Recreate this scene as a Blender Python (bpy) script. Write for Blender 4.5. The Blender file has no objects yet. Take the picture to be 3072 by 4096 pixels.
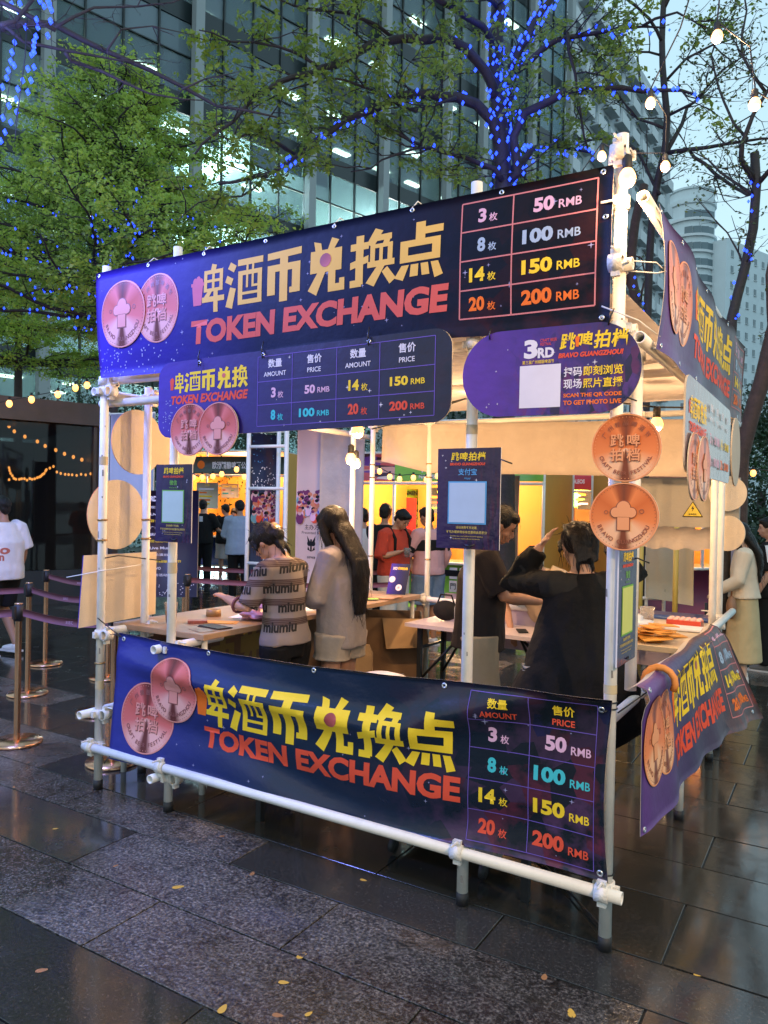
import bpy, bmesh, math, random
import numpy as np
from mathutils import Vector, Matrix, noise
from mathutils.geometry import delaunay_2d_cdt
from mathutils.bvhtree import BVHTree
PI=math.pi
SC=bpy.context.scene
COL=SC.collection
R=random.Random(7)
# ---------------------------------------------------------------- camera
CAM=Vector((0.7649,-2.9907,1.7117)); YAW,PITCH,ROLL=0.5447,-0.0071,0.0199; FPX=3037.27
def _cam_axes():
    f=Vector((-math.sin(YAW)*math.cos(PITCH),math.cos(YAW)*math.cos(PITCH),math.sin(PITCH)))
    r=Vector((math.cos(YAW),math.sin(YAW),0)); u=r.cross(f)
    return r*math.cos(ROLL)+u*math.sin(ROLL), f, u*math.cos(ROLL)-r*math.sin(ROLL)
CR,CF,CU=_cam_axes()
cd=bpy.data.cameras.new('camera'); cam=bpy.data.objects.new('camera',cd); COL.objects.link(cam)
cd.sensor_fit='VERTICAL'; cd.sensor_height=36; cd.sensor_width=27; cd.lens=FPX/4096*36; cd.clip_end=3000; cd.clip_start=.05
m=Matrix.Identity(4)
for i in range(3):
    m[i][0]=CR[i]; m[i][1]=CU[i]; m[i][2]=-CF[i]; m[i][3]=CAM[i]
cam.matrix_world=m; SC.camera=cam
# ---------------------------------------------------------------- world, sun, exposure
w=bpy.data.worlds.new('World'); SC.world=w; w.use_nodes=True
nt=w.node_tree; nt.nodes.clear()
wo=nt.nodes.new('ShaderNodeOutputWorld'); bg=nt.nodes.new('ShaderNodeBackground')
sky=nt.nodes.new('ShaderNodeTexSky'); sky.sky_type='NISHITA'; sky.sun_disc=False
sky.sun_elevation=math.radians(5); sky.sun_rotation=math.radians(200); sky.air_density=2; sky.dust_density=2
geo=nt.nodes.new('ShaderNodeTexCoord'); sep=nt.nodes.new('ShaderNodeSeparateXYZ'); ramp=nt.nodes.new('ShaderNodeValToRGB')
nt.links.new(geo.outputs['Generated'],sep.inputs[0]); nt.links.new(sep.outputs['Z'],ramp.inputs[0])
ramp.color_ramp.elements[0].color=(.43,.62,.70,1); ramp.color_ramp.elements[0].position=0
ramp.color_ramp.elements[1].color=(.26,.43,.56,1); ramp.color_ramp.elements[1].position=.9
bg2=nt.nodes.new('ShaderNodeBackground'); add=nt.nodes.new('ShaderNodeAddShader')
nt.links.new(sky.outputs[0],bg.inputs[0]); bg.inputs[1].default_value=.01
nt.links.new(ramp.outputs[0],bg2.inputs[0]); bg2.inputs[1].default_value=0.68
nt.links.new(bg.outputs[0],add.inputs[0]); nt.links.new(bg2.outputs[0],add.inputs[1]); nt.links.new(add.outputs[0],wo.inputs[0])
sd=bpy.data.lights.new('sun','SUN'); sd.energy=.12; sd.angle=math.radians(40); sd.color=(.85,.92,1)
so=bpy.data.objects.new('sun',sd); COL.objects.link(so); so.rotation_euler=(math.radians(40),0,math.radians(20)); so.location=(0,0,30)
SC.view_settings.view_transform='Standard'; SC.view_settings.look='None'; SC.view_settings.exposure=1.25; SC.view_settings.gamma=1
SC.view_settings.use_curve_mapping=False
SC.render.engine='CYCLES'; SC.cycles.max_bounces=6; SC.cycles.diffuse_bounces=3; SC.cycles.glossy_bounces=3; SC.cycles.transmission_bounces=4
SC.cycles.transparent_max_bounces=6
SC.cycles.sample_clamp_indirect=4; SC.cycles.use_denoising=True; SC.cycles.caustics_reflective=False; SC.cycles.caustics_refractive=False

def lamp(name,loc,energy,color,size=.05,parent=None):
    d=bpy.data.lights.new(name,'POINT'); d.energy=energy; d.color=color; d.shadow_soft_size=size
    o=bpy.data.objects.new(name,d); COL.objects.link(o); o.location=loc
    if parent: o.parent=parent; o.location=Vector(loc)-parent.location
    return o
WARM=(1,.62,.30)
# ---------------------------------------------------------------- helpers
PXS=3072/1659
def ray(x,y): return CF+CR*((x*PXS-1536)/FPX)-CU*((y*PXS-2048)/FPX)
def A(x,y,d): return CAM+ray(x,y)*d
def G(x,y,z=0.):
    d=ray(x,y); return CAM+d*((z-CAM.z)/d.z)
def AY(x,y,Y):
    d=ray(x,y); return CAM+d*((Y-CAM.y)/d.y)
def AX(x,y,X):
    d=ray(x,y); return CAM+d*((X-CAM.x)/d.x)
def V(*a): return Vector(a)

def tagit(o,label=None,cat=None,group=None,kind=None):
    if label: o['label']=label
    if cat: o['category']=cat
    if group: o['group']=group
    if kind: o['kind']=kind
    return o
def thing(name,label,cat,loc=(0,0,0),rz=0,group=None):
    o=bpy.data.objects.new(name,None); COL.objects.link(o); o.location=loc; o.rotation_euler=(0,0,rz); o.empty_display_size=.1
    return tagit(o,label,cat,group)
class MB:
    def __init__(s): s.v=[];s.f=[];s.m=[];s.sm=[]
    def add(s,vs,fs,mi=0,smooth=False):
        b=len(s.v); s.v+= [tuple(v) for v in vs]; s.f+=[tuple(b+i for i in f) for f in fs]; s.m+=[mi]*len(fs); s.sm+=[smooth]*len(fs); return s
    def box(s,c,size,mi=0,rot=None):
        hx,hy,hz=[a/2 for a in size]; vs=[Vector((x,y,z)) for x in(-hx,hx) for y in(-hy,hy) for z in(-hz,hz)]
        if rot: vs=[rot@v for v in vs]
        c=Vector(c); return s.add([v+c for v in vs],[(0,1,3,2),(4,6,7,5),(0,4,5,1),(2,3,7,6),(0,2,6,4),(1,5,7,3)],mi)
    def tube(s,pts,rad,n=10,mi=0,cap=True,ry=None,up=None):
        pts=[Vector(p) for p in pts]; k=len(pts)
        if not hasattr(rad,'__len__'): rad=[rad]*k
        if ry is not None and not hasattr(ry,'__len__'): ry=[ry]*k
        vs=[];prev=up and Vector(up)
        for i,p in enumerate(pts):
            t=(pts[min(i+1,k-1)]-pts[max(i-1,0)]); t=t.normalized() if t.length>1e-9 else V(0,0,1)
            if prev is None: prev=V(0,0,1) if abs(t.z)<.9 else V(1,0,0)
            a=(prev-t*prev.dot(t)); a=a.normalized() if a.length>1e-6 else t.orthogonal().normalized()
            b=t.cross(a); prev=a
            for j in range(n):
                q=2*PI*j/n; vs.append(p+a*(math.cos(q)*rad[i])+b*(math.sin(q)*(ry[i] if ry else rad[i])))
        fs=[(i*n+j,i*n+(j+1)%n,(i+1)*n+(j+1)%n,(i+1)*n+j) for i in range(k-1) for j in range(n)]
        if cap: fs+=[tuple(range(n))[::-1],tuple((k-1)*n+j for j in range(n))]
        return s.add(vs,fs,mi,True)
    def pipe(s,p,q,r,mi=0,n=14,inner=.78):  # open-ended tube with wall
        p=Vector(p);q=Vector(q); t=(q-p).normalized(); a=t.orthogonal().normalized(); b=t.cross(a); vs=[]
        for c,rr in((p,r),(q,r),(q,r*inner),(p,r*inner),(p+t*.12,r*inner),(q-t*.12,r*inner)):
            for j in range(n): th=2*PI*j/n; vs.append(c+a*(math.cos(th)*rr)+b*(math.sin(th)*rr))
        F=lambda i,k:[(i*n+j,i*n+(j+1)%n,k*n+(j+1)%n,k*n+j) for j in range(n)]
        s.add(vs,F(0,1)+F(1,2)+F(3,0),mi,True)
        b0=len(s.v)-6*n
        s.f+=[tuple(b0+i for i in f) for f in F(2,5)+F(4,3)]; s.m+=[mi]*2*n; s.sm+=[True]*2*n
        s.f+=[tuple(b0+4*n+j for j in range(n)),tuple(b0+5*n+j for j in range(n))]; s.m+=[mi]*2; s.sm+=[False]*2
        return s
    def lathe(s,prof,c=(0,0,0),n=24,mi=0,smooth=True,axis=None):
        c=Vector(c);vs=[]
        for r,z in prof:
            for j in range(n): q=2*PI*j/n; vs.append(Vector((r*math.cos(q),r*math.sin(q),z)))
        if axis is not None:
            qt=V(0,0,1).rotation_difference(Vector(axis)); vs=[qt@v for v in vs]
        k=len(prof)
        return s.add([v+c for v in vs],[(i*n+j,i*n+(j+1)%n,(i+1)*n+(j+1)%n,(i+1)*n+j) for i in range(k-1) for j in range(n)],mi,smooth)
    def ell(s,c,r,mi=0,n=16,k=10,rot=None):
        c=Vector(c);vs=[];
        for i in range(k+1):
            th=PI*i/k
            for j in range(n):
                q=2*PI*j/n; v=Vector((r[0]*math.sin(th)*math.cos(q),r[1]*math.sin(th)*math.sin(q),r[2]*math.cos(th)))
                vs.append((rot@v if rot else v)+c)
        return s.add(vs,[(i*n+j,(i+1)*n+j,(i+1)*n+(j+1)%n,i*n+(j+1)%n) for i in range(k) for j in range(n)],mi,True)
    def mesh(s,name,mats,off=None):
        me=bpy.data.meshes.new(name)
        vs=s.v if off is None else [(a-off[0],b-off[1],c-off[2]) for a,b,c in s.v]
        me.from_pydata(vs,[],s.f); 
        for mm in (mats if isinstance(mats,(list,tuple)) else [mats]): me.materials.append(mm)
        if s.f: me.polygons.foreach_set('material_index',s.m); me.polygons.foreach_set('use_smooth',s.sm)
        me.update(); return me
    def part(s,name,mats,parent=None,world=True,**kw):
        off=parent.location if (parent and world) else None
        me=s.mesh(name,mats,off); o=bpy.data.objects.new(name,me); COL.objects.link(o)
        if parent: o.parent=parent
        return tagit(o,**kw)
def inst(name,me,parent,loc,rot=None,mw=None,**kw):   # child that shares mesh data; loc in world
    o=bpy.data.objects.new(name,me); COL.objects.link(o)
    if parent: o.parent=parent
    if mw is not None: o.matrix_local=mw
    else:
        o.location=Vector(loc)-(parent.location if parent else V(0,0,0))
        if rot: o.rotation_euler=rot
    return tagit(o,**kw)
# ---------------------------------------------------------------- materials
MATS={}
def mat(name,col,rough=.5,metal=0.,bump=0.,bs=60.,var=.0,vs=6.,spec=.5,emit=None,es=0.,coord='Object',trans=0.,alpha=1.,coat=0.,rv=0.,sheen=0.,bdist=.01):
    if name in MATS: return MATS[name]
    m=bpy.data.materials.new(name); m.use_nodes=True; nt=m.node_tree; b=nt.nodes['Principled BSDF']; L=nt.links
    c=(col[0],col[1],col[2],1); b.inputs['Base Color'].default_value=c; b.inputs['Roughness'].default_value=rough; b.inputs['Metallic'].default_value=metal
    b.inputs['Specular IOR Level'].default_value=spec; b.inputs['Coat Weight'].default_value=coat
    if trans: b.inputs['Transmission Weight'].default_value=trans
    if alpha<1: b.inputs['Alpha'].default_value=alpha
    if emit: b.inputs['Emission Color'].default_value=(*emit,1); b.inputs['Emission Strength'].default_value=es
    if bump or var or rv:
        tc=nt.nodes.new('ShaderNodeTexCoord')
        if var or rv:
            n=nt.nodes.new('ShaderNodeTexNoise'); n.inputs['Scale'].default_value=vs; n.inputs['Detail'].default_value=5; n.inputs['Roughness'].default_value=.65
            L.new(tc.outputs[coord],n.inputs['Vector'])
            if var:
                r=nt.nodes.new('ShaderNodeMapRange'); r.inputs[1].default_value=.3; r.inputs[2].default_value=.7; r.inputs[3].default_value=1-var; r.inputs[4].default_value=1+var
                L.new(n.outputs[0],r.inputs[0]); mx=nt.nodes.new('ShaderNodeVectorMath'); mx.operation='SCALE'; mx.inputs[0].default_value=col[:3]
                L.new(r.outputs[0],mx.inputs['Scale']); L.new(mx.outputs[0],b.inputs['Base Color'])
            if rv:
                r=nt.nodes.new('ShaderNodeMapRange'); r.inputs[1].default_value=.3; r.inputs[2].default_value=.7; r.inputs[3].default_value=max(.02,rough-rv); r.inputs[4].default_value=rough+rv
                L.new(n.outputs[0],r.inputs[0]); L.new(r.outputs[0],b.inputs['Roughness'])
        if bump:
            n=nt.nodes.new('ShaderNodeTexNoise'); n.inputs['Scale'].default_value=bs; n.inputs['Detail'].default_value=4
            L.new(tc.outputs[coord],n.inputs['Vector']); bm=nt.nodes.new('ShaderNodeBump'); bm.inputs['Strength'].default_value=bump; bm.inputs['Distance'].default_value=bdist
            L.new(n.outputs[0],bm.inputs['Height']); L.new(bm.outputs[0],b.inputs['Normal'])
    m['rgb']=col; MATS[name]=m
    if emit: m.cycles.emission_sampling='NONE'
    return m
class NT:   # tiny node helper
    def __init__(s,name):
        s.m=bpy.data.materials.new(name); s.m.use_nodes=True; s.t=s.m.node_tree; s.b=s.t.nodes['Principled BSDF']; MATS[name]=s.m
    def n(s,t,**kw):
        x=s.t.nodes.new('ShaderNode'+t)
        for k,v in kw.items(): setattr(x,k,v)
        return x
    def l(s,a,b): s.t.links.new(a,b)
    def math(s,op,a,b=None,c=None,clamp=False):
        x=s.n('Math',operation=op); x.use_clamp=clamp
        for i,v in enumerate((a,b,c)):
            if v is None: continue
            if isinstance(v,(int,float)): x.inputs[i].default_value=v
            else: s.l(v,x.inputs[i])
        return x.outputs[0]
    def noise(s,vec,scale,detail=3,rough=.5,out=0):
        x=s.n('TexNoise'); x.inputs['Scale'].default_value=scale; x.inputs['Detail'].default_value=detail; x.inputs['Roughness'].default_value=rough
        if vec is not None: s.l(vec,x.inputs['Vector'])
        return x.outputs[out]
    def ramp(s,fac,stops,interp='LINEAR'):
        x=s.n('ValToRGB'); x.color_ramp.interpolation=interp; e=x.color_ramp.elements
        while len(e)<len(stops): e.new(.5)
        for i,(p,c) in enumerate(stops): e[i].position=p; e[i].color=(*c,1) if len(c)==3 else c
        s.l(fac,x.inputs[0]); return x.outputs[0]
    def mix(s,f,a,b):
        x=s.n('Mix',data_type='RGBA')
        for i,v in ((0,f),(6,a),(7,b)):
            if isinstance(v,(int,float)): x.inputs[i].default_value=v
            elif isinstance(v,tuple): x.inputs[i].default_value=(*v,1)
            else: s.l(v,x.inputs[i])
        return x.outputs[2]
    def bump(s,h,strength,dist=.01):
        x=s.n('Bump'); x.inputs['Strength'].default_value=strength; x.inputs['Distance'].default_value=dist; s.l(h,x.inputs['Height']); s.l(x.outputs[0],s.b.inputs['Normal']); return x
    def setc(s,c): s.l(c,s.b.inputs['Base Color'])
    def rough(s,r):
        if isinstance(r,(int,float)): s.b.inputs['Roughness'].default_value=r
        else: s.l(r,s.b.inputs['Roughness'])
# ---------------------------------------------------------------- flat print: 2D shapes, lettering
def upoly(polys):          # union of overlapping polygons -> (verts,tris)
    vs=[];fs=[]
    for p in polys:
        a=sum(p[i][0]*p[(i+1)%len(p)][1]-p[(i+1)%len(p)][0]*p[i][1] for i in range(len(p)))
        if a<0: p=p[::-1]
        b=len(vs); vs+=[Vector((float(x),float(y))) for x,y in p]; fs.append(list(range(b,b+len(p))))
    r=delaunay_2d_cdt(vs,[],fs,1,1e-5)
    return [tuple(v) for v in r[0]],[tuple(f) for f,of in zip(r[2],r[5]) if len(of)]
def rc(x0,x1,y0,y1): return [(x0,y0),(x1,y0),(x1,y1),(x0,y1)]
def circ(cx,cy,r,n=28,ry=None): return [(cx+r*math.cos(2*PI*i/n),cy+(ry or r)*math.sin(2*PI*i/n)) for i in range(n)]
_tc={}
def txt(s,off=.0,shear=0.):
    if any(ord(c)>0x2E80 for c in s): off*=.42
    elif s in('RMB','R'): off*=.3
    k=(s,off,shear)
    if k in _tc: return _tc[k]
    c=bpy.data.curves.new('lettering','FONT'); c.body=s; c.offset=off; c.resolution_u=3; c.shear=shear
    o=bpy.data.objects.new('lettering',c); COL.objects.link(o); dg=bpy.context.evaluated_depsgraph_get()
    me=bpy.data.meshes.new_from_object(o.evaluated_get(dg)); vs=[(v.co.x,v.co.y) for v in me.vertices]; fs=[tuple(p.vertices) for p in me.polygons]
    bpy.data.objects.remove(o); bpy.data.curves.remove(c); bpy.data.meshes.remove(me)
    _tc[k]=(vs,fs); return _tc[k]
class Print:
    """flat artwork in metres on a sheet W x H, origin bottom left"""
    def __init__(s): s.el=[]
    def shape(s,g,mt,lay=1,uvb=None): s.el.append((g[0],g[1],mt,lay,uvb))
    def poly(s,polys,mt,lay=1): s.shape(upoly(polys),mt,lay)
    def fit(s,g,box,mt,lay=1,shx=0.):    # box x0,x1,y0,y1 ; None x1 -> keep aspect
        vs,fs=g
        if not vs: return
        x0=min(v[0] for v in vs);x1=max(v[0] for v in vs);y0=min(v[1] for v in vs);y1=max(v[1] for v in vs)
        sy=(box[3]-box[2])/(y1-y0); sx=sy if box[1] is None else (box[1]-box[0])/(x1-x0)
        s.shape(([(box[0]+(x-x0)*sx+shx*(y-y0)*sy,box[2]+(y-y0)*sy) for x,y in vs],fs),mt,lay)
    def t(s,string,x0,x1,y0,y1,mt,off=.02,lay=1,shx=0.): s.fit(txt(string,off),(x0,x1,y0,y1),mt,lay,shx)
    def tc(s,string,cx,cy,h,mt,off=.02,lay=1,sx=1.,shx=0.):   # centred, cap height from own bbox
        vs,fs=txt(string,off); x0=min(v[0] for v in vs);x1=max(v[0] for v in vs);y0=min(v[1] for v in vs);y1=max(v[1] for v in vs)
        wd=(x1-x0)/(y1-y0)*h*sx; s.fit((vs,fs),(cx-wd/2,cx+wd/2,cy-h/2,cy+h/2),mt,lay,shx); return wd
    def line(s,x0,y0,x1,y1,wd,mt,lay=1):
        d=Vector((x1-x0,y1-y0)).normalized()*wd/2; n=(-d.y,d.x)
        s.shape(([(x0+n[0],y0+n[1]),(x0-n[0],y0-n[1]),(x1-n[0],y1-n[1]),(x1+n[0],y1+n[1])],[(0,1,2,3)]),mt,lay)
    def star(s,cx,cy,r,mt,lay=1):
        p=[]; 
        for i in range(8): q=PI*i/4; rr=r if i%2==0 else r*.22; p.append((cx+rr*math.cos(q),cy+rr*math.sin(q)))
        s.shape(([(cx,cy)]+p,[(0,i+1,(i+1)%8+1) for i in range(8)]),mt,lay)
    def build(s,parent,P,W,H,grid=None,name='lettering',eps=.0012):
        """P(u,v in metres) -> (point, normal). grid=(nu,nv): cut along the sheet's own mesh lines"""
        mats=[];bm=bmesh.new()
        lay=bm.verts.layers.float.new('lay'); fl=bm.faces.layers.int.new('uvb'); boxes=[None]
        for vs,fs,mt,ly,ub in s.el:
            if ub: boxes.append(ub)
            if mt not in mats: mats.append(mt)
            mi=mats.index(mt); bv=[bm.verts.new((x,y,0)) for x,y in vs]
            for b in bv: b[lay]=ly
            for f in fs:
                if len(set(f))<3: continue
                try: ff=bm.faces.new([bv[i] for i in f]); ff.material_index=mi; ff[fl]=len(boxes)-1 if ub else 0
                except ValueError: pass
        if grid:
            for i in range(1,grid[0]): bmesh.ops.bisect_plane(bm,geom=bm.verts[:]+bm.edges[:]+bm.faces[:],plane_co=(W*i/grid[0],0,0),plane_no=(1,0,0))
            for i in range(1,grid[1]): bmesh.ops.bisect_plane(bm,geom=bm.verts[:]+bm.edges[:]+bm.faces[:],plane_co=(0,H*i/grid[1],0),plane_no=(0,1,0))
        uv=bm.loops.layers.uv.new('UVMap')
        for f in bm.faces:
            if f.normal.z<0: f.normal_flip()
            B_=boxes[f[fl]]
            for l in f.loops: l[uv].uv=(l.vert.co.x/W,l.vert.co.y/H) if not B_ else ((l.vert.co.x-B_[0])/(B_[1]-B_[0]),(l.vert.co.y-B_[2])/(B_[3]-B_[2]))
        off=parent.location if parent else V(0,0,0)
        for v in bm.verts:
            p,n=P(v.co.x,v.co.y); v.co=p+n*(eps*max(.5,v[lay]))-off
        bm.normal_update()
        for f in bm.faces: f.smooth=bool(grid)
        me=bpy.data.meshes.new(name); bm.to_mesh(me); bm.free()
        for mm in mats: me.materials.append(mm)
        o=bpy.data.objects.new(name,me); COL.objects.link(o); o.parent=parent; o['kind']='stuff'; return o
def sheet(parent,name,P,W,H,nu,nv,mats,thick=.0015,shape=None,eps=0.,mi_back=1):
    """a cloth or board sheet following P, given real thickness. shape: list of outline pts for boards"""
    mb=MB()
    if shape is None:
        F=[];B=[]
        for j in range(nv+1):
            for i in range(nu+1):
                p,n=P(W*i/nu,H*j/nv); F.append(p); B.append(p-n*thick)
        N=len(F); fs=[];q=nu+1
        ff=[(j*q+i,j*q+i+1,(j+1)*q+i+1,(j+1)*q+i) for j in range(nv) for i in range(nu)]
        mb.add(F+B,ff,0,True); b=[tuple(N+k for k in f[::-1]) for f in ff]; mb.f+=b; mb.m+=[mi_back]*len(b); mb.sm+=[True]*len(b)
        rim=[i for i in range(q)]+[j*q+nu for j in range(1,nv+1)]+[nv*q+i for i in range(nu-1,-1,-1)]+[j*q for j in range(nv-1,0,-1)]
        b=[(rim[k],N+rim[k],N+rim[(k+1)%len(rim)],rim[(k+1)%len(rim)]) for k in range(len(rim))]
        b=[t[::-1] for t in b]; mb.f+=b; mb.m+=[mi_back]*len(b); mb.sm+=[False]*len(b)
        uvs=[((i)/nu,(j)/nv) for j in range(nv+1) for i in range(nu+1)]*2
    else:
        F=[];B=[];k=len(shape)
        for x,y in shape: p,n=P(x,y); F.append(p); B.append(p-n*thick)
        mb.add(F+B,[tuple(range(k))],0); mb.f.append(tuple(range(2*k-1,k-1,-1))); mb.m.append(mi_back); mb.sm.append(False)
        for i in range(k): mb.f.append((i,k+i,k+(i+1)%k,(i+1)%k)[::-1]); mb.m.append(mi_back); mb.sm.append(False)
        uvs=[(x/W,y/H) for x,y in shape]*2
    o=mb.part(name,mats,parent); me=o.data; ul=me.uv_layers.new(name='UVMap')
    idx=np.zeros(len(me.loops),dtype=np.int32); me.loops.foreach_get('vertex_index',idx)
    ul.data.foreach_set('uv',np.array(uvs,dtype=np.float32)[idx].ravel()); return o
def rrect(W,H,r,n=7,x0=0,y0=0):
    p=[]
    for cx,cy,a in((W-r,r,-PI/2),(W-r,H-r,0),(r,H-r,PI/2),(r,r,PI)):
        p+=[(x0+cx+r*math.cos(a+PI/2*i/n),y0+cy+r*math.sin(a+PI/2*i/n)) for i in range(n+1)]
    return p
def plane(o,ux,uy):
    o=Vector(o);ux=Vector(ux).normalized();uy=Vector(uy).normalized();n=ux.cross(uy)
    return lambda x,y:(o+ux*x+uy*y,n)
def gridP(P,W,H,nu,nv):   # bilinear sampling of P on its mesh grid
    g=[[P(W*i/nu,H*j/nv)[0] for i in range(nu+1)] for j in range(nv+1)]
    def Q(x,y):
        a=min(max(x/W*nu,0),nu-1e-6);b=min(max(y/H*nv,0),nv-1e-6);i=int(a);j=int(b);a-=i;b-=j
        p00,p10,p01,p11=g[j][i],g[j][i+1],g[j+1][i],g[j+1][i+1]
        p=p00*((1-a)*(1-b))+p10*(a*(1-b))+p01*((1-a)*b)+p11*(a*b)
        n=((p10-p00)*(1-b)+(p11-p01)*b).cross((p01-p00)*(1-a)+(p11-p10)*a).normalized()
        return p,n
    return Q
# fat display characters of the banner, in a 10 x 10 box
GL={}
GL['bei']=[[(4.2,10.4),(6.4,10),(5.8,8.6),(3.6,8.6)],rc(.6,2.1,4.1,9.0),rc(7.9,9.4,4.1,9.0),rc(4.4,5.6,4.1,9.0),rc(.6,9.4,8.1,9.0),rc(.6,9.4,6.2,6.85),rc(.6,9.4,4.1,4.85),
 [(2.6,4.3),(4.6,4.3),(2.6,2.4),(-.2,2.4)],rc(-.2,10.2,1.8,3.0),rc(5.2,7.2,-.6,4.3)]
GL['jiu']=[[(.9,9.9),(2.6,8.9),(1.9,7.5),(.1,8.5)],[(.0,7.0),(1.8,6.1),(1.2,4.7),(-.6,5.6)],[(.9,4.3),(2.6,3.8),(1.5,-.5),(-.4,.1)],rc(3,10.2,8.7,10.1),rc(3.2,4.5,.2,7.4),rc(8.8,10,.2,7.4),
 rc(3.2,10,6.5,7.5),rc(3.2,10,.1,1.1),rc(4.5,8.8,2.2,2.8),rc(5.5,6.1,3.7,9),rc(7.1,7.7,3.7,9),rc(7.1,8.8,3.7,4.2)]
GL['bi']=[[(.2,10.1),(.2,8.6),(10,8.9),(10,10.4)],rc(.3,2.6,1.0,7.4),rc(7.5,9.8,1.0,7.4),rc(.3,9.8,5.9,7.4),rc(3.9,6.2,-.6,9.6),rc(6.8,9.8,1,2.2)]
GL['dui']=[[(1.4,10.6),(3.4,10.1),(3.9,8.2),(2.0,8.2)],[(6.4,10.9),(8.4,10.2),(6.9,8.2),(5.2,8.2)],rc(.6,9.3,7.0,8.6),rc(.6,2.6,4.2,8.6),rc(7.3,9.3,4.2,8.6),rc(.6,9.3,4.0,5.4),rc(2.5,7.4,5,7.2),
 [(2.8,4.2),(5.0,4.2),(2.4,-.6),(0,.6)],rc(5.7,7.7,.2,4.2),rc(5.7,10.2,-.2,1.3),rc(8.8,10.2,.2,2.3)]
GL['huan']=[rc(1.2,3.0,.2,10),rc(-.1,4.2,7.1,8.5),[(-.1,3.4),(4.2,4.4),(4.2,5.8),(-.1,4.8)],rc(-.1,2.6,-.2,1.2),[(5.6,10.9),(7.4,10.2),(5.3,7.2),(3.7,8.0)],rc(5.6,9.4,8.3,9.5),[(8,9.5),(9.4,9.5),(8.8,7.4),(7.4,7.4)],
 rc(4.6,5.7,4,7.7),rc(8.6,9.7,4,7.7),rc(4.6,9.7,6.9,7.7),rc(6.7,7.5,3,7.7),rc(4.0,10.2,3.2,4.4),[(6.3,3.4),(8.1,3.4),(5.6,-.6),(3.7,.3)],[(7.4,2.1),(8.6,3.0),(10.6,.5),(9.2,-.5)]]
GL['dian']=[rc(4.2,6.3,6.5,10.5),rc(6,10.2,8.0,9.4),rc(.8,2.6,3,7.2),rc(7.9,9.7,3,7.2),rc(.8,9.7,5.9,7.2),rc(.8,9.7,3,4.3),[(1.2,2.5),(2.9,2.5),(1.6,-.4),(-.4,.3)],
 [(3.3,2.5),(5.0,2.5),(4.9,.2),(3.1,.2)],[(5.5,2.5),(7.1,2.5),(7.5,.2),(5.8,.2)],[(7.7,2.5),(9.3,2.5),(10.4,-.1),(8.6,-.6)]]
def glyph(k): 
    if ('g',k) not in _tc: _tc[('g',k)]=upoly(GL[k])
    vs,fs=_tc[('g',k)]; return vs,fs
def cup2d(): return upoly([[(2,0),(8,0),(9.2,7.2),(.8,7.2)],rc(0,10,7,8.2),circ(3,8.4,1.7,14),circ(5.5,8.8,1.9,14),circ(7.7,8.3,1.5,14)])
def token_line(pr,x0,x1,y0,y1,my,mp,coin,last=True,lay=1):
    """the line of fat characters, from a small cup at the left"""
    ks=['bei','jiu','bi','dui','huan']+(['dian'] if last else [])
    fr=[(.055,.155),(.17,.325),(.345,.49),(.52,.66),(.685,.84),(.85,1.0)] if last else [(.07,.19),(.21,.41),(.43,.60),(.63,.80),(.82,1.0)]
    W=x1-x0; H=y1-y0
    pr.fit(cup2d(),(x0,x0+W*.062,y0+H*.17,y0+H*.78),mp,lay)
    for k,(a,b) in zip(ks,fr):
        vs,fs=glyph(k); a=x0+W*a; b=x0+W*b
        pr.shape(([(a+(b-a)*x/10,y0+H*(y+.5)/11) for x,y in vs],fs),my,lay)
        if k=='dui': pr.shape(([( (a+b)/2-W*.002+W*.022*math.cos(2*PI*i/20),y0+H*.63+W*.022*math.sin(2*PI*i/20)) for i in range(20)],[tuple(range(20))]),coin,lay+1)
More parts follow.
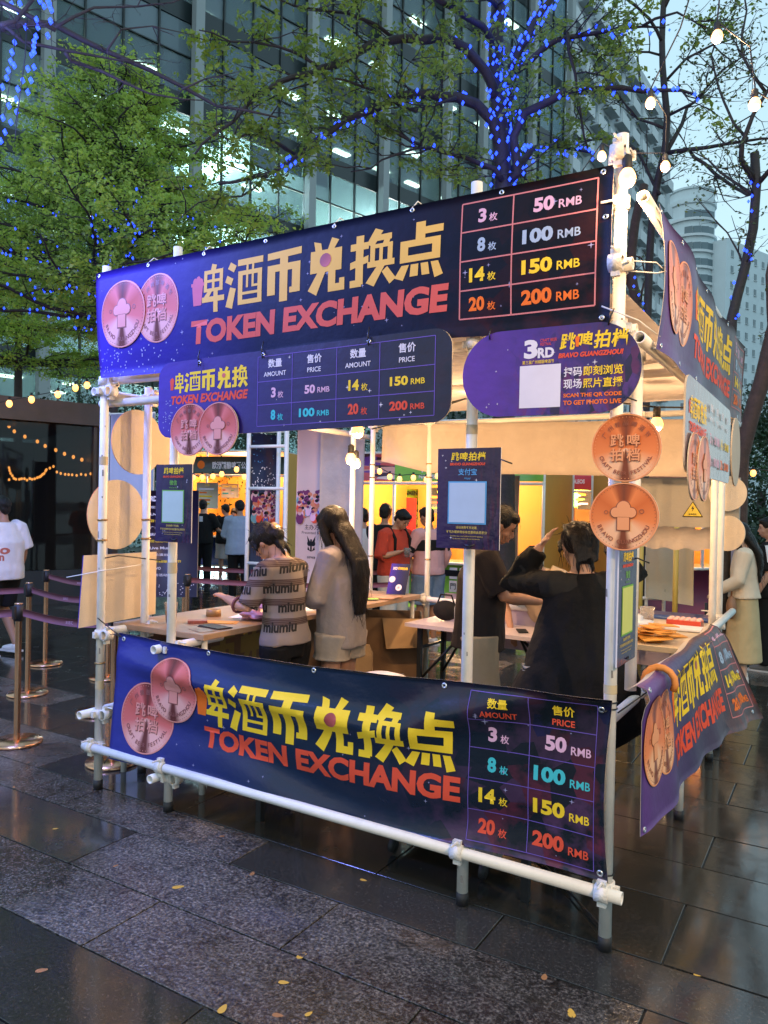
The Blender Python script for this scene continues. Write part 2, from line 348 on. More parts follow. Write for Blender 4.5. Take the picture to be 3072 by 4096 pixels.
# ---------------------------------------------------------------- ground of granite pavers
def stone(name,polished,tone):
    k=NT(name); tc=k.n('TexCoord'); oi=k.n('ObjectInfo'); mp=k.n('Mapping'); g=k.n('NewGeometry')
    pos=g.outputs['Position']
    vor=k.n('TexVoronoi'); vor.inputs['Scale'].default_value=62; k.l(pos,vor.inputs['Vector'])
    big=k.noise(pos,1.3,4,.6); mid=k.noise(pos,4.5,7,.68); fine=k.noise(pos,75,3,.75)
    wet=k.noise(pos,.8,3,.55)
    rnd=k.math('MULTIPLY_ADD',oi.outputs['Random'],.35,.82)
    if polished:
        c=k.ramp(fine,[(.35,(.016,.015,.013)),(.55,(.045,.042,.036)),(.7,(.10,.093,.08))])
        c2=k.mix(mid,c,(.02,.021,.019)); x=k.n('VectorMath',operation='SCALE'); k.l(c2,x.inputs[0]); k.l(rnd,x.inputs['Scale']); k.setc(x.outputs[0])
        r=k.ramp(mid,[(.3,(.05,)*3),(.5,(.12,)*3),(.62,(.26,)*3),(.75,(.42,)*3)]); k.rough(r)
        h=k.math('ADD',k.math('MULTIPLY',fine,.25),k.math('MULTIPLY',mid,.8)); k.bump(h,.22,.003)
        k.b.inputs['Coat Weight'].default_value=.3; k.b.inputs['Coat Roughness'].default_value=.1
    else:
        c=k.ramp(fine,[(.38,(.022,.021,.021)),(.52,(.105,.095,.083)),(.66,(.29,.262,.22))])
        sp=k.ramp(vor.outputs['Distance'],[(.1,(.2,)*3),(.5,(1,)*3)])
        mx=k.n('Mix',data_type='RGBA',blend_type='MULTIPLY'); mx.inputs[0].default_value=.75; k.l(c,mx.inputs[6]); k.l(sp,mx.inputs[7])
        mot=k.ramp(k.math('ADD',k.math('MULTIPLY',mid,.45),k.math('MULTIPLY',k.noise(pos,26,3,.6),.55)),[(.40,(.30,)*3),(.50,(.95,)*3),(.62,(1.35,)*3)]); m2=k.n('Mix',data_type='RGBA',blend_type='MULTIPLY'); m2.inputs[0].default_value=1; k.l(mx.outputs[2],m2.inputs[6]); k.l(mot,m2.inputs[7])
        x=k.n('VectorMath',operation='SCALE'); k.l(m2.outputs[2],x.inputs[0]); k.l(rnd,x.inputs['Scale']); k.setc(x.outputs[0])
        mask=k.ramp(wet,[(.42,(0,)*3),(.56,(1,)*3)]); mk=k.math('MULTIPLY',mask,1.)
        dk=k.n('VectorMath',operation='SCALE'); k.l(x.outputs[0],dk.inputs[0]); k.l(k.math('MULTIPLY_ADD',mk,-.45,1.),dk.inputs['Scale']); k.setc(dk.outputs[0])
        k.rough(k.math('ADD',k.math('MULTIPLY_ADD',mk,-.26,.40),k.math('MULTIPLY',fine,.08)))
        h=k.math('MULTIPLY',k.math('ADD',k.math('MULTIPLY',fine,.8),k.math('MULTIPLY',vor.outputs['Distance'],.8)),k.math('MULTIPLY_ADD',mk,-.55,1.)); k.bump(h,.8,.006)
        k.b.inputs['Coat Weight'].default_value=.3; k.b.inputs['Coat Roughness'].default_value=.15
    return k.m
M_pol=stone('wet_polished_granite',True,1); M_fl=stone('wet_flamed_granite',False,1)
M_joint=mat('joint_grout',(.012,.011,.010),.55,bump=.5,bs=80)
ground=MB(); 
gs=600; ground.add([(-gs,-80,-.012),(gs,-80,-.012),(gs,900,-.012),(-gs,900,-.012)],[(0,1,2,3)])
ground=ground.part('ground',M_joint,kind='structure')
rows=[-3.19,-2.73,-2.31,-1.91,-1.5,-1.09,-.69,-.28,.02,.54,.94]
while rows[-1]<26: rows.append(rows[-1]+(.42 if len(rows)%3 else .52))
tiles=[]
for i in range(len(rows)-1):
    y0,y1=rows[i],rows[i+1]; ph=-1.06 if i%2==(rows.index(-.69)%2) else -1.71
    if -.28<=y0<.02: ph=-1.70
    if y0==.02: ph=.21
    for k in range(-16,12):
        x0=ph+1.275*k; x1=x0+1.275
        fl=(-1.09<=y0<-.5) or (y0<.0 and y0>=-.3 and x1<-1.6) or (y0>=.02 and y0<1.0 and x1<-3.0 and k%2==0)
        if y0==-.69 and x1<-2.3: fl=False
        if -.69<=y0<-.3 and x0>.1: fl=False
        if y0>4.0 and (i*7+k*3)%5==0: fl=True
        if y0<=-2.7: fl=((i+k)%3==0)
        if y0>1.0: 
            if x1<-16 or x0>7: continue
        tiles.append((x0,x1,y0,y1,fl))
def _px(t):
    cx=(t[0]+t[1])/2;cy=(t[2]+t[3])/2; d=Vector((cx,cy,0))-CAM; dep=d.dot(CF)
    if dep<.3: return -1
    sx=abs(d.dot(CR)/dep); 
    if sx>.62: return -1
    return 1/dep
tiles.sort(key=lambda t:-_px(t))
_tm={}
def tile_mesh(w,h,fl):
    k=(round(w,3),round(h,3),fl)
    if k in _tm: return _tm[k]
    mb=MB(); g=.004; b=.0012; x0,x1,y0,y1=g,w-g,g,h-g
    v=[(x0,y0,-.012),(x1,y0,-.012),(x1,y1,-.012),(x0,y1,-.012),(x0,y0,-b),(x1,y0,-b),(x1,y1,-b),(x0,y1,-b),(x0+b,y0+b,0),(x1-b,y0+b,0),(x1-b,y1-b,0),(x0+b,y1-b,0)]
    f=[(8,9,10,11)]+[(i,(i+1)%4,4+(i+1)%4,4+i) for i in range(4)]+[(4+i,4+(i+1)%4,8+(i+1)%4,8+i) for i in range(4)]
    mb.add(v,f); _tm[k]=mb.mesh('paver',M_fl if fl else M_pol); return _tm[k]
rest=MB(); restm=[]
for q,t in enumerate(tiles):
    zj=R.uniform(-.0010,.0006)
    if q<300 and _px(t)>0:
        o=inst('paver',tile_mesh(t[1]-t[0],t[3]-t[2],t[4]),ground,(t[0],t[2],zj)); o.rotation_euler=(R.uniform(-.0008,.0008),R.uniform(-.0004,.0004),0)
    else:
        x0,x1,y0,y1=t[0]+.006,t[1]-.006,t[2]+.006,t[3]-.006
        rest.add([(x0,y0,zj),(x1,y0,zj),(x1,y1,zj),(x0,y1,zj),(x0,y0,-.011),(x1,y0,-.011),(x1,y1,-.011),(x0,y1,-.011)],[(0,1,2,3),(4,5,1,0),(5,6,2,1),(6,7,3,2),(7,4,0,3)],1 if t[4] else 0)
rest.part('pavers_beyond',[M_pol,M_fl],ground,kind='stuff')
far=MB(); far.add([(-gs,26.3,-.003),(gs,26.3,-.003),(gs,900,-.003),(-gs,900,-.003)],[(0,1,2,3)]); far.add([(-gs,-3.2,-.003),(-22.2,-3.2,-.003),(-22.2,26.3,-.003),(-gs,26.3,-.003)],[(0,1,2,3)])
far.add([(15.5,-3.2,-.003),(gs,-3.2,-.003),(gs,26.3,-.003),(15.5,26.3,-.003)],[(0,1,2,3)])
far.part('far_pavement',M_pol,ground)
# ---------------------------------------------------------------- shared materials
M_white=mat('white_painted_steel',(.80,.76,.69),.42,bump=.15,bs=300,var=.07,vs=14,rv=.08)
M_wclamp=mat('white_painted_coupler',(.72,.68,.62),.5,bump=.5,bs=90,var=.14,vs=40)
M_black=mat('black_rubber',(.012,.012,.013),.6)
M_ties=mat('black_nylon_tie',(.008,.008,.008),.4)
M_cream=mat('cream_tarpaulin',(.42,.35,.29),.7,bump=.4,bs=9,bdist=.03,var=.06,vs=5)
M_roof=mat('white_roof_tarpaulin',(.62,.56,.55),.65,bump=.5,bs=5,bdist=.05,var=.05,vs=3)
M_rope=mat('white_rope',(.7,.68,.64),.8)
M_steel=mat('zinc_steel',(.6,.6,.62),.3,metal=1)
M_copper=mat('stanchion_copper',(.62,.33,.20),.22,metal=1,var=.08,vs=20)
M_foam=mat('foam_board_edge',(.60,.50,.38),.8,bump=.3,bs=150,var=.05,vs=12)
M_wood=mat('light_wood_top',(.36,.22,.12),.4,bump=.2,bs=40,var=.15,vs=4)
M_orange=mat('orange_foam_ring',(.70,.25,.05),.6)
# print inks
def ink(n,c,r=.6): return mat('ink_'+n,c,r,var=.04,vs=8,bump=.12,bs=12,coord='Object',spec=.18)
I_y=ink('yellow',(.90,.60,.03)); I_r=ink('red',(.74,.085,.04)); I_o=ink('orange',(.85,.17,.02)); I_p=ink('pink',(.72,.42,.55)); I_w=ink('white',(.74,.68,.72)); I_t=ink('teal',(.06,.50,.52))
I_lb=ink('pale_blue',(.35,.45,.58)); I_ln=ink('pink_line',(.60,.20,.20)); I_pl=ink('purple_line',(.16,.10,.42)); I_cup=ink('cup_pink',(.80,.12,.15)); I_g=ink('green',(.16,.40,.07)); I_blu=ink('sky_blue',(.10,.34,.62)); I_k=ink('black',(.01,.01,.012))
I_gold=ink('gold',(.62,.45,.10)); I_wine=ink('wine',(.16,.05,.09)); I_star=ink('star',(.35,.34,.55))
def banner_mat(name,left,mid,right,blot,bstr=.8,rough=.42,bx=.62):
    k=NT(name); uv=k.n('UVMap'); s=k.n('SeparateXYZ'); k.l(uv.outputs[0],s.inputs[0])
    c=k.ramp(s.outputs[0],[(0,left),(.42,mid),(.9,right)])
    mp=k.n('Mapping'); mp.inputs['Scale'].default_value=(5,1.3,1); k.l(uv.outputs[0],mp.inputs[0])
    v=k.n('TexVoronoi'); v.inputs['Scale'].default_value=5.5; k.l(mp.outputs[0],v.inputs['Vector'])
    nz=k.noise(mp.outputs[0],3,4,.6)
    fx=k.math('MULTIPLY',k.math('SUBTRACT',s.outputs[0],bx),3.2,clamp=True); fy=k.math('SUBTRACT',1.25,s.outputs[1])
    ms=k.math('MULTIPLY',k.math('MULTIPLY',fx,fy),k.ramp(nz,[(.42,(0,)*3),(.56,(1,)*3)]),clamp=True)
    bc=k.ramp(v.outputs['Color'],[(0,(.01,.01,.02)),(.3,blot),(.6,(blot[0]*1.5,blot[1]*.6,blot[2]*.5)),(.85,(blot[0]*.3,blot[1]*.5,blot[2]*1.3))],'CONSTANT')
    c=k.mix(k.math('MULTIPLY',ms,bstr),c,bc)
    fl=k.noise(uv.outputs[0],9,3,.5); c2=k.n('VectorMath',operation='SCALE'); k.l(c,c2.inputs[0]); k.l(k.math('MULTIPLY_ADD',fl,.5,.75),c2.inputs['Scale']); k.setc(c2.outputs[0])
    k.rough(rough); tc=k.n('TexCoord'); k.bump(k.noise(tc.outputs['Object'],7,4,.6),.22,.02)
    k.b.inputs['Specular IOR Level'].default_value=.16 if rough>.3 else .4
    return k.m
M_bnA=banner_mat('banner_top_print',(.04,.018,.36),(.005,.010,.045),(.002,.003,.005),(.06,.015,.022),.3,.55)  # ground fade mixes printed colour with blue light falling from the left
M_bnB=banner_mat('banner_low_print',(.024,.030,.26),(.005,.018,.050),(.003,.007,.012),(.085,.035,.09),.75,.27,.6)  # blue left end takes in the blue light along with the print
M_bnC=banner_mat('banner_side_print',(.10,.04,.20),(.045,.035,.09),(.06,.045,.05),(.14,.07,.06),.6,.4)
M_brd=banner_mat('price_board_print',(.05,.018,.30),(.018,.012,.11),(.007,.008,.028),(.03,.02,.05),.5,.3,.8)
M_pill=banner_mat('photo_board_print',(.10,.025,.30),(.06,.02,.22),(.02,.015,.07),(.09,.03,.18),.8,.25,.2)
M_pay=banner_mat('pay_poster_print',(.028,.014,.075),(.018,.010,.05),(.012,.008,.035),(.05,.02,.06),.6,.22,.3)
M_back=mat('banner_reverse',(.55,.46,.38),.7,bump=.3,bs=9,bdist=.03)
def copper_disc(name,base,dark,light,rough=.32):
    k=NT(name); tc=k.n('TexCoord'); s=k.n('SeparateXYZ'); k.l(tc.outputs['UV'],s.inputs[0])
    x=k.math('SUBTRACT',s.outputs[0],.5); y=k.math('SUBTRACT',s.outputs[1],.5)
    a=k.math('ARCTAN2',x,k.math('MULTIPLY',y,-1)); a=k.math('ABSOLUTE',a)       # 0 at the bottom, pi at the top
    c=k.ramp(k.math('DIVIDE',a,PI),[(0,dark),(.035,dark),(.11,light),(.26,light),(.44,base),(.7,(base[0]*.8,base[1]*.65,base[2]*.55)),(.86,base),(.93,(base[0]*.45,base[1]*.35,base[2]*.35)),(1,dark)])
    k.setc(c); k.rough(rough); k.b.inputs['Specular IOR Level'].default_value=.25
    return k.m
M_coin=copper_disc('copper_coin_print',(.78,.22,.06),(.20,.05,.02),(.86,.46,.24)); M_coinp=copper_disc('pink_coin_print',(.70,.17,.16),(.14,.035,.035),(.82,.42,.38))  # pinkish disc is the same copper with the blue light put in
M_relief=mat('coin_relief',(.80,.32,.13),.4,spec=.3); M_rdark=mat('coin_engraving',(.30,.08,.03),.5); M_reliefp=mat('coin_relief_pink',(.76,.30,.26),.4,spec=.3); M_rdarkp=mat('coin_engraving_pink',(.28,.09,.09),.45)  # pinkish relief and engraving carry the same blue light tint
def coin_print(pr,cx,cy,r,kind,pink=False,lay=1,ry=None,disc=False):
    ry=ry or r; rel,dk=(M_reliefp,M_rdarkp) if pink else (M_relief,M_rdark); sc=lambda g:([(cx+x*r,cy+y*ry) for x,y in g[0]],g[1])
    if disc:
        k=40; pr.shape(([(cx+r*math.cos(2*PI*i/k),cy+ry*math.sin(2*PI*i/k)) for i in range(k)],[tuple(range(k))]),M_coinp if pink else M_coin,lay,(cx-r,cx+r,cy-ry,cy+ry))
    def ring(r0,r1,mt,l,n=40): 
        vs=[(q*math.cos(2*PI*i/n),q*math.sin(2*PI*i/n)) for q in(r0,r1) for i in range(n)]; pr.shape(sc((vs,[(i,(i+1)%n,n+(i+1)%n,n+i) for i in range(n)])),mt,l)
    ring(.955,.99,rel,lay+1)
    for i in range(56):
        q=2*PI*i/56
        if r>.1 or i%2: pr.shape(sc((circ(.9*math.cos(q),.9*math.sin(q),.014,6),[tuple(range(6))])),dk if kind else rel,lay+1)
    def arc(s,a0,a1,rad,h,mt,top=False):
        for i,ch in enumerate(s):
            if ch==' ': continue
            a=a0+(a1-a0)*i/max(1,len(s)-1); vs,fs=txt(ch,.025); x0=min(v[0] for v in vs);x1=max(v[0] for v in vs)
            vs=[((x-(x0+x1)/2)*h*1.3,y*h*1.3-(0 if top else 0)) for x,y in vs]; p=math.radians(a); ca,sa=math.cos(p),math.sin(p); rr=rad
            cx2,cy2=rr*math.sin(p),-rr*math.cos(p)
            if top: pr.shape(sc(([(-rr*sa*-1*1+x*ca+y*sa, rr*ca+(-x*sa+y*ca)) for x,y in vs],fs)),mt,lay+1)
            else: pr.shape(sc(([(cx2+x*ca-y*sa,cy2+x*sa+y*ca) for x,y in vs],fs)),mt,lay+1)
    if kind==0:   # the side with the four characters
        for s,x,y in (('跳',-.25,.22),('啤',.22,.22),('拍',-.25,-.2),('档',.22,-.2)):
            pr.tc(s,cx+x*r,cy+y*ry,.38*ry,rel,.045,lay+2); pr.tc(s,cx+(x+.02)*r,cy+(y-.025)*ry,.38*ry,dk,.045,lay+1)
        arc('广州精酿啤酒节',-58,58,.66,.13,dk,True); arc('CRAFT BEER FESTIVAL',-68,68,.80,.12,dk)
    else:
        arc('BRAVO GUANGZHOU',-66,66,.80,.13,dk)
        for x,y,q in ((-.5,.12,.06),(.52,.16,.07)):
            n=16; vs=[(x+w_*math.cos(2*PI*i/n),y+w_*math.sin(2*PI*i/n)) for w_ in(q*.7,q) for i in range(n)]; pr.shape(sc((vs,[(i,(i+1)%n,n+(i+1)%n,n+i) for i in range(n)])),dk,lay+1)
        for g,l,mt in ((rc(-.2,.2,-.42,-.02),2,dk),(rc(-.17,.17,-.39,-.02),3,rel)): pr.shape(sc((g,[(0,1,2,3)])),mt,lay+l-1)   # plain engraved glass of beer with foam
        pr.shape(sc(upoly([circ(-.22,.12,.17,16),circ(0,.26,.22,18),circ(.22,.12,.17,16),rc(-.3,.3,-.03,.14)])),dk,lay+1)
        pr.shape(sc(upoly([circ(-.22,.12,.145,16),circ(0,.26,.195,18),circ(.22,.12,.145,16),rc(-.28,.28,-.01,.14)])),rel,lay+2)
def table_rows(pr,xs,ys,mt,wd):
    for x in xs: pr.line(x,ys[0],x,ys[-1],wd,mt,1.2)
    for y in ys: pr.line(xs[0],y,xs[-1],y,wd,mt,1)
PRICES=[('3','50',I_p),('8','100',I_lb),('14','150',I_y),('20','200',I_o)]
def stars(pr,W,H,n,seed,mt=None,rmax=.012):
    q=random.Random(seed)
    for i in range(n): pr.star(q.uniform(.02,W-.02),q.uniform(.02,H-.02),q.uniform(.2,1)**2*rmax+.003,mt or I_star,.8)
def eyelets(parent,Q,pts,r=.011):
    mb=MB()
    for x,y in pts:
        p,n=Q(x,y); mb.lathe([(r*.45,.001),(r*.5,.003),(r*.9,.003),(r,.0005)],p,12,0,True,n)
    return mb
def tie(mb,c,r,th=.003,axis='z',tail=None):
    c=Vector(c); ax={'x':(V(0,1,0),V(0,0,1)),'y':(V(1,0,0),V(0,0,1)),'z':(V(1,0,0),V(0,1,0))}[axis]
    mb.tube([c+ax[0]*(r*math.cos(2*PI*i/14))+ax[1]*(r*math.sin(2*PI*i/14)) for i in range(15)],th,5,cap=False)
    if tail: mb.tube([c,c+Vector(tail)*.5+V(0,0,.004),c+Vector(tail)],[th,th*.9,th*.6],5)
# ---------------------------------------------------------------- the stall frame
frame=thing('scaffold_frame','white tube scaffold frame of the token exchange stall, standing on wet granite','stall frame',(-1.5,1.5,0))
PR=.0245
_pm={}
def post(x,y,z0,z1):
    mb=MB(); mb.pipe((0,0,z0+.05),(0,0,z1),PR,0); me=mb.mesh('post',M_white); po=inst('post',me,frame,(x,y,0))
    if z0<.01: 
        if 'f' not in _pm: _pm['f']=MB().lathe([(0,0),(.027,0),(.027,.055),(PR*.9,.055)],n=16).mesh('foot_cap',M_black)
        fc=inst('foot_cap',_pm['f'],None,(0,0,0)); fc.parent=po
for x,y,z0,z1 in [(-3,0,0,3.10),(-2.41,0,0,3.12),(-.613,0,0,3.11),(0,0,0,3.17),(0,.33,.9,2.45),(-3,.33,0,2.43),(-3,2.67,0,3.1),(-3,3,0,3.1),(-2.4,3,0,3.05),(-.6,3,0,3.05),(0,2.67,0,3.05),(0,3,0,3.1),(0.01,1.49,0,.5)]: post(x,y,z0,z1)
def rail(p,q,r=PR,name='rail'): mb=MB(); mb.pipe(p,q,r,0); mb.part(name,M_white,frame)
for p,q in [((-3.06,-.055,.262),(.075,-.055,.243)),((-3.05,.05,2.43),(.06,.05,2.42)),((-3.02,.05,2.98),(-.03,.05,2.98)),((-.55,-.02,2.66),(.055,-.02,2.66)),
    ((.085,-.02,2.375),(.085,3.1,2.36)),((.09,-.03,2.905),(.09,3.08,2.88)),((.085,.25,.985),(.085,3.05,1.0)),((-3.06,-.03,2.36),(-3.06,3.06,2.36)),((-3.055,.03,.92),(-3.055,3.0,.92)),
    ((-2.46,-.08,.90),(-2.46,.45,.90)),((-2.46,-.09,.19),(-2.46,.6,.19)),((-3.05,-.1,.45),(-3.05,.5,.45)),((-3.05,3.05,2.46),(.06,3.05,2.46)),((-3.05,3.05,3.0),(.06,3.05,3.0)),
    ((-3.04,2.95,.9),(.05,2.95,.9)),((-.09,.25,.80),(-.09,2.9,.80)),((-3.0,1.5,2.50),(0,1.5,2.50)),((-1.5,.02,2.52),(-1.5,3.02,2.52)),((-3.1,.06,2.30),(-2.3,.06,2.30))]: rail(p,q)
def clamp_mesh():
    mb=MB(); mb.lathe([(PR*1.02,-.026),(.034,-.026),(.034,.026),(PR*1.02,.026)],n=16)
    mb.lathe([(PR*1.02,-.026),(.034,-.026),(.034,.026),(PR*1.02,.026)],(0,-.055,0),16,0,True,(1,0,0))
    mb.box((0,-.03,0),(.05,.02,.046)); mb.box((.040,-.004,0),(.024,.022,.03)); mb.box((-.040,0,0),(.02,.02,.036)); mb.box((.0,-.06,.040),(.036,.022,.024)); mb.box((0,-.055,-.04),(.034,.02,.022))
    for c,a in (((.046,-.02,0),(0,1,0)),((0,-.075,.044),(0,1,0))):
        mb.lathe([(0,.016),(.0085,.016),(.0085,0),(.005,0),(.005,-.045),(0,-.045)],c,6,0,False,a); 
    return mb.mesh('coupler',M_wclamp)
_pm['c']=clamp_mesh()
def coupler(x,y,z,rz=0,rx=0): inst('coupler',_pm['c'],frame,(x,y,z),(rx,0,rz))
for c in [(0,0,.243,0),(-.613,0,.247,0),(-2.41,0,.258,0),(-3,0,.262,0),(-3,0,.45,PI/2),(-3,0,.92,PI/2),(-3,0,2.36,PI/2),(0,0,2.375,-PI/2),(0,0,2.905,-PI/2),(0,0,3.08,0),(0,0,2.66,0),(-.613,0,2.42,PI),(0,0,2.42,PI),(-2.41,0,2.42,PI),(-3,0,2.42,PI),
    (-2.41,0,.90,PI/2),(-2.41,0,.19,PI/2),(-3,0,2.98,PI),(-2.41,0,2.98,PI),(-.613,0,2.98,PI),(0,.33,2.375,-PI/2),(-3,.33,2.36,PI/2),(-3,.33,.92,PI/2),(-3,2.67,2.36,PI/2),(-3,2.67,.92,PI/2),(-3,3,2.46,PI),(-2.4,3,2.46,PI),(-.6,3,2.46,PI),(0,3,2.46,PI),
    (0,2.67,2.36,-PI/2),(0,3,.95,-PI/2),(0,3,2.88,-PI/2),(0,1.49,.4,-PI/2),(-.09,2.9,.80,0),(-3,3,.9,0),(-2.4,3,.9,0)]: coupler(*c)
mb=MB()
for z in (1.98,1.25,2.1):
    for x,y in ((-3,3),(-2.4,3),(-3,0),(-3,.33)): tie(mb,(x,y,z if y>1 else z-.5),.0265,.006)
mb.part('hose_clip',mat('brass_hose_clip',(.45,.28,.12),.35,metal=1),frame,kind='stuff')
# roof tarpaulin, wavy white cloth under the tubes
def roofP(x,y):
    X=-3.02+x; Y=.0+y; sag=.035*math.sin(x*2.1)*math.sin(y*2.1)-.05*math.sin(PI*y/3.05)*math.sin(PI*x/3.04)
    return V(X,Y,2.56+sag),V(0,0,-1)
roof=thing('roof_tarpaulin','white plastic tarpaulin stretched under the stall roof tubes','tarpaulin',(-1.5,1.5,2.55))
sheet(roof,'cloth',lambda x,y:(roofP(x,3.05-y)[0],V(0,0,-1)),3.04,3.05,30,30,[M_roof,M_roof])
# fabric hung along the back of the stall
def backP(x,y):
    return V(-2.9+x,2.995+.012*math.sin(x*7)+.01*math.sin(x*17+y*3),2.03+y-.02*x+(.10*max(0,1-x/.5))*(1-y/.43)),V(0,-1,0)
bk=thing('back_banner','long beige cloth band hung between the rear posts of the stall','banner',(-1.5,3,2.0)); sheet(bk,'cloth',backP,2.86,.43,50,6,[M_cream,M_cream],.003)
# ---------------------------------------------------------------- top front banner
W1,H1=3.01,.612
def topP(x,y):
    z=2.438+y; X=-3.032+x; b=.006*math.sin(x*3.3+1)+.010*math.sin(x*1.7)*(y/H1)+.006*math.sin(x*9+y*5)*max(0,1-y/.3)
    z-=.012*max(0,1-y/.15)*math.sin(x*2.3+.6); 
    if x<.15: X+=.06*(1-y/H1)*(1-x/.15)
    return V(X,-.045-b-.012*math.sin(PI*y/H1),z),V(0,-1,0)
Q1=gridP(topP,W1,H1,60,12)
tb=thing('token_exchange_banner','upper front banner with fat yellow characters and a ruled price table, above the counter opening','banner',(-1.5,-.05,2.44))
sheet(tb,'cloth',topP,W1,H1,60,12,[M_bnA,M_back])
pr=Print()
token_line(pr,.79,2.285,.277,.532,ink('dusky_yellow',(.80,.47,.10)),ink('dusky_pink',(.60,.14,.20)),M_coinp)
pr.t('TOKEN EXCHANGE',.785,2.315,.118,.243,ink('brick_red',(.68,.11,.08)),.05,shx=.08)
xs=[2.375,2.605,2.952];ys=[.077,.198,.322,.447,.571]
table_rows(pr,xs,ys,I_ln,.006)
for i,(a,b,mt) in enumerate(PRICES):
    cy=(ys[3-i]+ys[4-i])/2; pr.t(a,2.485-.034*len(a),2.487,cy-.030,cy+.030,mt,.04); pr.tc('枚',2.518,cy-.014,.036,mt,.03)
    pr.t(b,2.778-.043*len(b),2.778,cy-.030,cy+.030,mt,.045); pr.t('RMB',2.797,2.89,cy-.029,cy+.006,mt,.05)
coin_print(pr,.535,.345,.165,0,True,1,.192,True); coin_print(pr,.255,.342,.192,1,True,4,.192,True)
stars(pr,W1,H1,60,3)
q=random.Random(5)
for i in range(70):
    x=q.uniform(.02,.7)*q.random()**.3; pr.shape((circ(x,q.uniform(.01,.16),.0045,6),[tuple(range(6))]),I_star,.7)
pr.build(tb,Q1,W1,H1,(60,12))
eyelets(tb,Q1,[(.03+i*.42,H1-.02) for i in range(8)]+[(2.98,.03),(2.985,.41),(.75,.02),(1.36,.02),(1.75,.02)]).part('eyelets',M_steel,tb,kind='stuff')
mb=MB()
for x,y in ((.03,.58),(.45,.6),(.87,.6),(1.71,.6),(2.13,.6),(2.97,.58),(2.98,.03)):
    p,n=Q1(x,y); mb.tube([p+n*.004,p+V(.01,.03,.04),p+V(.02,.09,.03)],.0028,5)
mb.part('ropes',M_rope,tb,kind='stuff')
# ---------------------------------------------------------------- wide price board with a pair of coins
pb=thing('price_board','dark blue rounded price board with two overlapping coin discs at its lower left','sign board',(-1.55,-.09,2.05))
WB,HB=1.77,.405; Pb=lambda x,y:(V(-2.448+x,-.085+.01*(x/WB),2.06+y+.012*x),V(.0,-1,.0))
sheet(pb,'board',Pb,WB,HB,1,1,[M_brd,M_foam],.008,rrect(WB,HB,.085))
pr=Print(); token_line(pr,.085,.63,.235,.345,I_y,I_r,M_coinp,False); pr.t('TOKEN EXCHANGE',.09,.63,.175,.222,I_r,.045,shx=.18)
xs=[.70,.915,1.175,1.41,1.69]; ys=[.03,.135,.25,.375]; table_rows(pr,xs,ys,I_pl,.0035)
for i,(h,e) in enumerate((('数量','AMOUNT'),('售价','PRICE'),('数量','AMOUNT'),('售价','PRICE'))):
    cx=(xs[i]+xs[i+1])/2; pr.tc(h,cx,.337,.043,I_w,.05); pr.tc(e,cx,.285,.023,I_w,.012)
for c,r,k,mt in ((0,1,0,I_p),(0,0,1,I_t),(2,1,2,I_y),(2,0,3,I_r)):
    a,b,_=PRICES[k]; cx=(xs[c]+xs[c+1])/2; cy=(ys[r]+ys[r+1])/2
    pr.t(a,cx+.008-.029*len(a),cx+.008,cy-.025,cy+.025,mt,.04); pr.tc('枚',cx+.038,cy-.012,.034,mt,.02)
    cx=(xs[c+1]+xs[c+2])/2; pr.t(b,cx+.008-.031*len(b),cx+.008,cy-.021,cy+.021,mt,.04); pr.t('RMB',cx+.022,cx+.092,cy-.020,cy+.006,mt,.04)
stars(pr,WB,HB,14,9,I_w,.013)
for i in range(40): pr.shape((circ(q.uniform(.02,.2)*q.random()**.3+.02,q.uniform(.04,.2),.0035,6),[tuple(range(6))]),I_star,.7)
pr.build(pb,Pb,WB,HB)
def disc(parent,P,cx,cy,r,kind,pink,name='coin_disc',ry=None):
    k=44; PP=lambda x,y:P(cx-r+x,cy-r+y)
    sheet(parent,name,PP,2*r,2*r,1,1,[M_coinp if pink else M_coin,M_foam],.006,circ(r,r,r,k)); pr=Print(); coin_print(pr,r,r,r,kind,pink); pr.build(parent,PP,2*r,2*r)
fwd=lambda P,e:(lambda x,y:(P(x,y)[0]+P(x,y)[1]*e,P(x,y)[1]))
disc(pb,fwd(Pb,.010),.245,.035,.138,0,True); disc(pb,fwd(Pb,.018),.455,.03,.136,1,True)
eyelets(pb,Pb,[(.3,.385),(.73,.385),(1.35,.385)]).part('eyelets',M_steel,pb,kind='stuff')
mb=MB()
for x in(.3,.73,1.35): p,n=Pb(x,.39); mb.tube([p+n*.006+V(0,0,-.02),p+n*.012+V(0,0,.02),p+V(0,0,.06)],.003,6); mb.tube([p+V(0,0,.02),p+n*.02+V(.01,0,-.0),p+n*.02+V(.012,0,-.03)],.002,5)
mb.part('zip_ties',M_ties,pb,kind='stuff')
# ---------------------------------------------------------------- pill shaped photo board
pl=thing('photo_live_board','purple pill shaped board inviting to scan for the live photos, right of the price board','sign board',(-.24,-.12,2.08))
WP,HP=.725,.345; Pp=lambda x,y:(V(-.607+x,-.115,2.088+y-.012*x),V(0,-1,0))
sheet(pl,'board',Pp,WP,HP,1,1,[M_pill,M_foam],.008,rrect(WP,HP,.17,14))
pr=Print()
pr.t('3',.268,.325,.225,.300,I_w,.05); pr.t('RD',.325,.392,.225,.265,I_w,.045); pr.t('CRAFT BEER',.335,.402,.288,.300,I_r,.0); pr.t('FESTIVAL',.335,.380,.273,.285,I_r,.0)
pr.t('第三届广州精酿啤酒节',.262,.392,.203,.218,I_y,.01)
for i,s in enumerate('跳啤拍档'): pr.t(s,.412+.066*i,.472+.066*i,.247,.314,I_y,.055,shx=.12)
pr.fit(cup2d(),(.474,.492,.258,.300),I_o,2)
pr.t('BRAVO GUANGZHOU!',.408,.655,.218,.238,I_r,.05,shx=.2)
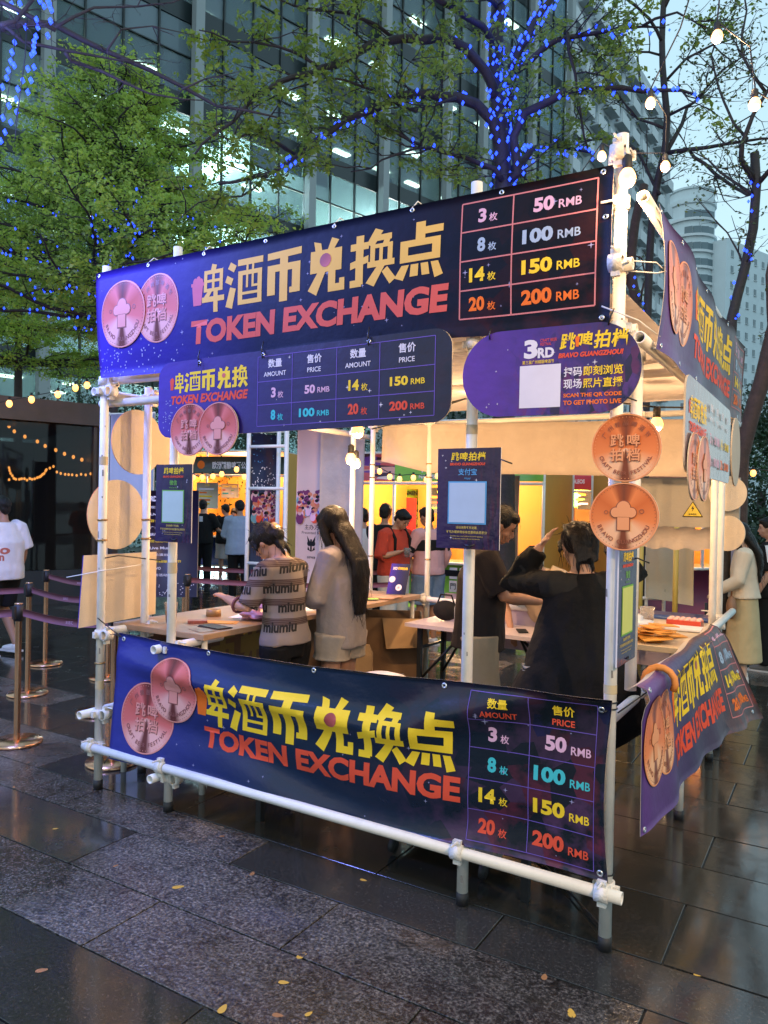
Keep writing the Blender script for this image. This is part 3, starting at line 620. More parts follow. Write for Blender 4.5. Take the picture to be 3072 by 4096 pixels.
pr.t('扫码',.432,.503,.145,.182,I_w,.04); pr.t('即刻浏览',.508,.658,.145,.182,I_y,.04); pr.t('现场',.432,.503,.098,.135,I_w,.04); pr.t('照片直播',.508,.658,.098,.135,I_y,.04)
pr.t('SCAN THE QR CODE',.432,.654,.062,.080,I_o,.035); pr.t('TO GET PHOTO LIVE',.432,.654,.035,.053,I_o,.035)
stars(pr,WP-.1,HP,16,4,I_w,.010)
pr.fit((rc(0,1,0,1),[(0,1,2,3)]),(.252,.420,.030,.198),I_w,1)
pr.build(pl,Pp,WP,HP)
mb=MB(); 
for x,y,a in((.12,.315,(.0,.01,.05)),(.60,.33,(.02,0,.06)),(.66,.06,(.05,0,-.02))): p,n=Pp(x,y); mb.tube([p+n*.004,p+n*.012+Vector(a)*.5,p+Vector(a)],.003,6)
mb.part('zip_ties',M_ties,pl,kind='stuff')
# ---------------------------------------------------------------- coins and payment posters on the front posts
for (cz,kd,lb) in ((1.951,0,'upper copper coin disc with four raised characters, on the right front post'),(1.692,1,'lower copper coin disc engraved with a foaming glass, on the right front post')):
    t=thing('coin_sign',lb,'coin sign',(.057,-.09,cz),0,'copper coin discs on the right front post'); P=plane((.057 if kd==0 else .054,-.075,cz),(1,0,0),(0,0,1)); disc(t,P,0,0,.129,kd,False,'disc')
def pay(px,py,pz,ux,W,H,lb,main,sub,lab,ic,sk=0):
    t=thing('payment_poster',lb,'poster',(px,py,pz)); P=plane((px,py,pz),ux,(0,0,1))
    sheet(t,'board',P,W,H,1,1,[M_pay,mat('poster_edge',(.7,.66,.66),.5)],.006,rc(0,W,0,H)); pr=Print(); s=W/.288; h=H/.425
    for i,c in enumerate('跳啤拍档'): pr.t(c,(.062+.040*i)*s,(.098+.040*i)*s,.372*h,.408*h,I_y,.05,shx=.1)
    pr.t('BRAVO GUANGZHOU!',.058*s,.218*s,.352*h,.364*h,I_r,.05,shx=.15); pr.tc(main,.14*s,.325*h,.028*h,ic,.03); pr.tc(sub,.14*s,.297*h,.011*h,ic,.0)
    pr.fit((rc(0,1,0,1),[(0,1,2,3)]),(.052*s,.228*s,.105*h,.285*h),ic,1); pr.fit((rc(0,1,0,1),[(0,1,2,3)]),(.058*s,.222*s,.111*h,.279*h),lab,2)
    pr.tc('活动消费不开发票,',.14*s,.090*h,.012*h,I_gold,.02); pr.tc('不可办理商场停车优惠和会员积分',.14*s,.071*h,.012*h,I_gold,.02)
    pr.tc('The Event does not provide the invoice for spending.',.14*s,.053*h,.0065*h,I_gold,0); pr.tc('No discount of parking fee and membership.',.14*s,.042*h,.0065*h,I_gold,0)
    stars(pr,W,H,8,int(px*100)%50,I_w,.005); pr.build(t,P,W,H)
    mb=MB(); mb.tube([P(W*.47,.018)[0]+P(0,0)[1]*.004,P(W*.55,.012)[0]+P(0,0)[1]*.006,P(W*.62,.02)[0]],.003,6); p=P(W,H-.05)[0]; mb.tube([p,p+V(.05,0,-.018)],.003,6); mb.part('zip_ties',M_ties,t,kind='stuff'); return t
I_paleb=ink('pale_label',(.42,.52,.66)); I_paleg=ink('pale_green_label',(.44,.55,.48))
pay(-.735,-.075,1.54,(1,0,0),.29,.425,'dark payment poster with a light blue square, on the middle post of the opening','支付宝','Alipay',I_paleb,I_blu)
pay(-2.467,-.075,1.497,(1,0,0),.272,.42,'dark payment poster with a green edged square, on the post under the pair of coins','微信','WeChat Pay',I_paleg,I_g)
pay(.032,-.035,1.11,(.02,1,0),.27,.46,'dark payment poster with a yellow green square, turned edge-on on the right front post','微信','WeChat Pay',ink('lime_label',(.55,.60,.18)),I_g)
# ---------------------------------------------------------------- lower front banner
W2,H2=2.83,.72
def lowP(x,y):
    u=x/W2; top=.955-.035*math.sin(PI*min(1,u*1.15))+.033*u; bot=.222+.06*u+.012*math.sin(u*9); v=y/H2
    z=bot+(top-bot)*v; X=-2.84+x*(2.862/W2)+.05*v*(1-u)-.012*u*math.sin(v*PI)*0
    if u>.97: X-=.025*math.sin(PI*v)*(u-.97)/.03
    Y=-.035
    Y-=.050*math.exp(-((v-(.80-.25*u))/.08)**2)*math.sin(PI*min(1,u*1.2+.05))      # long fold from the upper left tie
    Y-=.04*math.exp(-((v-(.62-.9*(u-.62)*-1.4))/.10)**2)*(1 if u>.6 else 0)*min(1,(u-.6)*8)
    Y+=.03*math.exp(-((v-(.22+.12*math.sin(u*7)))/.12)**2)*math.sin(PI*u)
    Y-=.010*math.sin(u*19+v*4)*math.exp(-v*3)
    Y-=.012*math.sin(u*37+v*9)*math.exp(-((v-1)/.13)**2)*.4
    Y+=-.018*(1-v)
    return V(X,Y,z),V(0,-1,0)
Q2=gridP(lowP,W2,H2,110,30)
lb=thing('lower_token_banner','creased dark blue banner with large yellow characters, tied below the counter along the front tube','banner',(-1.4,-.04,.25))
sheet(lb,'cloth',lowP,W2,H2,110,30,[M_bnB,M_back])
pr=Print(); token_line(pr,.64,2.165,.312,.578,I_y,I_o,M_coinp); pr.t('TOKEN EXCHANGE',.70,2.20,.182,.297,I_r,.045)
xs=[2.235,2.50,2.775]; ys=[.03,.165,.305,.44,.57,.69]; table_rows(pr,xs,ys,I_pl,.003)
for i,(h,e) in enumerate((('数量','AMOUNT'),('售价','PRICE'))): cx=(xs[i]+xs[i+1])/2; pr.tc(h,cx,.647,.044,I_y,.05); pr.tc(e,cx,.597,.027,I_r,.02)
for i,(a,b,mt) in enumerate(PRICES):
    mt=[I_p,I_t,I_y,I_r][i]; cy=(ys[3-i]+ys[4-i])/2; cx=2.35; pr.t(a,cx+.005-.036*len(a),cx+.008,cy-.032,cy+.034,mt,.045); pr.tc('枚',cx+.042,cy-.015,.037,mt,.03)
    cx=2.635; pr.t(b,cx+.018-.044*len(b),cx+.018,cy-.03,cy+.034,mt,.045); pr.t('RMB',cx+.036,cx+.118,cy-.032,cy+.002,mt,.045)
coin_print(pr,.275,.27,.2,0,True,1,.205,True); coin_print(pr,.475,.46,.18,1,True,4,.185,True); stars(pr,W2,H2,34,13,I_star,.014)
pr.build(lb,Q2,W2,H2,(110,30))
eyelets(lb,Q2,[(.04,.69),(.70,.70),(1.4,.70),(2.10,.695),(2.79,.675),(.03,.03),(2.8,.03)],.013).part('eyelets',M_steel,lb,kind='stuff')
mb=MB(); p=Q2(.02,.70)[0]; mb.tube([p,p+V(-.08,0,.03),V(-2.99,-.03,1.02)],.0035,6); mb.tube([p,p+V(-.05,-.01,.01),V(-2.9,-.01,.93)],.003,6)
p=Q2(2.79,.675)[0]; mb.tube([p+V(0,-.004,0),p+V(.02,-.02,0),V(0,-.03,.945)],.003,6); tie(mb,(0,0,.945),.0275,.003); tie(mb,(0,0,.97),.0275,.003)
p=Q2(2.8,.03)[0]; mb.tube([p+V(0,-.004,0),V(.0,-.03,.30)],.003,6); tie(mb,(0,0,.3),.0275,.003); p=Q2(.03,.03)[0]; mb.tube([p+V(0,-.004,0),p+V(0,-.03,-.01),p+V(-.01,-.05,-.04)],.0035,6)
mb.part('zip_ties',M_ties,lb,kind='stuff')
# ---------------------------------------------------------------- right hand side banners
W3,H3=2.86,.56
def sideP(x,y):
    v=y/H3; u=x/W3
    near=max(0,1-u/.22); Y=.07+x+.0*v; X=.128+.012*math.sin(x*3)+.018*near*math.sin(v*PI)+.01*math.sin(x*8+v*3)
    Y+=.05*near*v*0; z=2.345+y-.015*u
    return V(X,Y,z),V(1,0,0)
Q3=gridP(sideP,W3,H3,50,10)
sb=thing('side_token_banner','upper banner along the right side of the stall seen at a steep angle','banner',(.13,1.5,2.34))
sheet(sb,'cloth',sideP,W3,H3,50,10,[M_bnC,M_back])
def tokenbanner(parent,Q,W,H,grid,I2,I1,scale=1.):
    pr=Print(); token_line(pr,W*.26,W*.755,H*.44,H*.86,I2,I1,M_coin); pr.t('TOKEN EXCHANGE',W*.26,W*.765,H*.19,H*.39,I_r,.05); xs=[W*.79,W*.865,W*.98]; ys=[H*(.12+.2*i) for i in range(5)]; table_rows(pr,xs,ys,I_ln,.006)
    for i,(a,b,mt) in enumerate(PRICES): cy=(ys[3-i]+ys[4-i])/2; pr.t(a,xs[0]+.05,xs[0]+.10+.03*len(a),cy-.036,cy+.034,mt,.055); pr.tc('枚',xs[0]+.18,cy-.015,.04,mt,.03); pr.t(b,xs[1]+.04,xs[1]+.08+.035*len(b),cy-.033,cy+.033,mt,.055); pr.t('RMB',xs[2]-.11,xs[2]-.02,cy-.033,cy+.008,mt,.045)
    coin_print(pr,W*.175,H*.52,.17,0,False,1,.185,True); coin_print(pr,W*.085,H*.53,.185,1,False,4,.19,True); pr.build(parent,Q,W,H,grid)
tokenbanner(sb,Q3,W3,H3,(50,10),I_y,I_o)
eyelets(sb,Q3,[(.03+i*.4,H3-.02) for i in range(8)]+[(.4*i+.05,.02) for i in range(8)]).part('eyelets',M_steel,sb,kind='stuff')
mb=MB(); p=Q3(.02,.30)[0]; mb.tube([p,p+V(-.03,-.03,.03),V(.03,0,2.68)],.0026,5); mb.tube([p,p+V(-.03,-.03,-.01),V(.03,0,2.64)],.0026,5); p=Q3(.02,.05)[0]; mb.tube([p,V(.08,-.02,2.44),V(-.05,-.06,2.5)],.003,5)
for i in range(7): p=Q3(.05+.42*i,.01)[0]; mb.tube([p,p+V(-.02,0,-.0),p+V(-.045,0,.01)],.004,5)
mb.part('ropes',M_rope,sb,kind='stuff')
# side price board, sagging at an angle, with its two coin discs and a round board behind
Wd,Hd=1.45,.42
sbd=thing('side_price_board','grey looking price board hanging under the right side banner, turned away and catching glare','sign board',(.18,1.1,1.85))
def sbP(x,y): return V(.185+.01*math.sin(x*2),.40+x,1.885+y-.03*(x/Wd)*0),V(1,0,0)
sheet(sbd,'board',sbP,Wd,Hd,1,1,[banner_mat('side_board_print',(.20,.14,.16),(.26,.20,.17),(.30,.24,.19),(.2,.15,.15),.3,.16),M_foam],.008,rrect(Wd,Hd,.08))  # pale grey in the print colours carries the glare on the board
pr=Print(); token_line(pr,.07,.50,.24,.34,I_y,I_r,M_coin,False); pr.t('TOKEN EXCHANGE',.08,.50,.18,.225,I_r,.045,shx=.18)
xs=[.57,.75,.96,1.15,1.38]; ys=[.03,.14,.25,.38]
for i,(h,e) in enumerate((('数量','AMOUNT'),('售价','PRICE'),('数量','AMOUNT'),('售价','PRICE'))): cx=(xs[i]+xs[i+1])/2; pr.tc(h,cx,.345,.04,I_w,.05); pr.tc(e,cx,.29,.022,I_w,.012)
for c,r,k,mt in ((0,1,0,I_p),(0,0,1,I_p),(2,1,2,I_y),(2,0,3,I_o)):
    a,b,_=PRICES[k]; cx=(xs[c]+xs[c+1])/2; cy=(ys[r]+ys[r+1])/2; pr.tc(a,cx-.02,cy,.055,mt,.05); pr.tc('枚',cx+.035,cy-.012,.03,mt,.02); cx=(xs[c+1]+xs[c+2])/2; pr.tc(b+' RMB',cx,cy,.045,mt,.045)
pr.build(sbd,sbP,Wd,Hd); disc(sbd,fwd(sbP,.012),.17,.03,.15,0,False); disc(sbd,fwd(sbP,.02),.36,.03,.15,1,False)
for (y,z,r,lb2,nm) in ((2.12,2.09,.21,'round cream sign board hanging at the far end of the side price board','a'),(3.0,1.80,.13,'round cream board back on the rear right post, upper one of the pair','b'),(3.0,1.50,.13,'round cream board back on the rear right post, lower one of the pair','c')):
    t=thing('round_board',lb2,'sign board',(.17,y,z),0,'round cream boards on the right side'); 
    c=A(1572,1066 if nm=='b' else 1152,5.62); P=plane((.19,y,z),(0,1,0),(0,0,1)) if nm=='a' else plane(c,(CR+CF*(-.4 if nm=='b' else -1.3))*1.,(0,0,1)); sheet(t,'disc',P,2*r,2*r,1,1,[M_foam,M_foam],.008,circ(0,0,r,40))
# lower side banner draped over a foam wrapped rail
W4,H4=2.35,.68
def slP(x,y):
    u=x/W4;v=y/H4; k=max(0,(u-.66)/.34); Y=.05+x*.83+.22*k*k*(1-v)
    X=.11+.10*min(1,u*2)*(1-v)+.02*math.sin(x*5)*(1-v)+.018*math.sin(x*13+1)*(1-v)*(.3+u)+.17*k*(1-v)
    z=.45+.05*min(1,u*2)+.62*v-.02*math.sin(u*6)-.05*k*(1-v)
    if v>.84:
        a=(v-.84)/.16*2.6; X=.092+.05*math.cos(a)+.01*math.sin(x*7); z=.985+.05*math.sin(a)
    elif v>.74: f=(v-.74)/.10; X=X*(1-f)+.142*f; z=z*(1-f)+.985*f
    return V(X,Y,z),V(1,0,0)
Q4=gridP(slP,W4,H4,60,18)
sl=thing('lower_side_banner','lower side banner sagging from the foam wrapped rail right of the front post','banner',(.2,1,.3)); sheet(sl,'cloth',slP,W4,H4,60,18,[M_bnC,M_back]); tokenbanner(sl,Q4,W4,H4,(60,18),I_y,I_o)
eyelets(sl,Q4,[(.04,.60),(2.28,.3),(2.28,.05),(.04,.02)],.012).part('eyelets',M_steel,sl,kind='stuff')
mb=MB(); mb.tube([V(.03,0,.93),Q4(.04,.6)[0]],.003,5); mb.part('zip_ties',M_ties,sl,kind='stuff')
t=thing('foam_ring','orange foam ring clipped over the near end of the side handrail','foam ring',(.1,.5,.93)); mb=MB(); c=V(.105,.40,.985)
mb.tube([c+V(.064*math.cos(a),0,.064*math.sin(a)) for a in [(-.5+ i*.45) for i in range(10)]],.015,10); mb.part('ring',M_orange,t)
# ---------------------------------------------------------------- backs of the boards on the left side
P=plane((-3.10,0,0),(0,-1,0),(0,0,1))
def leftback(nm,lb,kind,*a):
    t=thing(nm,lb,'sign board',(-3.1,.3,1.6),0,'cream board backs on the left side of the stall')
    if kind=='d': y,z,r=a; sheet(t,'disc',plane((-3.085 if r>0.2 else -3.1,y,z),(0,1,0),(0,0,1)),2*r,2*r,1,1,[M_foam,M_coin],.008,circ(0,0,r,44))
    else: sheet(t,'board',plane((-3.10,a[0],a[2]),(0,1,0),(0,0,1)),1,1,1,1,[M_foam,M_brd],.008,[(0,0),(a[1]-a[0],.02),(a[1]-a[0],a[3]-a[2]),(.03,a[3]-a[2])])
    return t
# ---------------------------------------------------------------- left boards
leftback('round_board','round cream board back behind the left front posts, nearest of the upper pair','d',.33,2.09,.205)
leftback('round_board','round cream board back half hidden behind the blue price board','d',.66,2.08,.195)
leftback('round_board','round cream board back lower down on the left front post, with a hose clip','d',.175,1.63,.215)
leftback('rectangular_board','plain rectangular cream board hanging on the left posts above the banner corner','r',-.08,.51,.955,1.385)
t=thing('cable_tie','loose black and white ties sticking out over the cream rectangular board','cable tie',(-3.05,.2,1.3)); mb=MB(); mb.tube([V(-2.97,.0,1.375),V(-2.97,.1,1.385),V(-2.99,.45,1.335)],.004,5)
mb.part('black_tie',M_ties,t); mb=MB(); mb.tube([V(-3.0,.33,1.32),V(-2.97,-.02,1.30),V(-3.12,-.15,1.26)],.003,5); mb.part('white_tie',M_rope,t)
# ---------------------------------------------------------------- counters and tables inside
def counter(name,lb,x0,x1,y0,y1,z,leg=M_white,top=M_wood,th=.035):
    t=thing(name,lb,'table',((x0+x1)/2,(y0+y1)/2,0)); mb=MB(); mb.box(((x0+x1)/2,(y0+y1)/2,z-th/2),(x1-x0,y1-y0,th)); o=mb.part('table_top',top,t)
    b=o.modifiers.new('bevel','BEVEL'); b.width=.004; b.segments=2
    for x in(x0+.05,x1-.05):
        for y in(y0+.06,y1-.06): MB().tube([V(x,y,0),V(x,y,z-th)],.018,10).part('leg',leg,t)
    mb=MB(); mb.tube([V(x0+.05,y0+.06,.28),V(x0+.05,y1-.06,.28)],.012,8); mb.part('crossbar',leg,t); mb=MB(); mb.tube([V(x1-.05,y0+.06,.28),V(x1-.05,y1-.06,.28)],.012,8); mb.part('crossbar',leg,t); return t
counter('side_counter','wood topped counter along the left side of the stall, strewn with papers',-3.16,-2.38,.22,2.85,.95)
counter('right_counter','pale counter on the right side of the stall, piled with orange envelopes',-.62,-.02,1.62,2.98,.93,M_white,mat('pale_counter_top',(.55,.44,.30),.35,var=.06,vs=3))
M_tt=mat('lilac_white_table_top',(.58,.50,.52),.3); M_blkm=mat('black_powder_steel',(.01,.01,.011),.4)
def folding(name,lb,c,rz,L,W,z,lx=None):
    t=thing(name,lb,'table',(0,0,0)); t.location=c; t.rotation_euler=(0,0,rz)
    def P(mb,n,m): o=mb.part(n,m,t,world=False); return o
    mb=MB(); mb.box((0,0,z-.018),(L,W,.03)); P(mb,'table_top',M_tt)
    for sx in(-1,1):
        for sy in(-1,1): mb=MB(); mb.box((sx*(L/2-.12),sy*(W/2-.05),(z-.03)/2),(.035,.035,z-.03)); P(mb,'leg',M_blkm)
        mb=MB(); mb.box((sx*(L/2-.12),0,.22),(.03,W-.1,.025)); mb.box((sx*(L/2-.12),0,z-.2),(.02,W-.1,.02)); mb.tube([V(sx*(L/2-.12),W/2-.06,.3),V(sx*(L/2-.45),0,z-.04)],.011,8); mb.tube([V(sx*(L/2-.12),-W/2+.06,.3),V(sx*(L/2-.45),0,z-.04)],.011,8); P(mb,'brace',M_blkm)
    return t
folding('folding_table','pale folding table with black legs at the back of the stall','', 0,1,1,1) if False else None
folding('folding_table','pale folding table with black crossed legs at the back of the stall',(-1.62,2.66,0),-.04,1.35,.5,.765)
folding('folding_table','folding table hidden behind the lower front banner, only its black legs show',(-1.15,.36,0),0,1.75,.45,.74)
folding('folding_table','second folding table behind the lower front banner on the left, black legs below the banner',(-2.05,.75,0),PI/2,.9,.4,.70) if False else None
# lilac cloth along the rear
t=thing('rear_lower_banner','lilac lit cloth band along the low rear rail of the stall','banner',(-1.1,3,.6)); M_lil=mat('lilac_cloth',(.50,.40,.50),.6,bump=.2,bs=6,bdist=.03)  # purple light on the banner reverse is put into the cloth colour
sheet(t,'cloth',lambda x,y:(V(-2.2+x,2.96+.01*math.sin(x*9),.55+y),V(0,-1,0)),2.15,.42,30,3,[M_lil,M_lil])
t=thing('left_lower_banner','brown back side of the left lower banner with dim mirrored characters','banner',(-3.1,1.4,.3)); M_lb=mat('banner_back_brown',(.22,.14,.09),.7); Plb=lambda x,y:(V(-3.03,2.8-x,.25+y),V(1,0,0))
sheet(t,'cloth',Plb,2.6,.62,12,2,[M_lb,M_lb]); pr=Print(); I_ol=ink('olive_show_through',(.36,.28,.10))
for i,k in enumerate(('dian','huan','dui','bi','jiu','bei')): vs,fs=glyph(k); pr.shape(([(.7+.3*i+.025*(10-x),.25+.027*y) for x,y in vs],[f[::-1] for f in fs]),I_ol,1)
pr.build(t,Plb,2.6,.62)
# things on the counters
def paper(name,lb,c,w_,h_,rz,m,cat='paper',n=1,th=.002,grp=None):
    t=thing(name,lb,cat,c,0,grp); q=random.Random(int(c[0]*1000)); mb=MB()
    for i in range(n): mb.box(V(c[0],c[1],c[2]+th*(i+.5)+.0005*i)+V(q.uniform(-.01,.01),q.uniform(-.01,.01),0)*(n>1),(w_,h_,th),0,Matrix.Rotation(rz+q.uniform(-.15,.15)*(n>1),3,'Z'))
    mb.part('sheet',m,t); return t
M_pap=mat('white_paper',(.75,.74,.76),.6,bump=.2,bs=15); M_env=mat('orange_kraft_envelope',(.72,.32,.05),.55,var=.12,vs=12); M_pinkp=mat('pink_plastic_bag',(.62,.28,.34),.3,bump=.6,bs=30)
paper('paper_sheet','white paper sheet lying on the left counter beside the payment poster post',(-2.62,.95,.951),.30,.21,.3,M_pap)
paper('paper_stack','bluish white stack of paper on the left counter by the woman in stripes',(-2.62,1.42,.951),.30,.24,-.2,M_pap,n=4)
paper('envelope','orange envelope on the left counter near the post',(-2.62,.62,.951),.20,.10,.5,M_env,'envelope',2)
paper('notebook','dark notebook on the left counter corner',(-2.52,.46,.951),.2,.1,-.1,mat('dark_cover',(.05,.035,.03),.5),'notebook',2,.004)
paper('snack_packs','small red and brown packs scattered beside the orange envelope','' and (0,0,0) or (-2.72,.52,.951),.12,.07,.9,mat('snack_red',(.35,.08,.05),.4,var=.5,vs=40),'snack pack',3,.006)
def lump(name,lb,c,r,m,cat,seed,am=.35,n=3):
    bm=bmesh.new(); bmesh.ops.create_icosphere(bm,subdivisions=n,radius=1); q=Vector((seed*3.1,seed,0))
    for v in bm.verts:
        d=v.co.normalized(); k=1+am*noise.noise(d*2.2+q)+am*.5*noise.noise(d*6+q); v.co=Vector((d.x*r[0]*k,d.y*r[1]*k,max(-.9,d.z*k)*r[2]+r[2]*.9))
    me=bpy.data.meshes.new(name); bm.to_mesh(me); bm.free(); me.materials.append(m); o=bpy.data.objects.new(name,me); COL.objects.link(o); o.location=c; tagit(o,lb,cat)
    for p in me.polygons: p.use_smooth=True
    return o
lump('plastic_bag','crumpled pink plastic bag on the left counter',(-2.53,.86,.952),(.12,.09,.035),M_pinkp,'plastic bag',3,.6)
t=thing('display_card','small blue display card leaning upright at the far end of the left counter','card',(-2.5,2.6,.95)); Pc=plane((-2.62,2.66,.955),(.9,.25,0),(.05,.25,1)); sheet(t,'card',Pc,.17,.27,1,1,[M_brd,M_foam],.006,rc(0,.17,0,.27)); pr=Print()
pr.t('3RD',.02,.06,.215,.24,I_w,.03); pr.t('跳啤拍档',.065,.15,.215,.24,I_y,.04); pr.poly([circ(.03,.13,.028,16)],I_w); pr.poly([circ(.10,.06,.028,16)],I_w); pr.tc('枚',.10,.06,.02,I_r,0,2); pr.build(t,Pc,.17,.27)
paper('leaflet_pile','flat pile of leaflets with a pink edge at the far end of the left counter',(-2.55,2.42,.951),.34,.24,.1,mat('leaflet_print',(.45,.25,.12),.4,var=.6,vs=14),'leaflets',5)
paper('folded_paper','folded white paper on the far leaflet pile',(-2.68,2.25,.962),.2,.16,.5,M_pap)
paper('green_note','bright green note lying on the leaflets',(-2.50,2.22,.962),.12,.08,.7,mat('lime_paper',(.35,.62,.10),.5),'paper')
# right counter: heap of envelopes, beer cup, red box, trays
for i in range(26):
    c=V(-.40+R.uniform(-.2,.28),1.84+R.uniform(-.14,.25),.935+.0045*i*.6); mb=MB(); mb.box((0,0,0),(.17,.085,.006)); o=mb.part('envelope',M_env,None); o.location=c; o.rotation_euler=(R.uniform(-.15,.2),R.uniform(-.16,.16),R.uniform(-1.6,1.6))
    tagit(o,'orange envelope in the messy heap on the right counter','envelope','heap of orange envelopes on the right counter')
def beercup(lb,c,s=1,lv=.55,nm='beer_cup'):
    t=thing(nm,lb,'cup',c); m=mat('clear_plastic_cup',(.9,.88,.85),.12,trans=.85,alpha=.75); mb=MB(); mb.lathe([(0,.002),(.030*s,.002),(.042*s,.125*s),(.045*s,.128*s),(.0405*s,.126*s),(.029*s,.006),(0,.006)],c,22); mb.part('cup',m,t)
    if lv: mb=MB(); mb.lathe([(0,.008),(.0285*s,.008),((.029+.0115*lv)*s,.125*s*lv),(0,.125*s*lv)],c,22); mb.part('beer',mat('amber_beer',(.62,.26,.06),.15,trans=.3),t)
    return t
beercup('clear cup half full of amber beer on the right counter',(-.345,2.26,.93),1.15,.5)
t=thing('snack_box','red punnet with a clear lid on the right counter behind the envelopes','punnet',(-.13,2.5,.93)); mb=MB(); mb.box((-.15,2.52,.955),(.22,.13,.05)); mb.part('tray',mat('red_plastic',(.55,.06,.03),.3),t)
mb=MB(); 
for i in range(6):
    for j in range(3): mb.ell((-.24+.036*i,2.48+.04*j,.982),(.02,.02,.014),0,8,6)
mb.part('lid',mat('clear_pink_lid',(.75,.45,.38),.2),t,kind='stuff')
paper('white_trays','stack of white trays under the red punnet',(-.15,2.36,.932),.28,.16,.1,M_pap,'tray',3,.006)
paper('cutting_mat','blue flat tray at the far end of the right counter',(-.30,2.88,.932),.5,.16,.05,mat('blue_plastic',(.03,.07,.22),.4),'tray',1,.012)
lump('tissue_bag','crumpled white tissue behind the beer cup on the right counter',(-.42,2.2,.932),(.12,.14,.05),M_pap,'tissue',8,.5)
# under-counter box, bag, round bin, cups
t=thing('cardboard_box','big open brown cardboard box with a hanging flap, under the far end of the counter','cardboard box',(-3.0,3.75,0)); M_card=mat('cardboard',(.24,.14,.075),.75,var=.12,vs=8); mb=MB()
c0=A(885,1445,7.2); X0=A(792,1270,7.2)
for s in (0,1): pass
bxm=MB(); bc=G(845,1450,.28); wv=V(.85,.5,0).normalized(); dv=V(-.5,.85,0).normalized()
def obox(mb,c,a,b,h,th=.012):
    c=Vector(c)
    for d,e,l in ((a,b,1),(b,a,1)):
        for s in(-1,1):
            o=c+e*s; pts=[o-d,o+d]; n=e.normalized()*th*s
            v=[pts[0],pts[1],pts[1]+V(0,0,h),pts[0]+V(0,0,h)]; v2=[p-n for p in v]; mb.add(v+v2,[(0,1,2,3),(7,6,5,4),(0,4,5,1),(1,5,6,2),(2,6,7,3),(3,7,4,0)])
    mb.add([c-a-b,c+a-b,c+a+b,c-a+b],[(0,1,2,3)])
base=V(bc.x-.1,bc.y+.1,.26); obox(bxm,base,wv*.30,dv*.26,.5); bxm.part('box_body',M_card,t)
mb=MB(); p=base-dv*.275+V(0,0,.5); mb.add([p-wv*.05,p+wv*.31,p+wv*.35-dv*.10-V(0,0,.22),p-wv*.01-dv*.10-V(0,0,.24)],[(0,1,2,3),(3,2,1,0)]); o=mb.part('flap',mat('cardboard_light',(.46,.30,.16),.75),t); so=o.modifiers.new('solid','SOLIDIFY'); so.thickness=.006
t=thing('wooden_crate','low wooden crate carrying the brown cardboard box','crate',base); mb=MB(); mb.box(base-V(0,0,.135),(.62,.54,.24),0,Matrix.Rotation(.53,3,'Z')); mb.part('crate',M_wood,t)
t=thing('kraft_bag','upright kraft paper bag standing against the cardboard box','paper bag',base); b2=base-dv*.42-wv*.30; bx=MB(); M_kr=mat('kraft_paper',(.40,.27,.15),.7,bump=.5,bs=12)
R3=Matrix.Rotation(.53,3,'Z'); vs=[]
for z,sx,sy in ((0,.17,.09),(.25,.18,.09),(.48,.18,.06),(.56,.15,.015)):
    for x,y in((-sx,-sy),(sx,-sy),(sx,sy),(-sx,sy)): vs.append(V(b2.x,b2.y,z)+R3@V(x,y,0))
bx.add(vs,[(4*k+i,4*k+(i+1)%4,4*k+4+(i+1)%4,4*k+4+i) for k in range(3) for i in range(4)]+[(0,3,2,1),(12,13,14,15)]); bx.part('bag',M_kr,t)
c=G(822,1472,.70); t=thing('round_bin','white round bin with a domed lid just behind the lower front banner','bin',(c.x,c.y,0)); mb=MB(); mb.lathe([(0,.0),(.13,.0),(.155,.68)],(c.x,c.y,0),30); mb.part('body',M_white,t); mb=MB(); mb.lathe([(.165,.675),(.168,.70),(.15,.725),(.08,.745),(0,.75)],(c.x,c.y,0),30); mb.part('lid',mat('white_lid',(.72,.70,.74),.35),t)
c=G(1146,1496,.80); 
t=thing('cup_stack','stack of clear plastic cups standing behind the banner by the right post','cup stack',(c.x,c.y,.74)); mb=MB()
for i in range(9): mb.lathe([(.034,.74+.022*i),(.046,.76+.022*i),(.048,.763+.022*i)],(c.x,c.y,0),20)
mb.part('cups',mat('clear_cup_stack',(.75,.73,.72),.15,alpha=.75),t,kind='stuff')
t=thing('storage_bin','grey wheeled storage box under the lower front banner','storage box',(-1.1,.5,0)); c=G(1000,1905,.12); mb=MB(); mb.box((-.86,.42,.22),(.62,.4,.26)); o=mb.part('box_body',mat('grey_plastic_bin',(.28,.24,.22),.5),t); o.modifiers.new('b','BEVEL').width=.02
for x in(-1.1,-.62): MB().lathe([(0,-.012),(.035,-.012),(.035,.012),(0,.012)],(x,.24,.045),14,0,True,(1,0,0)).part('wheel',M_black,t)
# hanging bulbs inside the stall
def bulb(lb,c,e,s=1.,grp=None,cap=True,lampon=True,col=WARM,nm='light_bulb',es=1.35):
    t=thing(nm,lb,'light bulb',c,0,grp); c=Vector(c); mb=MB(); mb.lathe([(0,-.045*s),(.018*s,-.041*s),(.03*s,-.026*s),(.033*s,-.008*s),(.026*s,.012*s),(.016*s,.026*s)],c,16)
    mb.part('glass',mat('lit_bulb_glass',(1,.8,.5),.3,emit=(1,.37,.06),es=1.9),t)
    mb=MB(); mb.lathe([(.016*s,.022*s),(.019*s,.028*s),(.019*s,.07*s),(.008*s,.08*s),(0,.08*s)],c,12); mb.part('socket',M_black,t)
    if lampon: lamp('bulb_light',c-V(0,0,.085*s),e,col,.03*s,t)
    return t
bulb('warm bulb hanging from the rear left corner rail of the stall',A(758,988,6.05),11,1.3)
bulb('second warm bulb just right of the rear left stall post, below the tarpaulin',A(769,998,6.25),8,1.2)
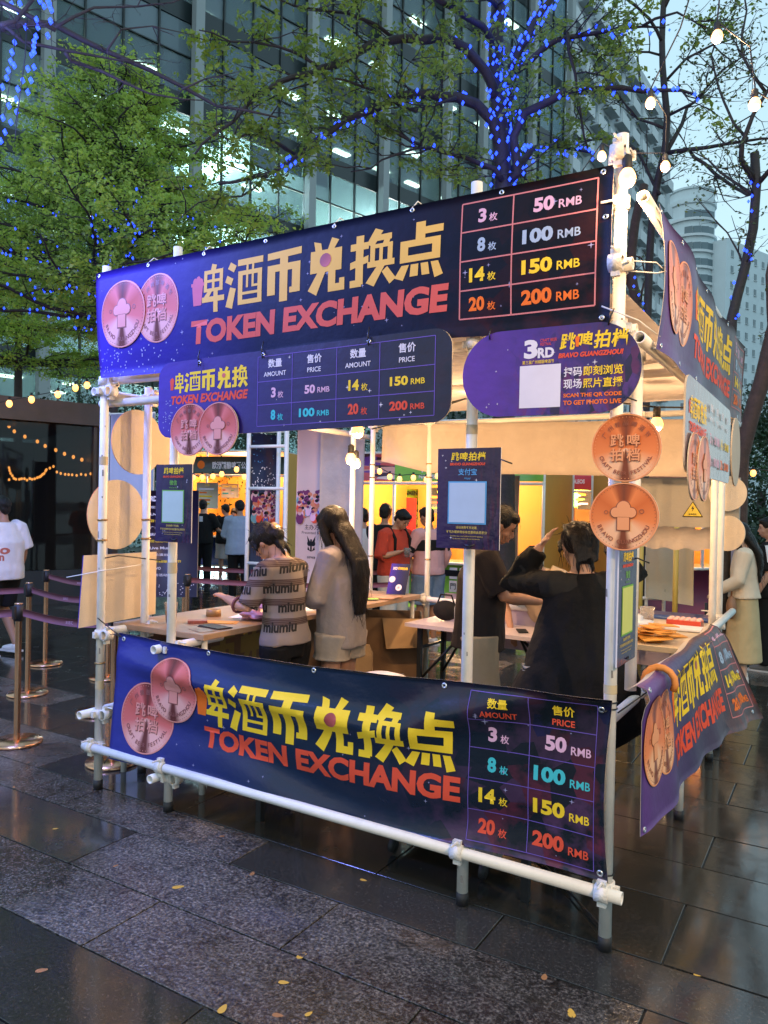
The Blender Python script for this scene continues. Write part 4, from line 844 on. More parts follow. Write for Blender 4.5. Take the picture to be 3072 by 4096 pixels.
bulb('bright warm bulb glowing under the roof behind the lower edge of the price board',A(773,928,5.2),32,1.3)
bulb('warm bulb under the roof above the back table, hidden behind the pill shaped board',(-1.1,1.7,2.42),13,1.3)
bulb('warm bulb under the roof near the right counter',(-.3,2.2,2.3),9,1.3)
bulb('bright warm bulb tied to the top of the right front post',V(.035,-.055,2.985),7,1.0)
# ---------------------------------------------------------------- copper stanchions and belts
def stanchion(x,y,lb,first=[None]):
    if first[0] is None:
        d={}; mb=MB(); mb.lathe([(0,0),(.17,0),(.172,.012),(.165,.024),(.03,.036),(.0,.036)],n=36); d['base']=mb.mesh('base',M_copper)
        mb=MB(); mb.lathe([(.022,.03),(.022,.90)],n=16); d['post']=mb.mesh('post',M_copper); mb=MB(); mb.lathe([(.0,.86),(.031,.86),(.031,.975),(0,.975)],n=16); mb.box((0,.034,.92),(.03,.016,.09)); mb.box((0,-.034,.92),(.03,.016,.09)); d['belt_head']=mb.mesh('belt_head',M_black)
        mb=MB(); mb.lathe([(0,.975),(.030,.975),(.028,.985),(0,.987)],n=16); d['cap']=mb.mesh('cap',M_copper); first[0]=d
    t=thing('queue_post',lb,'queue post',(x,y,0),0,'copper queue posts left of the stall')
    for k,m in first[0].items():
        o_=inst(k,m,t,(x,y,0))
        if k=='post': po=o_
        if k=='cap': o_.parent=po; o_.location=(0,0,0)
    return t
SP={'A':(-4.17,.24),'B':(-5.34,1.10),'C':(-6.32,1.95),'D':(-5.29,1.91),'E':(-4.35,1.06)}
f=G(243,1648); SP['F']=(f.x,f.y); f=G(400,1468); SP['H']=(f.x-.3,f.y+.3); f=G(395,1390); SP['I']=(f.x,f.y)
for k,l in (('A','copper queue post at the left edge, nearest the camera and lowest in view'),('B','copper queue post second from the left edge, just behind the nearest one'),('C','copper queue post third in the left row, beside the cream rectangular board'),('D','copper queue post seen between the left front post and the blue banner, farther one'),
    ('E','copper queue post whose round base peeks out behind the left front post'),('F','copper queue post standing right behind the foot of the left front post'),('H','dark looking queue post beyond the counter beside the green edged payment poster'),('I','farthest queue post seen above the left counter')): stanchion(*SP[k],l)
M_belt=mat('maroon_belt',(.17,.055,.07),.7,bump=.3,bs=60)
def belt(a,b,lb,mark=True,z=.945):
    a=V(*a,z);b=V(*b,z); d=(b-a); L=d.length; d.normalize(); t=thing('queue_belt',lb,'belt',(a+b)/2,0,'maroon retractable belts of the queue'); n=d.cross(V(0,0,1)).normalized()
    P=lambda x,y:(a+d*(.04+x)+V(0,0,-.05-.07*math.sin(PI*x/L)*.5+y),n); sheet(t,'webbing',P,L-.08,.052,16,1,[M_belt,M_belt],.002)
    pr=Print(); pr.tc('太古汇',L*.5,.026,.022,I_p,.01); pr.build(t,P,L-.08,.052)
for a,b,l in (('A','F','maroon queue belt from the nearest copper post to the right'),('B','E','maroon queue belt between the two middle copper posts'),('C','D','maroon queue belt between the two farther copper posts on the left')): belt(SP[a],SP[b],l)
belt((-5.3,-.9),SP['A'],'maroon queue belt running off the left edge from the nearest post'); belt((-6.6,.2),SP['B'],'maroon queue belt running off the left edge behind the nearest one')
f=SP['I']; g2=SP['H']; belt(f,(f[0]+2.2,f[1]+1.3),'long maroon queue belt seen over the counter, upper one'); belt(g2,(g2[0]+1.9,g2[1]+1.2),'long maroon queue belt seen over the counter, lower one')
# ---------------------------------------------------------------- dark glass pavilion at the left
kv=thing('glass_pavilion','dark glass fronted pavilion with a brown metal frame at the left, mirroring string lights','pavilion',A(100,1315,12.5))
p0=A(-150,852,11.4); p1=A(222,885,12.98); p0.z=p1.z=0; kd=(p1-p0).normalized(); kn=V(-kd.y,kd.x,0)
M_dgl=mat('dark_glass',(.006,.007,.008),.03,spec=.5,alpha=.5); M_brn=mat('brown_metal_frame',(.10,.06,.04),.45,var=.1); L=(p1-p0).length
def slab(mb,o,dx,x0,x1,z0,z1,y0=0,y1=.12,mi=0):
    n=V(-dx.y,dx.x,0); v=[o+dx*x+n*y+V(0,0,z) for x in(x0,x1) for y in(y0,y1) for z in(z0,z1)]; return mb.add(v,[(0,1,3,2),(4,6,7,5),(0,4,5,1),(2,3,7,6),(0,2,6,4),(1,5,7,3)],mi)
slab(MB(),p0,kd,-1.5,L,.55,2.98,.06,.10).part('glass_front',M_dgl,kv); slab(MB(),p0,kd,-1.5,L,2.98,3.34,-.10,4).part('roof_fascia',M_brn,kv); slab(MB(),p0,kd,-1.5,L,0,.55,0,.2).part('plinth',mat('dark_grey_plinth',(.035,.035,.035),.5),kv)
for x in (L*.30,L-.0): slab(MB(),p0,kd,x-.09,x+.05,.5,2.98,0,.14).part('mullion',M_brn,kv)
slab(MB(),p0+kd*(L-.02),kn,0,4,.0,2.98,0,.12).part('side_wall',M_brn,kv); slab(MB(),p0,kd,-1.4,L-.1,.0,.02,1,4).part('floor_inside',M_brn,kv)
slab(MB(),p0,kd,-1.4,L-.1,.02,2.9,3.9,4).part('rear_wall',mat('dark_interior',(.02,.015,.012),.8),kv)
# reflections in the dark glass, built as small warm bulbs behind it
M_warmb=mat('warm_festoon_bulb',(1,.7,.35),.3,emit=(1,.38,.07),es=1.6)
def festoon(name,lb,pts,r=.03,sock=True,m=None,wire=True,drop=.05):
    t=thing(name,lb,'string lights',pts[0]); 
    if wire: mb=MB(); mb.tube([p+V(0,0,drop) for p in pts],.006,5); mb.part('wire',M_black,t)
    me=MB().ell((0,0,0),(r,r,r*1.25),0,10,8).mesh('bulb',m or M_warmb); so_=MB().lathe([(r*.45,r*.9),(r*.45,r*2.2),(0,r*2.2)],n=8).mesh('socket',M_black)
    for p in pts:
        bo=inst('bulb',me,t,p)
        if sock: sk=inst('socket',so_,None,(0,0,0)); sk.parent=bo
    return t
festoon('string_lights','row of warm bulbs strung along the top front of the glass pavilion',[A(x,y,10.9+.004*x) for x,y in ((-30,884),(20,872),(68,863),(125,852),(163,838),(188,832))],.045)
def zc(x,y): return (0+x/1.659)/PXS,(1500+y/1.659)/PXS
festoon('string_lights','slanting row of small warm bulbs glowing behind the dark glass',[A(*zc(x,y),13.2) for x,y in ((60,340),(95,374),(165,409),(248,441),(300,471),(370,498),(428,523),(487,544),(543,562),(607,578))],.028,False,wire=False)
festoon('string_lights','drooping garland of tiny warm lights low behind the dark glass',[A(*zc(x+q.uniform(-3,3),y+q.uniform(-4,4)),13.0) for x,y in ((60,615),(64,635),(72,652),(80,672),(62,692),(90,684),(108,690),(125,688),(142,692),(160,690),(178,694),(196,690),(214,689),(232,688),(248,684),(262,680),(274,672),(284,664),(292,652),(300,640),(308,630),(330,618),(352,608),(380,642),(405,652),(432,656),(455,660),(480,662),(510,664),(538,662),(570,664),(600,658),(625,656))],.02,False,wire=False)
# ---------------------------------------------------------------- food stalls behind
M_yel=mat('yellow_panel',(.66,.33,.06),.6,var=.05,vs=2); M_grn=mat('green_print',(.22,.52,.06),.4); M_red=mat('red_print',(.60,.05,.05),.4,var=.12,vs=3); M_crowd=None
def crowd_mat():
    k=NT('crowd_print'); uv=k.n('UVMap'); mp=k.n('Mapping'); mp.inputs['Scale'].default_value=(1,1,1); k.l(uv.outputs[0],mp.inputs[0]); v=k.n('TexVoronoi'); v.inputs['Scale'].default_value=9; v.inputs['Randomness'].default_value=.9; k.l(mp.outputs[0],v.inputs['Vector'])
    s=k.n('SeparateColor'); k.l(v.outputs['Color'],s.inputs[0]); c=k.ramp(s.outputs[0],[(0,(.05,.015,.03)),(.18,(.62,.32,.26)),(.36,(.60,.10,.10)),(.52,(.68,.42,.34)),(.68,(.15,.05,.28)),(.82,(.72,.55,.50)),(.92,(.65,.33,.08))],'CONSTANT'); k.setc(c); k.rough(.5); return k.m
M_crowd=crowd_mat()
def backstall(nm,lb,o,dx,L,D,posters,sign,e,h=2.5,wall=M_yel,low=None,bz=2.1,signm=None,rail_low=True,lx=.5):
    t=thing(nm,lb,'food stall',o+dx*(L/2)); n=V(-dx.y,dx.x,0)
    def pole(x,y,z1=h+.5): MB().tube([o+dx*x+n*y,o+dx*x+n*y+V(0,0,z1)],.024,10).part('post',M_white,t)
    for x in(0,.6,L-.6,L): pole(x,0)
    for x in(0,L): pole(x,D)
    for z in(bz-.03,h+.03,h+.48): MB().tube([o+V(0,0,z),o+dx*L+V(0,0,z)],.024,10).part('rail',M_white,t)
    MB().tube([o+n*.0+V(0,0,.9),o+dx*L+V(0,0,.9)],.024,8).part('rail',M_white,t); MB().tube([o+V(0,0,.2),o+dx*L+V(0,0,.2)],.024,8).part('rail',M_white,t)
    slab(MB(),o+n*D,dx,0,L,.3,h,0,.03).part('rear_panel',wall,t); 
    for x in (0,L-.03): slab(MB(),o+dx*x+V(0,0,0),n,0,D,.3,h,-.03,0).part('side_panel',wall,t)
    slab(MB(),o,dx,0,L,h,h+.02,0,D).part('roof_sheet',M_roof,t)
    slab(MB(),o,dx,.05,L-.05,.88,.92,.05,.6).part('counter_top',M_wood,t)
    Ps=plane(o+V(0,0,bz)-n*.03,dx,(0,0,1)); sheet(t,'sign_banner',Ps,L,.42,1,1,[signm or M_bnB,M_back],.004); pr=Print(); sign(pr,L,.42)
    if pr.el: pr.build(t,Ps,L,.42)
    Pl=plane(o+V(0,0,.22)-n*.03,dx,(0,0,1)); sheet(t,'front_banner',Pl,L,.66,1,1,[low or M_bnB,M_back],.004)
    lamp('bulb_light',o+dx*(L*lx)+n*(D*.35)+V(0,0,h-.25),e,WARM,.1,t); return t,Pl
# left yellow stall, people queue at it
o=A(395,1250,18.6); o.z=0; d=(A(600,1250,18.0)-A(395,1250,18.6)); d.z=0; d.normalize()
def sgA(pr,L,H): pr.t('欧洲精酿啤酒公社',.75,1.75,.12,.30,I_w,.05); pr.poly([circ(.45,.22,.1,12)],I_o)
st,_=backstall('food_stall','yellow walled stall far left behind the counter with people queuing at it',o,d,2.6,2,[], sgA,95,bz=2.42,h=2.95,signm=mat('grey_sign_print',(.05,.06,.05),.4))
# centre stall with green sign and posters
o=A(770,1400,11.8); o.z=0; d=(A(1030,1400,10.9)-A(770,1400,11.8)); d.z=0; d.normalize()
def sgB(pr,L,H):
    pr.fit((rc(0,1,0,1),[(0,1,2,3)]),(.62,L,.0,H),M_grn,1); pr.t('南',1.05,1.28,.13,.36,I_w,.01,2); pr.t('门',1.34,1.55,.13,.36,I_w,.01,2); pr.t('NANMEN BEER',1.02,1.55,.04,.10,I_w,.02,2)
stB,Pl=backstall('food_stall','central stall with a crowd picture and green sign, posters on its yellow wall',o,d,2.9,1.7,[],sgB,110,signm=M_crowd,low=M_grn,lx=.45)
n=V(-d.y,d.x,0); bw=o+n*1.66
def poster(lb,P,W,H,m,fn,nm='poster'):
    t=thing(nm,lb,'poster',P(W/2,0)[0]); sheet(t,'sheet',P,W,H,1,1,[m,M_pap],.004); pr=Print(); fn(pr,W,H)
    if pr.el: pr.build(t,P,W,H)
    return t
def onwall(x,y,bwo,nn): # point of the wall plane seen at x,y
    r=ray(x,y); return CAM+r*((bwo-CAM).dot(nn)/r.dot(nn))
c=onwall(858,1162,bw,n)
def f1(pr,W,H):
    pr.t('NANMEN',.02,W-.02,H-.11,H-.03,I_k,.05)
    for i in range(5): pr.tc('N',.025,H*.72-i*.13,.06,I_k,.04); pr.tc('N',W-.03,H*.72-i*.13,.06,I_k,.04)
    pr.shape(([(.07,.12),(W-.03,.0+.09),(W-.03,H-.16),(.05,H-.14)],[(0,1,2,3)]),M_red,2)
    for i,s_ in enumerate(('龙啤','精酿啤酒','比尔森','南门小麦精酿啤酒','白葡萄酒花皮尔森','咖啡世涛')): pr.t(s_,.09,.09+.035*len(s_),H-.22-.085*i,H-.19-.085*i,I_wine,.01,3)
poster('green and red beer poster with black letters on the central yellow wall',plane(c+V(0,0,0)-n*.02,d,(0,0,1)),.40,.86,M_grn,f1)
c=onwall(810,1132,bw,n); poster('orange and white poster left of the green poster',plane(c-n*.02,d,(0,0,1)),.30,.56,mat('orange_poster',(.55,.17,.05),.5),lambda pr,W,H:(pr.fit((rc(0,1,0,1),[(0,1,2,3)]),(.05,W-.05,.05,H-.12),I_w,1),pr.poly([[(.06,.3),(.15,.42),(.24,.3)]],I_gold,2),pr.t('精酿啤酒',.07,W-.07,.2,.26,I_k,.04,2)))
pr=Print()
for i in range(9):
    for j in range(3):
        x=1.60+.155*i-.0; y=.08+.19*j; 
        if x>2.75: continue
        pr.fit((rc(0,1,0,1),[(0,1,2,3)]),(x-.06,x+.06,y,y+.165),I_w,1); pr.tc('南門一九國萬麥發中啤'[(i*3+j)%10],x,y+.083,.09,I_r if (i+j)%3==0 else I_k,.02,2)
pr.t('BEER',1.0,1.4,.12,.24,I_k,.05,2); pr.build(stB,Pl,2.9,.66)
festoon('string_lights','short row of warm bulbs hanging in front of the green sign',[A(x,y,10.4) for x,y in ((820,1018),(842,1030),(863,1035),(893,1032),(921,1036),(945,1028))],.035)
festoon('string_lights','row of warm bulbs in front of the grey sign of the far left stall',[A(x,y,15.5) for x,y in ((418,1031),(437,1031),(460,1029),(479,1024),(511,1014),(528,1030))],.05)
# right stall with the red sign
o=A(1075,1310,14.2); o.z=0; d=(A(1345,1310,13.3)-A(1075,1310,14.2)); d.z=0; d.normalize(); n=V(-d.y,d.x,0)
def sgC(pr,L,H): pr.fit((rc(0,1,0,1),[(0,1,2,3)]),(.62,L,.0,H),M_red,1); pr.t('BANOLEOS',1.18,1.55,.11,.19,I_w,.05,2); pr.t('西班牙小吃',.75,1.1,.12,.2,I_p,.03,2)
stC,Pl=backstall('food_stall','bright yellow stall with a red sign on the right behind the black coat',o,d,2.45,1.8,[],sgC,125,signm=M_crowd,low=M_wood,bz=2.08)
bw=o-n*.04
M_photo=mat('food_photo',(.30,.20,.13),.35,var=.9,vs=9); M_photo2=mat('food_photo_stripes',(.25,.18,.18),.35,var=1.2,vs=7)
def f2(pr,W,H):
    for i in range(6): pr.line(0+.0,H*.95-i*.075,W,H*.8-i*.075+.0,.012,I_wine,2)
    for i in range(3): pr.line(.07+.13*i,0.01,.05+.13*i,H-.01,.008,I_k,2)
def f3(pr,W,H):
    for i,m in enumerate((I_r,I_w,I_t,I_r,I_w)): pr.fit((rc(0,1,0,1),[(0,1,2,3)]),(.01,W-.01,.12+.035*i,.137+.035*i),m,1)
    pr.fit((rc(0,1,0,1),[(0,1,2,3)]),(.15,.27,.05,H-.02),ink('ham',(.45,.18,.12)),2)
for x,y,h_,f_,lb2,m in ((1106,1108,.38,f2,'square photo of packed sandwiches on the white poles of the right yellow stall',M_photo),(1103,1163,.38,f3,'dark striped food photo below the sandwich photo',M_photo2)):
    c=A(x,y,13.9); poster(lb2,plane(c,d,(0,0,1)),.36,h_,m,f_,'photo_board')
slab(MB(),o+n*1.4+V(0,0,0),d,1.15,1.45,1.45,1.85,0,.1).part('switch_box',mat('cream_box',(.62,.48,.25),.5),stC); MB().tube([o+n*1.2+d*1.3+V(0,0,2.0),o+n*1.2+d*2.4+V(0,0,2.0)],.02,8).part('rail',M_white,stC); slab(MB(),o+n*1.7,d,1.0,1.09,.3,2.1,-.08,0).part('panel_seam',M_white,stC)
# cloth walls and tall banners between the stalls
def cloth(lb,x0,x1,y0,y1,dl,dr,m,cat='cloth wall',nm='cloth_wall',wv=.015,thick=.004):
    a=A(x0,y1,dl); b=A(x1,y1,dr); zt=A(x0,y0,dl).z; z0=max(.02,a.z); a.z=b.z=0; dd=(b-a); L=dd.length; dd.normalize(); nn=V(dd.y,-dd.x,0); t=thing(nm,lb,cat,(a+b)/2)
    P=lambda x,y:(a+dd*x+nn*(wv*math.sin(x*11)+wv*.6*math.sin(x*23+y*2))+V(0,0,z0+y),nn); sheet(t,'cloth',P,L,zt-z0,16,4,[m,m],thick); return t,P,L,zt-z0
cloth('wide beige cloth wall behind the long haired woman, left of the bulbs',688,782,936,1240,8.2,7.9,M_cream)
cloth('narrow cream cloth wall behind the man in the black tee',1070,1116,1030,1300,10.3,9.8,M_cream)
cloth('cream curtain strip with a yellow edge beyond the right counter',1395,1500,1125,1290,9.5,8.7,mat('cream_curtain',(.50,.42,.28),.7,bump=.3,bs=7,bdist=.03),wv=.03)
cloth('blue white cloth wall of a stall behind the left side posts',236,330,895,1130,9.4,9.2,mat('pale_blue_cloth',(.42,.45,.58),.7))
t=thing('cloth_frame','white tube frame holding the pale blue cloth behind the left side posts','scaffold',A(283,1300,9.3))
for x,dd in ((234,9.42),(332,9.22)): a=A(x,890,dd); MB().tube([V(a.x,a.y,0),a],.022,10).part('post',M_white,t)
for y in (895,1130): MB().tube([A(234,y,9.42),A(332,y,9.22)],.018,8).part('rail',M_white,t)
M_ybar=mat('yellow_pole',(.65,.42,.08),.5)
for x,l in ((1386,'yellow pole left of the cream curtain'),(1462,'yellow pole in the middle of the cream curtain')):
    t=thing('yellow_pole',l,'pole',G(x,1330)); a=A(x,1130,8.7); MB().tube([a,V(a.x,a.y,0)],.03,8).part('pole',M_ybar,t)
gp=thing('grey_panel_wall','grey beige panel wall with a yellow electric warning triangle right of the coin discs','panel wall',(-.3,3.3,1.6)); slab(MB(),V(-.62,3.2,0),V(1,0,0),0,.72,1.60,1.98,0,.05).part('panel',mat('grey_beige_panel',(.34,.31,.26),.6,bump=.2,bs=40),gp)
sheet(gp,'skirt',lambda x,y:(V(-.62+x,3.19+.008*math.sin(x*14),1.43+y+.01*math.sin(x*40)),V(0,-1,0)),.66,.165,24,2,[M_cream,M_cream],.003)
Pg=plane((-.62,3.195,1.6),(1,0,0),(0,0,1)); pr=Print(); pr.poly([[(.32,.08),(.47,.08),(.395,.20)]],I_k,1); pr.poly([[(.329,.086),(.461,.086),(.395,.191)]],mat('warning_yellow',(.62,.48,.05),.5),2); pr.poly([[(.40,.17),(.385,.142),(.396,.142),(.388,.118),(.408,.15),(.397,.15)]],I_k,3); pr.tc('有电危险',.395,.10,.014,I_k,.03,3); pr.poly([circ(.60,.21,.018,16)],I_k,1); pr.build(gp,Pg,.72,.4)
# tall printed banners on their posts
tb2,P,L,H=cloth('tall dark blue banner printed with a crowd and white characters, behind the striped sweater',536,598,935,1262,9.2,9.5,mat('tall_banner_blue',(.012,.018,.06),.4),'banner','tall_banner',.01)
pr=Print(); sc_=L/.36
def crowdblob(pr,W,y0,y1,seed):
    q=random.Random(seed); cols=[ink('skin_a',(.62,.36,.34)),ink('skin_b',(.68,.45,.42)),I_r,ink('plum',(.16,.03,.10)),I_p,ink('blue_b',(.08,.12,.45)),ink('orange_b',(.6,.2,.1)),ink('teal_b',(.15,.32,.35))]
    for i in range(54):
        y=y1-(y1-y0)*((i/54)); r=q.uniform(.03,.05); x=q.uniform(r,W-r)
        pr.shape((circ(x,y-r*1.4,r*1.1,10,r*1.4),[tuple(range(10))]),q.choice(cols[2:]),2+i*.25); pr.shape((circ(x,y,r*.62,10,r*.75),[tuple(range(10))]),q.choice(cols[:2]),2.1+i*.25); pr.shape((circ(x,y+r*.4,r*.68,10,r*.5),[tuple(range(10))]),q.choice([cols[3],I_k,cols[6],cols[3]]),2.15+i*.25)
crowdblob(pr,L,H*.44,H*.62,3)
for i in range(60): pr.shape((circ(q.uniform(.01,L-.01),H*q.uniform(.64,.78),.008,6),[tuple(range(6))]),I_w,1)
for i in range(24): pr.shape((circ(q.uniform(.01,L-.01),H*q.uniform(.8,.99),.006,6),[tuple(range(6))]),I_blu,1)
pr.t('联合主办',.06,.33,H*.075,H*.115,I_w,.04); pr.t('Supporter',.07,.32,H*.04,H*.065,I_w,.03); pr.tc('保罗啤酒',L*.62,H*.16,.035,I_w,.04); pr.poly([circ(L*.62,H*.215,.06,16)],I_w); pr.poly([circ(L*.62,H*.215,.035,12)],I_k,2)
pr.build(tb2,P,L,H,(16,4))
tb3,P,L,H=cloth('tall pale pink banner with a small black emblem, left of the long haired woman',636,692,930,1300,8.7,8.5,mat('tall_banner_pink',(.62,.42,.36),.5),'banner','tall_banner',.008)
pr=Print(); crowdblob(pr,L,H*.52,H*.64,8)
for e in pr.el: pass
pr.t('主办方',L*.35,L*.9,H*.425,H*.455,I_k,.02); pr.t('Presented by',L*.25,L*.95,H*.395,H*.415,I_k,.0)
for sx in(-1,1):
    pr.poly([circ(L*.62+sx*.03,H*.345,.03,10),[(L*.62+sx*.02,H*.36),(L*.62+sx*.06,H*.39),(L*.62+sx*.05,H*.35)],[(L*.62+sx*.01,H*.30),(L*.62+sx*.055,H*.31),(L*.62+sx*.045,H*.33)]],I_k)
pr.poly([rc(L*.62-.012,L*.62+.012,H*.30,H*.37)],I_k,2); pr.tc('保罗啤酒',L*.62,H*.265,.028,I_k,.03); pr.tc('主办',L*.5,H*.19,.03,I_k,.02); pr.build(tb3,P,L,H,(16,4))
bf=thing('banner_frame','white scaffold posts carrying the tall banners','scaffold',A(570,1262,9.3))
for x,y0,dd in ((538,930,9.15),(603,930,9.3),(620,930,8.9),(540,930,9.6)):
    a=A(x,y0,dd); MB().tube([V(a.x,a.y,0),a],.026,10).part('post',M_white,bf)
for z in (2.4,1.9,1.0):
    a=A(538,1000,9.15);b=A(620,1000,8.9); MB().tube([V(a.x,a.y,z),V(b.x,b.y,z)],.02,8).part('rail',M_white,bf)
t=thing('information_board','dark standing information board with lines of small print beside the counter','sign board',A(325,1300,8.5)); P=plane(A(312,1290,8.4),CR,(0,0,1)); sheet(t,'board',P,.58,1.18,1,1,[mat('info_dark',(.02,.012,.04),.4),M_foam],.02); pr=Print(); pr.t('3RD',.02,.12,1.06,1.12,I_w,.05); pr.t('跳啤拍档',.13,.4,1.06,1.12,I_y,.05)
for i in range(11): s_=('现场活动','Live Music','音乐演出','广州精酿啤酒节','BRAVO')[i%5]; pr.t(s_,.05,.05+.05*len(s_)*(.5 if i%5 in(1,4) else 1),.98-.075*i,1.01-.075*i,I_y if i%3==2 else I_w,.02)
for i in range(40): pr.shape((circ(q.uniform(.02,.55),q.uniform(.02,.16),.006,6),[tuple(range(6))]),I_w,1)
pr.build(t,P,.58,1.18); MB().tube([A(320,1290,8.45),V(*A(320,1290,8.45).xy,0)],.02,8).part('stand_pole',M_white,t)
# maroon price sign on white frame beyond the right counter
fr=thing('maroon_price_sign','maroon price sign with white lines on a white tube stand beyond the right counter','sign',G(1425,1312)); Pm=plane(A(1378,1178,9.6),(CR+CF*.15),(0,0,1)); sheet(fr,'board',Pm,.56,.36,1,1,[mat('maroon_print',(.30,.025,.10),.5),M_foam],.01); pr=Print(); pr.t('生蚝节套餐',.12,.3,.3,.335,I_p,.03)
for i,(a,b) in enumerate(((.1,.25),(.27,.52),(.12,.2),(.22,.46),(.06,.5),(.1,.44))): pr.fit((rc(0,1,0,1),[(0,1,2,3)]),(a,b,.255-.04*i,.272-.04*i),I_p,1)
pr.build(fr,Pm,.56,.36)
for x in(1398,1436): a=A(x,1200,9.6); MB().tube([V(a.x,a.y,.05),a],.022,10).part('post',M_white,fr); MB().lathe([(0,0),(.025,0),(.025,.06),(0,.06)],(a.x,a.y,0),10).part('foot_cap',M_black,fr)
for z in(.28,.62): a=A(1375,1300,9.6);b=A(1440,1300,9.6); MB().tube([V(a.x,a.y,z),V(b.x,b.y,z)],.022,8).part('rail',M_white,fr)
o=A(1375,1330,10.6); o.z=0
fs=backstall('food_stall','dim cream stall with maroon skirt seen beyond the right counter',o,(CR+CF*.2).normalized()*1,1.6,1.4,[],lambda p,l,h:None,60,h=2.5,wall=M_yel,low=mat('maroon_skirt',(.16,.02,.05),.6),signm=mat('dull_stall_sign',(.4,.12,.06),.5,var=.4,vs=6))
t=thing('green_hoarding','dark green hoarding behind the curtain beyond the right counter','hoarding',A(1530,1300,13)); slab(MB(),A(1440,1300,13.5)*1,CR.copy(),0,1.6,-1.6,1.3).part('panel',mat('dark_green_panel',(.008,.035,.025),.5),t)
# ---------------------------------------------------------------- buildings
def bldg(nm,lb,loc): return thing(nm,lb,'building',loc)
# glass office block: facade recedes to the right
B=bldg('glass_office_building','large glass office building with lit ceilings behind the trees',A(400,1100,36))
fd=(CF*math.cos(math.radians(46.5))+CR*math.sin(math.radians(46.5))); fd.z=0; fd.normalize(); fn=V(fd.y,-fd.x,0)
if fn.dot(CAM-A(397,1094,35))<0: fn=-fn
o=A(397,1094,35); o.z=0; bay=6.7; st_h=4.2
def glassmat():
    k=NT('office_glass'); g=k.n('NewGeometry'); oi=k.n('ObjectInfo'); nz=k.noise(g.outputs['Position'],.35,2,.5); k.b.inputs['Base Color'].default_value=(.24,.30,.34,1); k.rough(.06); k.b.inputs['Metallic'].default_value=0; k.b.inputs['Transmission Weight'].default_value=.0
    k.b.inputs['Specular IOR Level'].default_value=.6; tr=k.n('BsdfTransparent'); tr.inputs[0].default_value=(.68,.84,.88,1); mx=k.n('MixShader'); k.l(k.math('MULTIPLY_ADD',oi.outputs['Random'],.35,.28),mx.inputs[0]); out=[x for x in k.t.nodes if x.type=='OUTPUT_MATERIAL'][0]
    k.l(tr.outputs[0],mx.inputs[1]); k.l(k.b.outputs[0],mx.inputs[2]); k.l(mx.outputs[0],out.inputs[0]); 
    k.bump(nz,.02,.05); return k.m
M_gl=glassmat(); M_mul=mat('dark_mullion',(.015,.022,.022),.4); M_col=mat('grey_column',(.30,.33,.33),.5); M_slab=mat('dark_spandrel',(.02,.03,.032),.3); M_ceil=mat('office_ceiling',(.52,.60,.56),.7); M_tube=mat('ceiling_light_panel',(1,1,.9),.5,emit=(1,.98,.80),es=5.5); M_core=mat('office_rear_wall',(.30,.36,.36),.8,var=.3,vs=.4)
x0,x1=-14.5,30.
floors=[ -1.0+st_h*i for i in range(0,10)]
def fbox(mb,a,b,z0,z1,y0,y1,mi=0):   # y into the building
    v=[o+fd*x-fn*y+V(0,0,z) for x in(a,b) for y in(y0,y1) for z in(z0,z1)]; return mb.add(v,[(0,1,3,2),(4,6,7,5),(0,4,5,1),(2,3,7,6),(0,2,6,4),(1,5,7,3)],mi)
ztop=floors[-1]+st_h
cols=[-8.9+1.2*0,]; 
colx=[-14.5,-6.55,0,6.55,11.7,16.9,20.3,25.5,30]
pm=MB()
panes=0
for fz in floors:
    fbox(MB(),x0,x1,fz,fz+.25,.1,14).part('floor_slab',M_ceil,B); fbox(MB(),x0,x1,fz-.55,fz+.35,0,.10).part('spandrel',M_slab,B)
px_w=bay/4
xs_=[]; 
for a,b in zip(colx[:-1],colx[1:]):
    k=max(2,round((b-a)/1.65)); xs_+= [a+(b-a)*i/k for i in range(k)]
xs_.append(x1)
gl_me={}
for fi,fz in enumerate(floors):
    for a,b in zip(xs_[:-1],xs_[1:]):
        for z0,z1 in ((fz+.35,fz+2.05),(fz+2.10,fz+st_h-.55)):
            w_=round(b-a,2); k=(w_,round(z1-z0,2))
            if k not in gl_me:
                mb=MB(); v=[fd*x-fn*y+V(0,0,z) for x in(.03,w_-.03) for y in(.05,.07) for z in(.02,k[1]-.02)]; mb.add(v,[(0,1,3,2),(4,6,7,5),(0,4,5,1),(2,3,7,6),(0,2,6,4),(1,5,7,3)]); gl_me[k]=mb.mesh('pane',M_gl)
            vis=(-8<a<24) and panes<298
            if vis: inst('pane',gl_me[k],B,o+fd*a+V(0,0,z0)+fn*R.uniform(-.01,.01)); panes+=1
            else: fbox(pm,a+.03,b-.03,z0,z1,.05,.07)
pm.part('glazing',M_gl,B,kind='stuff')
bm_=MB(); bq=random.Random(12)
for fz in floors:
    for a,b in zip(xs_[:-1],xs_[1:]):
        if bq.random()<.26: h_=bq.uniform(.3,1.5); fbox(bm_,a+.06,b-.06,fz+st_h-.6-h_,fz+st_h-.6,.14,.16,bq.choice((0,1)))
bm_.part('blinds',[mat('pale_blind',(.34,.40,.38),.8),mat('dark_blind',(.05,.075,.075),.7)],B,kind='stuff')
mm=MB()
for x in xs_: fbox(mm,x-.035,x+.035,-1,ztop,-.09,.05)
for fz in floors: fbox(mm,x0,x1,fz+2.05,fz+2.10,-.04,.06)
mm.part('mullions',M_mul,B,kind='stuff')
for x in colx: fbox(MB(),x-.22,x+.22,-1,ztop,-.75,-.35).part('column',M_col,B)
fbox(MB(),x0,x1,-1,ztop,13.8,14).part('core_wall',M_core,B); 
for x in (-14.5,): pass
